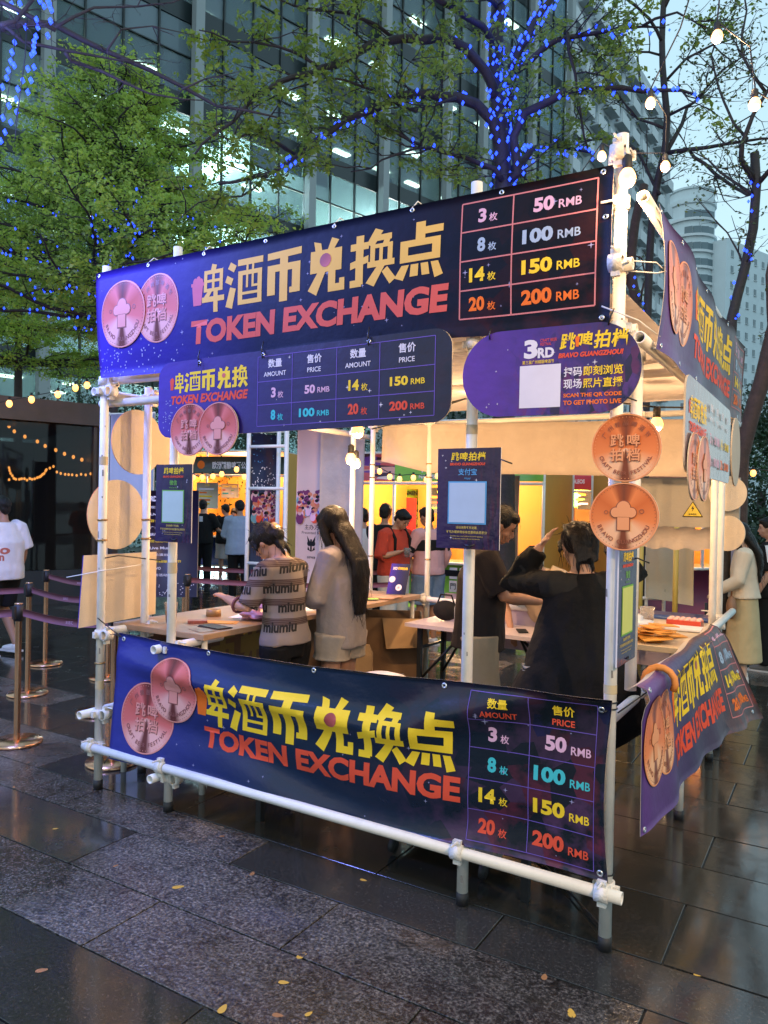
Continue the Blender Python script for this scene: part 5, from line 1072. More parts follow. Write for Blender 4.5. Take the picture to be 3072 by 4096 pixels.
lm=None; fb=MB(); v=[fd*x-fn*y+V(0,0,z) for x in(0,1.25) for y in(0,.42) for z in(0,.06)]; fb.add(v,[(0,1,3,2),(4,6,7,5),(0,4,5,1),(2,3,7,6),(0,2,6,4),(1,5,7,3)]); lm=fb.mesh('ceiling_light',M_tube)
for fi,fz in enumerate(floors[1:],1):
    for x in np.arange(x0+1.2,x1-1,3.3):
        for y in(2.2,5.4,8.8):
            if R.random()<.62: inst('ceiling_light',lm,B,o+fd*(x+R.uniform(-.2,.2))-fn*y+V(0,0,fz-.08))
    
pmb=MB()
for fi,fz in enumerate(floors[:-1]):      # desks and partitions seen through the glass
    for x in np.arange(x0+.8,x1-1,2.7):
        if R.random()<.55: h_=R.choice((1.1,1.5,2.4)); fbox(pmb,x,x+R.uniform(.6,1.9),fz+.25,fz+.25+h_,R.uniform(1.,5.),R.uniform(5.1,6.4))
pmb.part('interior_furniture',mat('interior_dim',(.09,.11,.11),.8),B,kind='stuff')
for fi,fz in enumerate(floors[1:6],1): lamp('ceiling_lamp',o+fd*4-fn*5+V(0,0,fz-.9),2100,(.95,1,.98),1.2,B); lamp('ceiling_lamp',o+fd*17-fn*5+V(0,0,fz-.9),2100,(.95,1,.98),1.2,B)
# residential slab with balconies behind the right tree
def tower(nm,lb,o,dx,L,D,H,wallm,floor_h,win,gap=1.6,extra=None,start=2):
    t=bldg(nm,lb,o+dx*(L/2)); n=V(-dx.y,dx.x,0)
    if n.dot(CAM-o)>0: n=-n
    def bx(a,b,z0,z1,y0,y1,name,m,kind=None):
        mb=MB(); v=[o+dx*x+n*y+V(0,0,z) for x in(a,b) for y in(y0,y1) for z in(z0,z1)]; mb.add(v,[(0,1,3,2),(4,6,7,5),(0,4,5,1),(2,3,7,6),(0,2,6,4),(1,5,7,3)]); return mb.part(name,m,t)
    bx(0,L,-1,H,0,D,'wall',wallm); 
    wm,mw=win(dx,n)
    k=0; z=start*floor_h; more=MB()
    while z<H-floor_h*.6:
        x=gap*.6
        while x<L-gap*.7:
            if k<300: inst('window',wm,t,o+dx*x-n*.04+V(0,0,z)); k+=1
            x+=gap
        z+=floor_h
    if extra: extra(t,bx)
    return t
M_wdark=mat('window_dark_glass',(.12,.17,.19),.15); M_wlit=mat('window_lit',(1,.9,.7),.4,emit=(1,.88,.6),es=1.6); M_pale=mat('pale_render_wall',(.58,.66,.68),.8,var=.05,vs=.3); M_conc=mat('grey_concrete_wall',(.48,.53,.55),.8,var=.12,vs=.3)  # wall tones lightened, distance haze is put into their colour
def winA(w_=.9,h_=1.3,balc=False):
    def f(dx,n):
        mb=MB(); v=[dx*x-n*y+V(0,0,z) for x in(0,w_) for y in(-.03,.03) for z in(0,h_)]; F=[(0,1,3,2),(4,6,7,5),(0,4,5,1),(2,3,7,6),(0,2,6,4),(1,5,7,3)]; mb.add(v,F,0)
        v=[dx*x-n*y+V(0,0,z) for x in(-.1,w_+.1) for y in(-.02,.16) for z in(-.14,-.04)]; mb.add(v,F,1)
        if balc:
            v=[dx*x-n*y+V(0,0,z) for x in(-.5,w_+.7) for y in(-.02,.8) for z in(-.75,-.6)]; mb.add(v,F,1); v=[dx*x-n*y+V(0,0,z) for x in(-.5,w_+.7) for y in(.72,.8) for z in(-.6,.35)]; mb.add(v,F,1)
            v=[dx*x-n*y+V(0,0,z) for x in(w_+.62,w_+.7) for y in(-.02,.8) for z in(-.75,.35)]; mb.add(v,F,1)
        return mb.mesh('window',[M_wdark,mat('balcony_concrete',(.60,.64,.65),.8)]),None  # balcony tone also paled with the haze in its colour
    return f
# roofline runs from upper left down to the right
a=A(1178,1094,62); a.z=0; b=A(1432,1094,92); b.z=0; d=(b-a).normalized(); L=(b-a).length; Ht=A(1262,10,71).z
tower('balcony_tower','tall grey residential block with rows of balconies, its roofline slanting down behind the right tree',a,d,L,14,Ht,M_conc,3.1,winA(1.3,1.9,True),3.4,start=3)
a=A(1432,1094,150); a.z=0
t=bldg('round_topped_tower','pale residential tower with a rounded drum on its roof, right of the front post',A(1480,1094,150)); Hc=A(1480,425,150).z
cb=A(1478,1094,156); cb.z=0; MB().lathe([(4.6,-1),(4.6,Hc-.8),(4.9,Hc-.6),(4.9,Hc+.3),(4.4,Hc+.4),(4.4,Hc+2.2),(4.7,Hc+2.3),(4.7,Hc+2.7),(0,Hc+2.9)],cb,26,0,False).part('tower_body',M_pale,t)
wm,_=winA(1.5,1.5)(CR.copy(),-CF*1.) if False else winA(1.5,1.5)(V(1,0,0),V(0,1,0)); wme=wm
for i in range(22):
    for k,an in enumerate((-.62,-.28,.07,.42)):
        z=Hc-3.2*(i+1)-.4
        if z<6: continue
        aa=math.atan2(-CF.y,-CF.x)+an; oo=bpy.data.objects.new('window',wme); COL.objects.link(oo); oo.parent=t; oo.location=cb+V(4.62*math.cos(aa),4.62*math.sin(aa),z)-t.location; oo.rotation_euler=(0,0,aa+PI/2)
for i in range(22):
    z=Hc-3.2*(i+1)-.9
    if z>6: MB().lathe([(4.6,z),(5.1,z),(5.1,z+.5),(4.6,z+.5)],cb,26,0,False).part('balcony_ring',mat('balcony_concrete',(.60,.64,.65),.8),t)
a=A(1512,1094,175);a.z=0;b=A(1556,1094,178);b.z=0
tower('white_tower','narrow white tower just right of the drum topped tower',a,(b-a).normalized(),(b-a).length,12,A(1530,530,175).z,M_pale,3.2,winA(1.2,1.5),2.4)
a=A(1556,1094,150);a.z=0;b=A(1700,1094,165);b.z=0
tower('white_apartment_slab','broad white apartment slab with small windows at the right edge of the view',a,(b-a).normalized(),(b-a).length,12,A(1600,535,155).z,M_pale,3.1,winA(.9,1.3),2.9)
# menu boards and shelves that fill the stalls behind
def menuboard(lb,x,y,dep,W,H,seed,cols=3):
    q=random.Random(seed); c=A(x,y,dep); P=plane(c,V(CR.x,CR.y,0).normalized(),(0,0,1)); t=thing('menu_board',lb,'menu board',P(W/2,0)[0]); base=q.choice((ink('menu_red',(.5,.05,.04)),ink('menu_cream',(.7,.58,.4)),ink('menu_green',(.1,.35,.08)),ink('menu_black',(.02,.02,.02))))
    sheet(t,'board',P,W,H,1,1,[base,M_pap],.01); pr=Print(); cl=[I_y,I_r,I_w,I_o,I_g,I_p,I_t]; n=int(H/.09)
    pr.tc(q.choice(('精酿啤酒','手工啤酒','CRAFT BEER','小吃','烤肠','冰啤')),W/2,H-.06,min(.05,W*.12),I_y,.03)
    for j in range(1,n):
        for i in range(cols):
            x0=W*(i+.12)/cols; pr.fit((rc(0,1,0,1),[(0,1,2,3)]),(x0,x0+W/cols*q.uniform(.3,.75),H-.06-.085*j-.02,H-.06-.085*j+q.uniform(.0,.02)),q.choice(cl),1)
    pr.build(t,P,W,H); return t
menuboard('red and white menu board at the left end of the far left yellow stall',424,1098,17.6,.5,.6,1,1); menuboard('small bright menu board behind the queue at the far left stall',478,1075,18.6,.42,.34,4,2)
menuboard('narrow menu board beside the red sign of the right stall',1212,1095,14.6,.5,.55,7,2); menuboard('wide menu board in the right yellow stall beside the coin discs',1248,1100,14.6,.5,.6,9,2)
menuboard('dull orange menu board between the payment poster and the rear post',925,1108,12.0,.35,.4,11,1); menuboard('blue and white notice low behind the white topped person',800,1165,11.2,.3,.22,13,1)
def shelfrow(lb,x0,x1,y,dep,n,seed):
    q=random.Random(seed); a=A(x0,y,dep);b=A(x1,y,dep); b.z=a.z; t=thing('bottle_shelf',lb,'shelf',(a+b)/2); d=(b-a); MB().box((a+b)/2,(d.length,.16,.03),0,Matrix.Rotation(YAW,3,'Z')).part('shelf_board',M_wood,t)
    for i in range(n):
        p=a+d*((i+.5)/n)+V(0,0,.015); h=q.uniform(.16,.26); mb=MB(); mb.lathe([(0,0),(.035,0),(.035,h*.6),(.014,h*.8),(.014,h),(0,h)],p,8); mb.part('bottle',q.choice((ink('bottle_green',(.05,.2,.05)),ink('bottle_brown',(.22,.08,.02)),I_r,I_y,M_pap)),t)
shelfrow('shelf of small bottles at the back of the far left yellow stall',445,500,1148,18.9,12,1); shelfrow('shelf of small bottles at the back of the right yellow stall',1120,1180,1185,15.0,11,2); shelfrow('shelf of bottles at the back of the central stall',890,960,1172,12.4,12,3)
# ---------------------------------------------------------------- trees
def leafmat(name,c,tr=.35,v=.35):
    k=NT(name); g=k.n('NewGeometry'); nz=k.noise(g.outputs['Position'],1.3,2); n2=k.noise(g.outputs['Position'],30,1)
    f=k.math('ADD',k.math('MULTIPLY',nz,.6),k.math('MULTIPLY',n2,.5)); col=k.ramp(f,[(.35,(c[0]*.55,c[1]*.6,c[2]*.5)),(.55,c),(.75,(min(.6,c[0]*1.5),min(.65,c[1]*1.3),c[2]*.9))]); k.setc(col); k.rough(.45)
    t=k.n('BsdfTranslucent'); k.l(col,t.inputs[0]); mx=k.n('MixShader'); mx.inputs[0].default_value=tr; out=[x for x in k.t.nodes if x.type=='OUTPUT_MATERIAL'][0]; k.l(k.b.outputs[0],mx.inputs[1]); k.l(t.outputs[0],mx.inputs[2]); k.l(mx.outputs[0],out.inputs[0]); return k.m
M_bark=mat('dark_wet_bark',(.030,.022,.018),.7,bump=.8,bs=40,var=.3,vs=12); M_barkr=mat('reddish_bark',(.07,.035,.022),.75,bump=.8,bs=40,var=.3,vs=12)
M_led=mat('blue_led',(.01,.02,.08),.3,emit=(.015,.05,1),es=2.1); 
def spline(pts,step):
    pts=[Vector(p) for p in pts]; out=[]
    for i in range(len(pts)-1):
        p0=pts[max(i-1,0)];p1=pts[i];p2=pts[i+1];p3=pts[min(i+2,len(pts)-1)]; n=max(1,int((p2-p1).length/step))
        for j in range(n):
            t=j/n; out.append(.5*((2*p1)+(p2-p0)*t+(2*p0-5*p1+4*p2-p3)*t*t+(3*p1-p0-3*p2+p3)*t*t*t))
    out.append(pts[-1]); return out
def rvec(q): 
    while True:
        v=V(q.uniform(-1,1),q.uniform(-1,1),q.uniform(-1,1))
        if .05<v.length<1: return v.normalized()
def tree(lb,trunk,limbs,seed,leafm,bark=M_bark,nt=1.,tl=.9,leaf=.05,dens=10,flat=.35,sub=4,tr0=.012,start=.15,leafup=.3,wob=.04,tm=None):
    """trunk and limbs: (points, r0, r1). twigs and leaves grow along the limbs"""
    q=random.Random(seed); t=thing('tree',lb,'tree',V(trunk[0][0].x,trunk[0][0].y,0)); paths=[]
    def tub(mb,pts,r0,r1,n): k=len(pts); mb.tube(pts,[r0+(r1-r0)*(i/(k-1)) for i in range(k)],n)
    mb=MB(); p=spline(trunk[0],.25); tub(mb,p,trunk[1],trunk[2],12); mb.part('trunk',tm or bark,t)
    mb=MB()
    for pts,r0,r1 in limbs:
        p=spline(pts,.18); p=[a+rvec(q)*wob*.5*(0 if i==0 else 1) for i,a in enumerate(p)]; tub(mb,p,r0,r1,7); paths.append((p,r0,r1))
    mb.part('branches',tm or bark,t); tw=MB(); LP=[]
    def grow(p,d,L,r,lev):
        n=max(3,int(L/.13)); pts=[p]; 
        for i in range(n): d=(d+rvec(q)*.33+V(0,0,.06)); d.z*=.86; d.normalize(); pts.append(pts[-1]+d*(L/n))
        tub(tw,pts,r,r*.35,4 if lev else 5)
        if lev<2:
            for i in range(sub if lev==0 else max(1,sub-2)):
                k=q.randint(1,len(pts)-1); dd=(d+rvec(q)*1.1); dd.z*=flat; dd.normalize(); grow(pts[k],dd,L*q.uniform(.35,.6),r*.6,lev+1)
        if lev>0 or sub==0:
            for i in range(1,len(pts)):
                for j in range(int(dens*q.random()**1.0+.5)): LP.append((pts[i]+rvec(q)*.07,q.random()))
    for p,r0,r1 in paths:
        Lp=sum((p[i+1]-p[i]).length for i in range(len(p)-1)); m=int(Lp*7*nt)
        for i in range(m):
            f=start+(1-start)*q.random(); k=min(len(p)-2,int(f*(len(p)-1))); tan=(p[k+1]-p[k]).normalized(); dd=tan*.5+rvec(q); dd.z=dd.z*flat+leafup*.3; dd.normalize()
            grow(p[k],dd,tl*q.uniform(.4,1.1)*(1.1-.4*f),tr0*q.uniform(.6,1),0)
    tw.part('twigs',bark,t,kind='stuff')
    n=len(LP)
    if n:
        rs=np.random.RandomState(seed); P=np.array([tuple(a[0]) for a in LP]); a=rs.normal(size=(n,3)); a[:,2]*=.45; a/=np.linalg.norm(a,axis=1)[:,None]; b=rs.normal(size=(n,3)); b=np.cross(a,b); b/=np.linalg.norm(b,axis=1)[:,None]
        s=(leaf*(.55+.75*rs.rand(n)))[:,None]; v=np.empty((n,4,3)); v[:,0]=P; v[:,1]=P+a*s*.55+b*s*.28; v[:,2]=P+a*s; v[:,3]=P+a*s*.55-b*s*.28; v[:,2,2]-=(s[:,0]*.18)
        me=bpy.data.meshes.new('foliage'); me.vertices.add(4*n); me.vertices.foreach_set('co',(v-np.array(t.location)).ravel()); me.loops.add(4*n); me.loops.foreach_set('vertex_index',np.arange(4*n,dtype=np.int32)); me.polygons.add(n); me.polygons.foreach_set('loop_start',np.arange(0,4*n,4,dtype=np.int32)); me.polygons.foreach_set('loop_total',np.full(n,4,dtype=np.int32)); me.update(calc_edges=True); me.materials.append(leafm)
        o=bpy.data.objects.new('foliage',me); COL.objects.link(o); o.parent=t; tagit(o,kind='stuff')
    return t,paths
def leds(lb,pts,r,m=M_led):
    t=thing('led_string',lb,'string lights',pts[0]); n=len(pts); me=MB().add([(r,0,0),(-r,0,0),(0,r,0),(0,-r,0),(0,0,r*1.4),(0,0,-r*1.4)],[(0,2,4),(2,1,4),(1,3,4),(3,0,4),(2,0,5),(1,2,5),(3,1,5),(0,3,5)],0,True).mesh('led_bulb',m)
    for p in pts[:300]: inst('led_bulb',me,t,p)
    if n>300:
        mb=MB()
        for p in pts[300:]: mb.add([p+V(*v) for v in((r,0,0),(-r,0,0),(0,r,0),(0,-r,0),(0,0,r*1.4),(0,0,-r*1.4))],[(0,2,4),(2,1,4),(1,3,4),(3,0,4),(2,0,5),(1,2,5),(3,1,5),(0,3,5)],0,True)
        mb.part('led_bulbs',m,t,kind='stuff')
    return t
def AP(L,d,dj=0): 
    k=len(L); return [A(x,y,d+dj*i/(k-1)) for i,(x,y) in enumerate(L)]
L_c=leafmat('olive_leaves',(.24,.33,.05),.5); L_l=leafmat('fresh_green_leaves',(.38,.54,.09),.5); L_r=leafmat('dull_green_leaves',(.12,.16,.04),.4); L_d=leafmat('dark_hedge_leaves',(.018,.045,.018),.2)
# centre tree wrapped in blue lights
g0=A(1092,1094,9.6); g0.z=0
ctr=[g0,A(1088,700,9.6),A(1086,392,9.6),A(1078,250,9.6),A(1071,120,9.7),A(1078,0,9.8),A(1090,-120,9.9)]
cl=[(AP([(1084,330),(1060,262),(1030,228),(985,211),(925,205),(860,208),(800,240),(740,262),(690,300),(640,335),(590,370),(540,388),(470,400)],9.6,-1.2),.075,.014),
 (AP([(1072,215),(1050,150),(1010,105),(960,84),(870,86),(800,96),(755,122),(700,150),(640,165),(560,205),(500,260),(420,330)],9.6,-1.6),.07,.010),
 (AP([(1090,392),(1119,376),(1112,296),(1137,243),(1190,215),(1262,193),(1387,193),(1500,202)],9.6,-.8),.07,.014),
 (AP([(1092,330),(1101,179),(1137,82),(1172,25),(1208,-30),(1260,-120)],9.65,.3),.085,.03),
 (AP([(1098,165),(1137,143),(1172,104),(1244,75),(1316,68),(1387,57),(1434,59)],9.65,-.6),.045,.010),
 (AP([(1094,385),(1130,345),(1155,322),(1208,315),(1280,333)],9.6,.4),.06,.012),
 (AP([(1085,390),(1066,365),(1005,344),(930,319),(852,286),(798,243)],9.5,-.3),.035,.012),
 (AP([(930,319),(905,317),(852,333),(800,362),(755,372)],9.3,-.4),.018,.007),
 (AP([(1070,110),(1040,60),(980,20),(900,-20),(800,-60)],9.7,-1.5),.05,.012),
 (AP([(1078,20),(1020,-30),(900,-60),(700,-90)],9.8,-2.5),.04,.012),
 (AP([(860,86),(780,40),(680,20),(560,-10)],9.2,-1.2),.025,.008),(AP([(700,150),(600,100),(500,90),(430,60)],8.6,-.8),.02,.006),
 (AP([(985,211),(900,240),(830,205),(740,170),(640,190),(540,240)],9.2,-.6),.022,.006),
 (AP([(640,335),(560,290),(500,300),(440,280)],8.9,-.6),.018,.006),(AP([(590,370),(520,420),(430,440),(380,480)],8.8,-.7),.016,.005),
 (AP([(1387,57),(1460,30),(1540,70)],9.1,-.4),.02,.006),(AP([(1226,70),(1240,161),(1252,250),(1268,322)],9.3,.3),.022,.012)]
ct,cp=tree('large tree wrapped in bright blue lights rising behind the upper banner, with wide arching branches',(ctr,.17,.08),cl,21,L_c,nt=.62,tl=.85,leaf=.07,dens=9,sub=3,start=.10)
q=random.Random(4); lp=[]
tp=spline(ctr[1:],.06)
for i,p in enumerate(tp):
    if p.z>5.2 and i%1==0:
        for k in range(3):
            a=q.uniform(0,2*PI); r=.17-.09*(i/len(tp)); lp.append(p+V(math.cos(a)*(r+.02),math.sin(a)*(r+.02),q.uniform(-.04,.04)))
def along(path,step,j,a=0.,b=1.,drop=0):
    p=path[0]; L=[]; k=0; acc=0
    for i in range(int(len(p)*a),int(len(p)*b)-1):
        d=(p[i+1]-p[i]); acc+=d.length
        while acc>step: acc-=step; L.append(p[i]+d*q.random()+rvec(q)*(path[1]+(path[2]-path[1])*i/len(p)+j)-V(0,0,drop*q.random()))
    return L
for k,st,j in ((0,.06,.02),(3,.035,.04),(3,.04,.03),(2,.07,.03),(4,.09,.05),(5,.06,.05),(5,.09,.12),(6,.15,.02)): lp+=along(cp[k],st,j,0,.86 if k==0 else 1,.03)
lp+=along(cp[1],.12,.02,0,.25)
leds('blue light string wound densely round the trunk and arching limb of the centre tree',lp,.024)
hx=[p+V(math.cos(i*.55)*(.175-.09*i/len(tp)),math.sin(i*.55)*(.175-.09*i/len(tp)),0) for i,p in enumerate(tp)]; wr_=thing('led_cable','thin cable spiralling round the trunk of the centre tree','cable',hx[0]); mb=MB(); mb.tube(hx,.006,4); mb.part('cable',M_black,wr_)
for z in (5.0,6.2,7.4): p=[a for a in tp if a.z>z][0]; lamp('led_glow',p-CF*.7+CR*.1,6,(.01,.05,1),.25,ct)
# left green tree with tiered crown
def tiers(cx,d,y0,y1,seed,rad,n=6,per=6,sk=0.):
    q=random.Random(seed); L=[]; g=A(cx,1094,d)
    for i in range(n):
        f=i/(n-1); z=CAM.z+(1094-(y1+(y0-y1)*f))/1659*1.0115*d*1.0; R0=rad*(1-.72*f)
        for k in range(per):
            a=2*PI*(k+q.random()*.7)/per; r=R0*q.uniform(.75,1.1); p0=V(g.x,g.y,z); pts=[p0]
            for s in (.33,.66,1): pts.append(p0+V(math.cos(a+q.uniform(-.15,.15))*r*s,math.sin(a+q.uniform(-.15,.15))*r*s,q.uniform(.1,.5)*s*r*.35))
            L.append((pts,.035*(1-.5*f),.008))
    return L
g0=A(243,1094,11.5); g0.z=0
lt,ltp=tree('bushy bright green tree with tiered branches and blue lights, left behind the upper banner',([g0,A(246,700,11.5),A(240,500,11.5),A(232,330,11.5),A(222,190,11.5)],.10,.03),tiers(238,11.5,225,700,5,3.15,9,9),31,L_l,nt=1.15,tl=.62,leaf=.062,dens=8,sub=3,flat=.25,start=.08)
lp=[]; 
for k in range(0,40): lp+=along(ltp[k],.10 if k%2 else .2,.03,.05,.8)
lp+=[p+rvec(q)*.09 for p in spline([A(246,640,11.4),A(236,380,11.4)],.06)]; leds('blue light string spread through the bushy green tree on the left',lp,.018)
g0=A(40,1094,16); g0.z=0
tree('second green tree farther left behind the bushy one, half out of view',([g0,A(40,640,16),A(38,420,16)],.12,.04),tiers(40,16,430,800,9,3.1,6,7),33,L_l,nt=.9,tl=.8,leaf=.075,dens=8,sub=3,flat=.25)
# bare dark boughs with led curtain, upper left
g0=A(-360,1094,5.6); g0.z=0
bl=[(AP([(-330,-60),(-150,20),(0,54),(50,55),(118,57),(232,107),(322,150),(394,193),(465,229),(594,252)],5.6,.9),.045,.008),(AP([(-100,-60),(0,8),(54,30),(118,60)],5.3,.2),.025,.015),
 (AP([(10,55),(54,90),(143,115),(250,129),(333,132)],5.5,.5),.016,.005),(AP([(143,115),(154,125),(215,150),(268,172),(322,197),(390,211),(440,215)],5.6,.5),.018,.004),(AP([(118,60),(200,10),(300,16),(420,-10)],5.7,.5),.014,.004),
 (AP([(0,54),(30,40),(90,-20),(120,-80)],5.3,.2),.018,.01),(AP([(232,107),(260,60),(330,55),(420,80)],5.8,.4),.010,.003),(AP([(394,193),(450,168),(520,150)],6.2,.3),.010,.003)]
bt,bp=tree('nearly bare dark tree at the upper left edge, its boughs hung with blue lights',([g0,A(-350,500,5.6),A(-330,-60,5.6),A(-300,-300,5.7)],.13,.07),bl,41,L_c,nt=.75,tl=.45,leaf=.03,dens=.16,sub=2,tr0=.0055,flat=.6)
lp=[A(x*.3581,y*.3581,5.5+q.uniform(-.25,.25)) for x,y in ((70,25),(120,20),(265,38),(300,40),(115,80),(220,118),(305,128),(155,163),(228,165),(288,215),(217,220),(206,250),(203,280),(72,315),(205,312),(190,330),(65,370),(85,395),(205,405),(168,415),(50,425),(40,470),(137,485),(187,485),(15,525),(107,537),(168,555),(97,600),(53,638),(100,675),(17,710),(65,738),(30,797),(5,850),(298,20),(310,60),(290,10),(240,5),(88,255))]
lp+=[A(-20-q.random()*260,q.uniform(-160,420),q.uniform(4.4,5.6)) for i in range(150)]
leds('curtain of big blue lights hanging down at the upper left edge',lp,.020)
mb=MB()
for i in range(7): x=q.uniform(0,110) if i<4 else q.uniform(-160,0); mb.tube([A(x,-30,5.5),A(x-8,120,5.5),A(x-30,q.uniform(200,320),5.5)],.0035,4)
th=thing('light_cable','thin dark cables of the blue light curtain','cable',A(60,100,5.5)); mb.part('cable',M_black,th,kind='stuff')
# right hand trees against the sky
g0=A(1392,1094,10.2); g0.z=0
rl=[(AP([(1434,337),(1470,270),(1482,235),(1530,203)],9.8,.3),.035,.012),(AP([(1440,330),(1488,322),(1530,315),(1602,308),(1680,298)],9.8,-.6),.03,.012),(AP([(1488,322),(1541,376),(1591,405),(1612,420)],9.7,-.9),.022,.02),
 (AP([(1432,95),(1400,40),(1350,0),(1300,-40)],9.9,-.5),.025,.008),(AP([(1434,179),(1480,130),(1540,95),(1600,40)],9.9,-.4),.02,.007),(AP([(1441,251),(1500,225),(1560,150),(1640,100)],9.8,-.6),.02,.006),(AP([(1441,280),(1380,255),(1340,215),(1290,150)],9.8,.3),.02,.006),
 (AP([(1425,420),(1380,330),(1330,300),(1250,310)],9.9,.4),.025,.008),(AP([(1434,18),(1460,-40),(1500,-90)],9.9,0),.03,.012),(AP([(1430,120),(1370,110),(1300,120),(1230,100)],9.9,-.3),.016,.005)]
tree('slim tree with sparse small leaves against the sky, right of the right front post',([g0,A(1398,700,10.2),A(1412,440,10),A(1434,337,9.8),A(1441,251,9.8),A(1434,179,9.8),A(1430,90,9.9),A(1437,-60,9.9)],.075,.035),rl,51,L_r,M_bark,nt=.85,tl=.75,leaf=.050,dens=2.6,sub=3,flat=.6)
g0=A(1700,1250,7.8); g0=V(*A(1560,1250,7.8).xy,0)
t2=[g0,A(1578,760,8),A(1581,687,8),A(1609,579,8),A(1627,494,8),A(1634,400,8),A(1630,330,8)]
rl=[(AP([(1630,392),(1602,345),(1602,312),(1630,250),(1659,190),(1690,120)],8,-.3),.035,.012),(AP([(1627,420),(1600,405),(1560,370),(1500,330)],8,.4),.02,.006),(AP([(1634,400),(1680,350),(1750,300)],8,-.3),.03,.012),(AP([(1609,579),(1575,500),(1540,470),(1500,430)],8,.3),.012,.004),(AP([(1615,300),(1560,220),(1540,120),(1560,30)],8,.4),.016,.005),(AP([(1655,200),(1600,120),(1610,20),(1590,-60)],7.8,.2),.018,.006)]
rt,rp=tree('thin dark tree with thin bare twigs and a few blue lights at the right edge',(t2,.075,.045),rl,52,L_r,M_bark,nt=.8,tl=.65,leaf=.045,dens=1.7,sub=3,flat=.8,tr0=.008)
leds('blue light string on the thin tree at the right edge',[p+rvec(q)*.07 for p in spline([A(1620,530,8),A(1585,680,8),A(1580,760,8)],.07)]+[p+rvec(q)*.06 for p in spline([A(1631,392,8),A(1612,560,8)],.09)]+along(cp[4],.2,.05)+[p+rvec(q)*.05 for p in spline([A(1372,600,9.9),A(1400,700,9.9),A(1418,720,9.9)],.1)],.016)
g0=V(*A(1592,1300,9).xy,0)
tree('leaning brown trunk at the right edge beside the far end of the side banner',([g0,A(1594,1130,9),A(1600,985,9),A(1622,900,9),A(1645,826,9),A(1664,745,9),A(1700,600,9)],.12,.08),[(AP([(1664,745),(1656,640),(1665,560)],9),.03,.012)],53,L_r,M_barkr,nt=.3,tl=.5,dens=1,sub=1)
g0=V(*A(1375,1100,11).xy,0)
tree('reddish trunk half hidden behind the right front post, level with the upper banner',([g0,A(1374,740,11),A(1372,640,11),A(1362,590,11),A(1372,480,11),A(1392,400,11)],.13,.06),[(AP([(1372,640),(1350,600),(1340,560)],11),.03,.012),(AP([(1374,740),(1392,600),(1388,560),(1330,540)],11),.02,.01)],54,L_r,M_barkr,nt=.5,tl=.5,dens=2,sub=1)
def bush(lb,cx,cy,d,rx,rz,seed,n=9000,m=L_d,leaf=.09,nm='bush',cat='bush'):
    c=A(cx,cy,d); t=thing(nm,lb,cat,V(c.x,c.y,0)); rs=np.random.RandomState(seed); MB().tube([V(c.x,c.y,0),c],.08,8).part('trunk',M_bark,t)
    u=rs.normal(size=(n,3)); u/=np.linalg.norm(u,axis=1)[:,None]; cl=rs.normal(size=(60,3)); cl/=np.linalg.norm(cl,axis=1)[:,None]; cl*=np.array([rx,rx,rz])*.8; ci=rs.randint(0,60,n)
    P=cl[ci]+u*(rs.rand(n)[:,None]**.4)*np.array([rx,rx,rz])*.35+np.array(c); P[:,2]=np.maximum(P[:,2],.05)
    a=rs.normal(size=(n,3)); a/=np.linalg.norm(a,axis=1)[:,None]; b=np.cross(a,rs.normal(size=(n,3))); b/=np.linalg.norm(b,axis=1)[:,None]; s=leaf*(.6+.8*rs.rand(n))[:,None]
    v=np.empty((n,4,3)); v[:,0]=P; v[:,1]=P+a*s*.5+b*s*.3; v[:,2]=P+a*s; v[:,3]=P+a*s*.5-b*s*.3
    me=bpy.data.meshes.new('foliage'); me.vertices.add(4*n); me.vertices.foreach_set('co',(v-np.array(t.location)).ravel()); me.loops.add(4*n); me.loops.foreach_set('vertex_index',np.arange(4*n,dtype=np.int32)); me.polygons.add(n); me.polygons.foreach_set('loop_start',np.arange(0,4*n,4,dtype=np.int32)); me.polygons.foreach_set('loop_total',np.full(n,4,dtype=np.int32)); me.update(calc_edges=True); me.materials.append(m)
    o=bpy.data.objects.new('foliage',me); COL.objects.link(o); o.parent=t; tagit(o,kind='stuff'); return t
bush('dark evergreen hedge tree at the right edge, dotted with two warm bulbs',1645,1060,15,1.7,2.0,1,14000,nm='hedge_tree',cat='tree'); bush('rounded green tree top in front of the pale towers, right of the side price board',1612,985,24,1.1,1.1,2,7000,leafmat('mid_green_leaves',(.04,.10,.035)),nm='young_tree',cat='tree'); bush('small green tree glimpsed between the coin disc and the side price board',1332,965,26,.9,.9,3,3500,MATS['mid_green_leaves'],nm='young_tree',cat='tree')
bush('dark row of shrubs behind the right edge people',1600,1230,15,3.4,1.5,6,14000,nm='shrub_row',cat='shrubs'); bush('dark tree behind the dark glass pavilion and the left stall',330,1000,22,3.5,2.6,7,16000,nm='background_tree',cat='tree'); bush('dark tree beyond the stalls behind the central counter',760,960,24,4.5,2.0,8,16000,nm='background_tree',cat='tree')
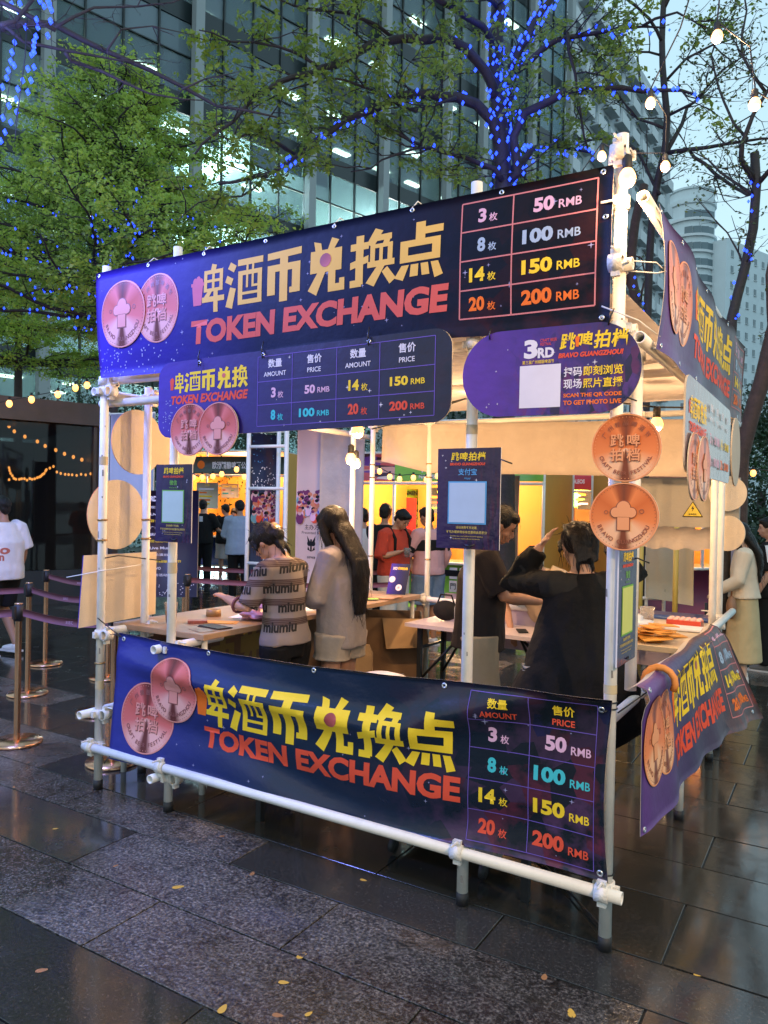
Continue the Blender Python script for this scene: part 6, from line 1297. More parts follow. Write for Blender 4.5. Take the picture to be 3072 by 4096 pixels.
# festoon bulbs overhead at the right
for x,y,d,l in ((1549,76,3.6,'bare warm festoon bulb at the top right against the sky'),(1405,220,4.1,'warm festoon bulb left of the two at the right, before the slim tree'),(1630,222,3.5,'warm festoon bulb near the right edge, below the topmost'),(1300,335,4.6,'warm festoon bulb just left of the right front post top'),(1437,357,4.3,'warm festoon bulb just right of the right front post top')):
    bulb(l,A(x,y,d),5,.82,'warm festoon bulbs strung over the right side',nm='festoon_bulb',es=3.2)
t=thing('festoon_cable','thin black cable carrying the overhead festoon bulbs','cable',A(1405,200,4.1)); mb=MB(); mb.tube([A(1560,-60,3.5),A(1549,47,3.6),A(1620,100,3.5),A(1632,196,3.5),A(1720,250,3.4)],.004,5); mb.tube([A(1250,380,5),A(1300,309,4.6),A(1350,330,4.4),A(1437,331,4.3),A(1440,250,4.2),A(1405,193,4.1),A(1470,60,3.9),A(1500,-40,3.8)],.004,5); mb.part('cable',M_black,t)
festoon('string_lights','pair of warm bulbs in front of the dark hedge at the right edge',[A(1594,1019,9),A(1627,1022,9),A(1668,1026,9)],.034)
# fallen leaves on the wet ground
M_yl=mat('fallen_yellow_leaf',(.55,.33,.05),.45,var=.2,vs=60); M_bl=mat('fallen_brown_leaf',(.30,.14,.05),.5,var=.2,vs=60)
def leafmesh():
    mb=MB(); v=[(0,0,.004)]; n=12
    for i in range(n): a=2*PI*i/n; r=1-.0; x=math.cos(a)*.5; y=math.sin(a)*.26*(1-.35*math.cos(a)); v.append((x,y,.001+.006*abs(math.sin(2*a))))
    mb.add(v,[(0,1+i,1+(i+1)%n) for i in range(n)],0,True); mb.add([(.5,0,.002),(.75,.03,.006),(.75,.015,.006)],[(0,1,2)]); return mb.mesh('leaf',M_yl)
LL=['long yellow leaf alone on a speckled slab below the left part of the banner','brown leaf on the slab joint left of the middle leg','small yellow leaf on dark paving below the middle of the front tube','yellow leaf low centre, first of two close together','larger yellow leaf low centre, second of two close together','orange leaf below the two close leaves','yellow leaf standing out near the bottom edge, left of centre','brown leaf near the bottom edge, left of centre','small yellow leaf near the bottom edge beside the brown one','tiny yellow leaf near the bottom, right of centre','brown leaf on the speckled slab below the right front post','largest yellow leaf near the bottom, toward the right','yellow leaf on the glossy dark slab at the lower right','faded brown leaf on the dark slab at the lower left','small brown leaf under the front tube at the left','small yellow leaf by the warm reflection at the far left','tiny yellow leaf on dark paving just left of the lower side banner','tiny brown leaf in the shade under the middle of the front tube','brown leaf on the speckled slab at the left below the banner','tiny yellow leaf on the glossy slabs right of the front post','small yellow leaf on the glossy paving at the far right','brown leaf at the left edge near the nearest queue post','tiny brown leaf on the slab joint low in the middle']
lm1=leafmesh(); lm2=lm1.copy(); lm2.materials[0]=M_bl
for i,(x,y,l,m,rz) in enumerate(((385,1916,.055,0,.3),(545,1887,.04,1,1.4),(785,1901,.035,0,-.5),(689,2028,.038,0,-.1),(652,2064,.05,0,.9),(613,2122,.04,0,-.1),(481,2179,.05,0,1.3),(600,2193,.04,1,-.2),(667,2190,.032,0,.8),(880,2149,.03,0,-.8),(1176,2110,.04,1,1.2),(1234,2188,.05,0,1.5),(1507,2106,.03,0,-.3),(90,2096,.045,1,.3),(480,1806,.03,1,.2),(120,1790,.03,0,.4),(1330,1700,.03,0,.4),(940,1790,.03,1,.4),(250,1870,.03,1,1),(1420,1930,.025,0,2),(1560,1800,.03,0,1),(30,1700,.03,1,2),(760,1990,.02,1,.3))):
    o=bpy.data.objects.new('fallen_leaf',lm2 if m else lm1); COL.objects.link(o); p=G(x,y); o.location=p; o.scale=(l,l,l); o.rotation_euler=(0,0,rz+.54)
    tagit(o,LL[i],'leaf','fallen leaves on the wet paving')
# ---------------------------------------------------------------- people
SK=mat('skin',(.50,.27,.18),.5,var=.05,vs=6); SKL=mat('skin_fair',(.62,.40,.30),.5,var=.04,vs=6); SKD=mat('skin_tan',(.36,.18,.11),.5,var=.05,vs=6)
def hairmat(n,c):
    k=NT(n); tc=k.n('TexCoord'); mp=k.n('Mapping'); mp.inputs['Scale'].default_value=(60,60,3.5); k.l(tc.outputs['Object'],mp.inputs[0]); f=k.noise(mp.outputs[0],3,4,.6); k.setc(k.ramp(f,[(.3,(c[0]*.4,c[1]*.4,c[2]*.4)),(.6,c),(.8,(c[0]*2,c[1]*1.9,c[2]*1.8))])); k.rough(.45); k.b.inputs['Specular IOR Level'].default_value=.3; k.bump(f,.7,.012); return k.m
HB=hairmat('black_hair',(.006,.005,.0045)); HD=hairmat('dark_brown_hair',(.009,.0055,.0045))
def cloth_m(n,c,r=.8,b=.35,bs=14,var=.06): return mat(n,c,r,bump=b,bs=bs,bdist=.02,var=var,vs=9,spec=.12)
def remesh(mb,name,mats,parent,vox,sm=4,wr=0.,ws=9.,seed=0,world=False):
    me=mb.mesh(name,mats); o=bpy.data.objects.new(name,me); COL.objects.link(o)
    r=o.modifiers.new('r','REMESH'); r.mode='VOXEL'; r.voxel_size=vox; r.use_smooth_shade=True; s=o.modifiers.new('s','SMOOTH'); s.factor=.6; s.iterations=sm
    dg=bpy.context.evaluated_depsgraph_get(); m2=bpy.data.meshes.new_from_object(o.evaluated_get(dg)); o.modifiers.clear(); o.data=m2; m2.name=name; bpy.data.meshes.remove(me)
    m2.materials.clear(); m2.materials.append(mats)
    if wr:
        n=len(m2.vertices); nn=np.zeros(n*3); m2.vertices.foreach_get('normal',nn); co=np.zeros(n*3); m2.vertices.foreach_get('co',co); co=co.reshape(-1,3); nn=nn.reshape(-1,3); sd=Vector((seed*7.3,seed*1.7,0))
        d=np.array([noise.noise(Vector((c[0]*ws,c[1]*ws,c[2]*ws*.45))+sd)+.5*noise.noise(Vector((c[0]*ws*2.3+3,c[1]*ws*2.3,c[2]*ws*1.1))+sd) for c in co]); co=co+nn*(d*wr)[:,None]; m2.vertices.foreach_set('co',co.ravel())
    m2.polygons.foreach_set('use_smooth',[True]*len(m2.polygons)); m2.update(); o.parent=parent; return o
def hand(mb,w,e,s,curl=.5,side=1,hold=None):
    """palm with four fingers and a thumb beyond wrist w, coming from elbow e"""
    d=(w-e).normalized(); up=V(0,0,1) if abs(d.z)<.85 else V(0,1,0); n=(up-d*up.dot(d)).normalized(); l=d.cross(n)*side
    c=w+d*.045*s; mb.tube([w-d*.01,w+d*.03*s,w+d*.075*s,w+d*.09*s],[.022*s,.030*s,.036*s,.032*s],10,ry=[.018*s,.016*s,.016*s,.013*s],up=l)
    for i,(o,L) in enumerate(((-.027,.060),(-.009,.070),(.009,.066),(.027,.052))):
        p=w+d*.085*s+l*o*s; a=d; pts=[p-d*.01]
        for k in range(3): pts.append(pts[-1]+a*L*s*(.42,.33,.25)[k]+a*(.01*s if k==0 else 0)); ax=l; a=(Matrix.Rotation(-curl*(.75+.1*k)*1.0,3,ax*side)@a)
        mb.tube(pts,[.0088*s,.0088*s,.008*s,.0068*s],8)
    p=w+d*.03*s-l*.028*s; mb.tube([p,p+(d*.6-l*.7-n*.25).normalized()*.03*s,p+(d*.8-l*.55-n*.35).normalized()*.062*s],[.012*s,.011*s,.0085*s],8)
def person(lb,loc,rz,H,skin=SK,top=None,topm=None,bot=None,botm=None,shoe=None,hair='short',hm=None,female=False,lean=0.,hp=0.,hy=0.,arms=None,vox=.011,hem=.88,slv=.45,legs=None,bl=1.,wr=.006,curl=(.5,.5),extra=None,fat=1.,grp=None,seed=1,hair_len=.35,sole=None,hy_=-.155):
    s=H/1.75; t=thing('person',lb,'person',loc,rz,grp); Rl=Matrix.Rotation(-lean,3,'X'); pv=V(0,0,.95*s)
    U=lambda v: pv+Rl@(Vector(v)*s-pv)                  # upper body, leaning about the pelvis
    sw=(.155 if female else .185)*fat**.5; hipw=.092
    nk=U((0,-.005,1.47)); Rh=Matrix.Rotation(hy,3,'Z')@Matrix.Rotation(-(lean+hp),3,'X'); hc=nk+Rh@V(0,.028*s,.155*s)
    Hd=lambda v: hc+Rh@(Vector(v)*s)
    body=MB(); body.ell(hc+Rh@V(0,-.005,.018)*s,(.074*s,.094*s,.105*s),0,20,14,Rh); body.ell(Hd((0,.022,-.045)),(.056*s,.066*s,.068*s),0,16,10,Rh); body.ell(Hd((0,.055,-.085)),(.025*s,.022*s,.018*s),0,10,8,Rh)
    body.tube([Hd((0,.080,.02)),Hd((0,.095,-.012)),Hd((0,.106,-.028))],[.008*s,.011*s,.014*s],8); body.ell(Hd((0,.092,-.034)),(.018*s,.012*s,.009*s),0,8,6,Rh)
    body.ell(Hd((0,.084,-.058)),(.024*s,.012*s,.006*s),0,8,6,Rh); body.ell(Hd((0,.081,-.068)),(.020*s,.012*s,.006*s),0,8,6,Rh)
    for sx in(-1,1): body.ell(Hd((sx*.076,-.008,-.005)),(.010*s,.020*s,.032*s),0,8,8,Rh); body.ell(Hd((sx*.03,.078,.028)),(.024*s,.010*s,.008*s),0,8,6,Rh); body.ell(Hd((sx*.042,.055,-.03)),(.022*s,.02*s,.02*s),0,8,6,Rh)
    body.tube([U((0,-.01,1.40)),nk,Hd((0,-.02,-.04))],[.062*s,.052*s,.050*s],12)
    K=lambda z:(1.0)
    tor=[(.86,.150,.100),(.93,.165*(1.03 if female else 1),.112),(1.02,.145 if female else .155,.100),(1.12,.130 if female else .150,.095),(1.25,.150 if female else .170,.105),(1.36,.165 if female else .190,.102),(1.43,.150 if female else .175,.085),(1.475,.075,.060)]
    body.tube([U((0,0,z)) for z,_,_ in tor],[a*s*fat for _,a,_ in tor],16,ry=[b*s*fat for _,_,b in tor],up=(1,0,0))
    ar=arms or {}; J={}
    for k,sx in(('L',-1),('R',1)):
        sh=U((sx*sw,-.005,1.405)); el,wr_=ar.get(k,((sx*.25,-.03,1.13),(sx*.27,.07,.90))); el=U(el);wr_=U(wr_); 
        Lu=.285*s; Lf=.25*s; el=sh+(el-sh).normalized()*Lu; wr_=el+(wr_-el).normalized()*Lf; J[k]=(sh,el,wr_)
        body.tube([sh,sh.lerp(el,.4),el,el.lerp(wr_,.3),el.lerp(wr_,.75),wr_],[.052*s,.046*s,.038*s,.042*s,.031*s,.026*s],12); hand(body,wr_,el,s,curl[0 if k=='L' else 1],sx)
    lg=legs or {}; 
    LJ={}
    for k,sx in(('L',-1),('R',1)):
        kn,an=lg.get(k,((sx*.105,.02,.50),(sx*.11,-.01,.085))); hip=V(sx*hipw,0,.90)*s; kn=Vector(kn)*s; an=Vector(an)*s; LJ[k]=(hip,kn,an)
        body.tube([hip,hip.lerp(kn,.35),kn,kn.lerp(an,.3),kn.lerp(an,.8),an],[.092*s*fat,.078*s*fat,.054*s,.056*s,.038*s,.034*s],12)
        body.tube([an-V(0,.02*s,.02*s),an+V(0,.06*s,-.045*s),an+V(0,.15*s,-.06*s)],[.036*s,.036*s,.026*s],10)
    remesh(body,'body',skin,t,vox,3)
    # face details
    f=MB(); 
    for sx in(-1,1): f.ell(Hd((sx*.031,.083,.010)),(.014*s,.007*s,.0052*s),0,8,6,Rh); f.ell(Hd((sx*.032,.084,.034)),(.019*s,.007*s,.0035*s),0,8,6,Rh)
    f.part('eyes_and_brows',mat('eye_dark',(.015,.010,.008),.4),t,world=False); f=MB(); f.ell(Hd((0,.0905,-.063)),(.020*s,.0075*s,.0045*s),0,8,6,Rh); f.part('lips',mat('lips',(.38,.12,.10),.5),t,world=False)
    # clothes
    e=.018*s
    if top:
        m=MB(); zz=[z for z in (hem,.95,1.02,1.12,1.25,1.36,1.43,1.47) if z>=hem]; 
        def rad(z):
            for i in range(len(tor)-1):
                if tor[i][0]<=z<=tor[i+1][0]: f_=(z-tor[i][0])/(tor[i+1][0]-tor[i][0]); return (tor[i][1]+(tor[i+1][1]-tor[i][1])*f_,tor[i][2]+(tor[i+1][2]-tor[i][2])*f_)
            return (tor[0][1],tor[0][2]) if z<tor[0][0] else (.08,.065)
        loose=top.get('loose',.03); fl=top.get('flare',.02); zz=sorted(set([hem]+zz)); ra=[];rb=[]
        for z in zz: a,b=rad(z); k=max(0,min(1,(1.40-z)/.25)); ex=.012+loose*k+fl*max(0,(1.05-z))/.3; ra.append((a+ex)*s*fat); rb.append((b+ex*1.1)*s*fat)
        if top.get('straight'):
            mxa=max(ra[:max(2,len(ra)-2)]); ra=[max(r_,mxa*.96) if zz[i]<1.3 else r_ for i,r_ in enumerate(ra)]; mxb=max(rb[:-2]); rb=[max(r_,mxb*.95) if zz[i]<1.3 else r_ for i,r_ in enumerate(rb)]
        m.tube([U((0,0,z)) for z in zz],ra,20,ry=rb,up=(1,0,0)); 
        m.ell(U((0,-.005,1.43)),(.13*s*fat,.085*s*fat,.045*s),0,14,8,Rl)
        for k in('L','R'):
            sh,el,w_=J[k]; g=top.get('sl',.022)*s; Lt=slv[0 if k=='L' else 1] if isinstance(slv,tuple) else slv
            pts=[U((0,-.005,1.40)).lerp(sh,.75),sh]; rr=[.06*s+g,.056*s+g]
            if Lt<=.5: pts+=[sh.lerp(el,Lt),sh.lerp(el,Lt*2*.95)]; rr+=[.050*s+g*1.25,.047*s+g*1.5]
            else:
                pts+=[sh.lerp(el,.5),el,el.lerp(w_,(Lt-.5))]; rr+=[.047*s+g,.042*s+g*1.1,.040*s+g]
                if Lt>.8: pts+=[el.lerp(w_,(Lt-.5)*1.85)]; rr+=[.030*s+g*.9]
            m.tube(pts,rr,14)
        so=remesh(m,top.get('name','shirt'),topm,t,vox,5,wr,9,seed); t['shirt']=so.name
    if bot:
        m=MB(); bz=bot.get('loose',.02)
        if bot.get('kind')=='skirt':
            L=bot['len']; m.tube([V(0,0,1.04)*s,V(0,0,.92)*s,V(0,0,(.92+L)/2)*s,V(0,0,L)*s],[.15*s,.19*s,(.20+bot.get('fl',.03))*s,(.21+2*bot.get('fl',.03))*s],24,ry=[.11*s,.14*s,(.15+bot.get('fl',.03))*s,(.16+2*bot.get('fl',.03))*s],up=(1,0,0))
        else:
            m.tube([V(0,0,.82)*s,V(0,0,.92)*s,V(0,0,1.05)*s],[.165*s*fat,.185*s*fat,.165*s*fat],18,ry=[.12*s*fat,.135*s*fat,.12*s*fat],up=(1,0,0))
            for k in('L','R'):
                h_,kn,an=LJ[k]; L=bot['len']; a=[h_,h_.lerp(kn,.45)]; rr=[(.095*fat+bz)*s,(.08*fat+bz)*s]
                if L<=1: a.append(h_.lerp(kn,L)); rr.append((.066+bz*1.5)*s)
                else: a+=[kn,kn.lerp(an,.5),kn.lerp(an,min(1,L-1))]; rr+=[(.058+bz)*s,(.050+bz)*s,(.045+bz)*s]
                m.tube(a,rr,14)
        remesh(m,bot.get('name','trousers'),botm,t,vox,4,wr*.8,8,seed+3)
    if shoe:
        for k in('L','R'):
            an=LJ[k][2]; m=MB(); b=V(an.x,an.y,0); zb=an.z-.085*s; m.tube([b+V(0,-.05*s,zb+.05*s),b+V(0,.02*s,zb+.045*s),b+V(0,.12*s,zb+.035*s),b+V(0,.185*s,zb+.028*s)],[.036*s,.044*s,.048*s,.034*s],14,ry=[.045*s,.048*s,.036*s,.026*s],up=(1,0,0)); m.tube([an,an-V(0,0,.04*s)],[.045*s,.046*s],12)
            sh_=remesh(m,'shoe',shoe,t,max(.008,vox*.8),3); m=MB(); m.box(b+V(0,.065*s,zb+.010*s),(.088*s,.27*s,.02*s)); m.part('sole',sole or shoe,sh_,world=False)
    # hair
    hm=hm or HB
    if hair:
        m=MB(); r_=Rh
        if hair in('short','crop'):
            m.ell(hc+r_@V(0,-.020,.040)*s,(.086*s,.100*s,.098*s),0,18,12,r_); m.ell(Hd((0,.045,.085)),(.066*s,.048*s,.036*s),0,12,8,r_); m.ell(Hd((0,-.07,-.02)),(.07*s,.035*s,.06*s),0,12,8,r_)
        elif hair=='bun':
            m.ell(hc+r_@V(0,-.024,.035)*s,(.090*s,.104*s,.102*s),0,18,12,r_); m.ell(Hd((0,.05,.075)),(.068*s,.045*s,.036*s),0,12,8,r_); m.ell(Hd((0,-.105,-.005)),(.062*s,.045*s,.06*s),0,12,8,r_); m.ell(Hd((0,-.085,-.075)),(.05*s,.03*s,.05*s),0,12,8,r_)
            for sx in(-1,1): m.tube([Hd((sx*.075,.05,.05)),Hd((sx*.082,.045,-.02)),Hd((sx*.07,.05,-.07))],[.014*s,.010*s,.004*s],6); m.tube([Hd((sx*.03,-.09,-.08)),Hd((sx*.04,-.085,-.14)),Hd((sx*.035,-.075,-.18))],[.02*s,.012*s,.004*s],6)
        elif hair=='long':
            m.ell(hc+r_@V(0,-.018,.035)*s,(.094*s,.110*s,.108*s),0,18,12,r_); m.ell(Hd((0,.05,.07)),(.07*s,.045*s,.04*s),0,12,8,r_)
            b0=Hd((0,-.055,.02)); pts=[b0]; n=7
            for i in range(1,n+1): f_=i/n; pts.append(V(b0.x,0,0)*1+V(0,(b0.y)*max(0,1-f_*2.2)+(hy_*s+(U((0,0,1.3)).y))*min(1,f_*2.2),b0.z-hair_len*s*1.55*f_))
            m.tube(pts,[.085*s,.096*s,.10*s,.10*s,.098*s,.092*s,.085*s,.07*s],16,ry=[.06*s,.062*s,.05*s,.042*s,.038*s,.034*s,.028*s,.015*s],up=(1,0,0))
            for sx in(-1,1): m.tube([Hd((sx*.075,.03,.05)),Hd((sx*.092,.02,-.04)),Hd((sx*.095,.0,-.15)),Hd((sx*.088,-.02,-.24*hair_len/.35))],[.03*s,.034*s,.032*s,.012*s],8)
        o=remesh(m,'hair',hm,t,max(.008,vox*.85),3,.007,22,seed)
        if vox<.0105:
            q_=random.Random(seed); st=MB(); me_=o.data; vv=me_.vertices; up_=[v for v in vv if v.co.z>hc.z-(.9 if hair=='long' else .12)*s]
            for i in range(170 if hair=='long' else 110):
                v=q_.choice(up_); p=v.co.copy(); nn=v.normal.copy(); L=q_.uniform(.05,.14 if hair=='long' else .08)*s; d=V(q_.uniform(-.2,.2),q_.uniform(-.3,.05),-1) if hair=='long' or v.co.z<hc.z else (V(q_.uniform(-.3,.3),-1,-.5)-nn*nn.dot(V(0,-1,-.5)))
                d.normalize(); pts=[p-nn*.003]; 
                for k in range(1,5): pts.append(p+d*L*k/4+nn*(.003+.004*q_.random())*k/2+V(q_.uniform(-1,1),q_.uniform(-1,1),0)*.004)
                st.tube(pts,[.0016,.0016,.0014,.0012,.0008],3,cap=False)
            st.part('hair_strands',hm,t,world=False,kind='stuff')
    if extra: extra(t,Hd,U,J,LJ,s,Rh)
    return t,J
def dec(o,name,m,mb): return mb.part(name,m,o,world=False)
def head_to(x,y,d,H,lean=0): return None
def at_g(x,d): a=A(x,1094,d); return V(a.x,a.y,0)
YW=YAW   # heading that faces away from the camera
def shirt_text(t,shirt,rows,viewdir,m,bands=None,zr=None):
    """knit letters laid on the surface of the garment"""
    me=shirt.data; bm=bmesh.new(); bm.from_mesh(me); bv=BVHTree.FromBMesh(bm); bm.free(); vd=Vector(viewdir).normalized(); right=V(-vd.y,vd.x,0)*-1
    out=bmesh.new()
    for (s_,x0,x1,z0,z1,sk) in rows:
        vs,fs=txt(s_,.035); a0=min(v[0] for v in vs);a1=max(v[0] for v in vs);b0=min(v[1] for v in vs);b1=max(v[1] for v in vs); tb_=bmesh.new(); bb=[tb_.verts.new((x0+(x-a0)/(a1-a0)*(x1-x0),z0+(y-b0)/(b1-b0)*(z1-z0),0)) for x,y in vs]
        for f in fs:
            try: tb_.faces.new([bb[i] for i in f])
            except ValueError: pass
        xx=x0
        while xx<x1: bmesh.ops.bisect_plane(tb_,geom=tb_.verts[:]+tb_.edges[:]+tb_.faces[:],plane_co=(xx,0,0),plane_no=(1,0,0)); xx+=.012
        zz=z0
        while zz<z1: bmesh.ops.bisect_plane(tb_,geom=tb_.verts[:]+tb_.edges[:]+tb_.faces[:],plane_co=(0,zz,0),plane_no=(0,1,0)); zz+=.012
        ok={}
        for v in tb_.verts:
            o_=right*v.co.x+V(0,0,v.co.y+sk*v.co.x)-vd*1.0; h,n,_,_=bv.ray_cast(o_,vd)
            if h is not None: ok[v]=h-vd*.003+n*.001
        vm={}
        for f in tb_.faces:
            if all(v in ok for v in f.verts):
                ps=[ok[v] for v in f.verts]
                if max((a-b).length for a in ps for b in ps)>.06: continue
                for v in f.verts:
                    if v not in vm: vm[v]=out.verts.new(ok[v])
                try: out.faces.new([vm[v] for v in f.verts])
                except ValueError: pass
        tb_.free()
    me2=bpy.data.meshes.new('knit_lettering'); out.to_mesh(me2); out.free(); me2.materials.append(m); o=bpy.data.objects.new('knit_lettering',me2); COL.objects.link(o); o.parent=t; o['kind']='stuff'; return o
# --- inside the stall
def stripe_mat():
    k=NT('striped_knit'); tc=k.n('TexCoord'); s=k.n('SeparateXYZ'); k.l(tc.outputs['Object'],s.inputs[0]); z=k.math('ADD',s.outputs[2],k.math('MULTIPLY',k.math('ABSOLUTE',s.outputs[0]),-.0)); f=k.math('FRACT',k.math('MULTIPLY',k.math('SUBTRACT',z,.90),1/.118))
    st=k.math('GREATER_THAN',f,.64); low=k.math('GREATER_THAN',z,.965); st=k.math('MULTIPLY',st,low); fine=k.math('GREATER_THAN',k.math('FRACT',k.math('MULTIPLY',z,95.)),.32); 
    c=k.mix(k.math('MULTIPLY',st,k.math('MULTIPLY_ADD',fine,.45,.55)),(.23,.19,.175),(.06,.032,.03)); k.setc(c); k.rough(.9); mp=k.n('Mapping'); mp.inputs['Scale'].default_value=(1,1,2.4); k.l(tc.outputs['Object'],mp.inputs[0]); k.bump(k.noise(mp.outputs[0],190,2,.5),.5,.004); return k.m
def ex1(t,Hd,U,J,LJ,s,Rh):
    mb=MB(); mb.ell(Hd((.0,-.128,.03)),(.045*s,.018*s,.045*s),0,14,8,Rh); dec(t,'hair_claw',mat('amber_hair_claw',(.38,.22,.09),.2,coat=.6,var=.4,vs=60),mb); sh,el,w_=J['L']
    mb=MB(); p=el.lerp(w_,.35); d=(w_-el).normalized(); a=d.orthogonal().normalized(); b=d.cross(a); mb.tube([p+a*(math.cos(q_)*.05*s)+b*(math.sin(q_)*.05*s) for q_ in [2*PI*i/14 for i in range(15)]],.009*s,6,cap=False); dec(t,'hair_tie',M_belt,mb)
t,J=person('woman with pinned up black hair in a striped knit with dark lettering, looking down',at_g(622,4.75),YW+.95,1.64,SK,{'name':'sweater','loose':.025,'sl':.018},stripe_mat(),{'len':2,'loose':.02},cloth_m('black_trousers',(.010,.010,.011)),M_black,'bun',HB,True,.10,.62,.25,
   {'L':((-.27,.10,1.13),(-.20,.38,1.24)),'R':((.22,.12,1.12),(.02,.36,1.20))},.0085,.90,.50,wr=.007,curl=(.9,.9),extra=ex1,fat=.96,seed=1)
so=[c for c in t.children if c.name.startswith('sweater')][0]; hd=t.rotation_euler.z; vd=Matrix.Rotation(-hd,3,'Z')@CF; vd.z=0; rows=[]
for i in range(5):
    z0=.925+.118*i; z0+=.01; off=(i%2)*.09-.12
    for k in range(-2,3): rows.append(('miumiu' if True else '',off+k*.27,off+k*.27+.20,z0,z0+.062,.10 if i>2 else .03))
shirt_text(t,so,rows,vd,mat('black_knit',(.014,.012,.012),.9))
person('woman with very long straight dark hair in an oversized grey shirt and pale shorts',at_g(742,5.05),YW+1.05,1.71,SK,{'name':'shirt','loose':.035,'flare':.03,'sl':.03,'straight':1},cloth_m('grey_linen',(.30,.26,.25),.85,.5,22),{'len':.42,'loose':.05,'name':'shorts'},cloth_m('pale_shorts',(.42,.36,.30)),M_black,'long',HD,True,.04,.25,.1,
   {'L':((-.24,.05,1.12),(-.16,.28,1.08)),'R':((.24,.02,1.12),(.15,.27,1.08))},.010,.80,.72,wr=.010,curl=(.7,.7),fat=.9,seed=2,hair_len=.40,hy_=-.165)
def exm(t,Hd,U,J,LJ,s,Rh):
    w_=(J['L'][2]+J['R'][2])/2; mb=MB(); mb.box(w_+V(0,.10,.03),(.075,.008,.15),0,Matrix.Rotation(-.9,3,'X')); dec(t,'phone',M_black,mb)
person('man in a loose black tee behind the middle post, holding out a phone',at_g(1040,4.95),YW-PI/2-.12,1.76,SKD,{'name':'tee','loose':.035,'flare':.03,'sl':.03,'straight':1},cloth_m('faded_black_tee',(.030,.024,.024)),{'len':.95,'loose':.045,'name':'shorts'},cloth_m('beige_shorts',(.40,.33,.24)),M_white,'short',HB,False,.06,.45,0,
   {'L':((-.20,.16,1.14),(-.08,.42,1.14)),'R':((.20,.16,1.13),(.06,.42,1.14))},.0085,.80,.46,wr=.008,curl=(.7,.7),extra=exm,seed=3,fat=.95)
def exc(t,Hd,U,J,LJ,s,Rh):
    m=MB(); m.tube([U((0,0,1.46)),U((0,0,1.36)),U((0,0,1.15)),U((0,-.03,.95)),U((-.06,-.05,.72)),U((-.03,-.03,.60))],[.075*s,.19*s,.235*s,.31*s,.42*s,.38*s],28,ry=[.07*s,.13*s,.17*s,.22*s,.25*s,.22*s],up=(1,0,0))
    for k in('L','R'): sh,el,w_=J[k]; m.tube([sh.lerp(U((0,0,1.35)),.3),sh,sh.lerp(el,.5),el,el.lerp(w_,.5),el.lerp(w_,.9)],[.075*s,.072*s,.068*s,.072*s,.066*s,.056*s],16)
    remesh(m,'coat',MATS['black_coat'],t,.011,5,.02,7,4)
    m=MB(); 
    for i in range(26):
        a=R.uniform(-1.5,1.5); m.tube([Hd((.03*math.sin(a*3),.01-.02*i*.3/3,.115)),Hd((.08*math.sin(a),-.06,.085+.012*math.cos(a*5))),Hd((.07*math.sin(a*1.3),-.12,.02)),Hd((.05*math.sin(a*2),-.13,-.06-.08*R.random()))],[.012*s,.022*s,.022*s,.008*s],6)
    remesh(m,'loose_hair',HD,t,.009,2,.006,30,5)
cloth_m('black_coat',(.0075,.0075,.008),.75,.6,16)
person('person from behind in a wide black coat, both arms raised to the head',at_g(1262,3.85),YW+.12,1.66,SK,{'name':'shirt','loose':.03},cloth_m('dark_shirt',(.02,.02,.02)),{'len':2,'loose':.03},cloth_m('dark_jeans',(.02,.025,.05)),M_black,'bun',HD,True,.04,.30,0,
   {'L':((-.31,.24,1.41),(-.13,.12,1.68)),'R':((.38,.16,1.46),(.16,.14,1.68))},.010,.88,.9,extra=exc,fat=.95,seed=4)
def exb(t,Hd,U,J,LJ,s,Rh): pass
person('person in a cream tee bending over the back table, half hidden by the black coat',at_g(1190,6.3),YW+PI-.5,1.60,SK,{'name':'tee','loose':.06,'sl':.05},cloth_m('cream_tee',(.58,.45,.30)),{'len':.6,'loose':.04,'name':'shorts'},cloth_m('cream_shorts',(.5,.42,.32)),M_white,'bun',HD,True,.75,.3,0,{'L':((-.30,.20,1.25),(-.22,.40,1.08)),'R':((.30,.20,1.25),(.20,.42,1.08))},.012,.85,.45,seed=5)
# --- passers-by and customers
M_wsh=mat('white_sneaker',(.62,.60,.60),.6); M_jeans=cloth_m('blue_jeans',(.07,.11,.20)); M_wt=cloth_m('white_tee',(.66,.62,.62)); M_bk=cloth_m('black_cotton',(.014,.014,.015))
def exg(t,Hd,U,J,LJ,s,Rh):
    P=lambda x,y:(U((x,-.0,y)),V(0,-1,0)); mb=MB(); q=random.Random(2); ii=[]
person('man in a white tee with faded red back print at the left edge',at_g(8,8.3),YW+1.15,1.74,SKD,{'name':'tee','loose':.06,'sl':.045,'flare':.02,'straight':1},M_wt,{'len':.9,'loose':.04,'name':'shorts'},M_bk,M_wsh,'short',HB,False,.0,.1,.1,None,.012,.84,.46,{'L':((-.11,.10,.50),(-.11,.0,.085)),'R':((.10,.10,.52),(.10,-.10,.12))},seed=6)
t=[o for o in bpy.data.objects if o.name.startswith('person')][-1]
so=[c for c in bpy.data.objects if c.parent and c.name.startswith('tee') and c.parent.get('label','').startswith('man in a white tee')][0]; tp=so.parent; vd=Matrix.Rotation(-tp.rotation_euler.z,3,'Z')@CF; vd.z=0
shirt_text(tp,so,[('lilo',-.02,.14,1.12,1.22,0),('nn',.02,.10,1.05,1.11,0)],vd,mat('red_back_print',(.45,.12,.08),.8))
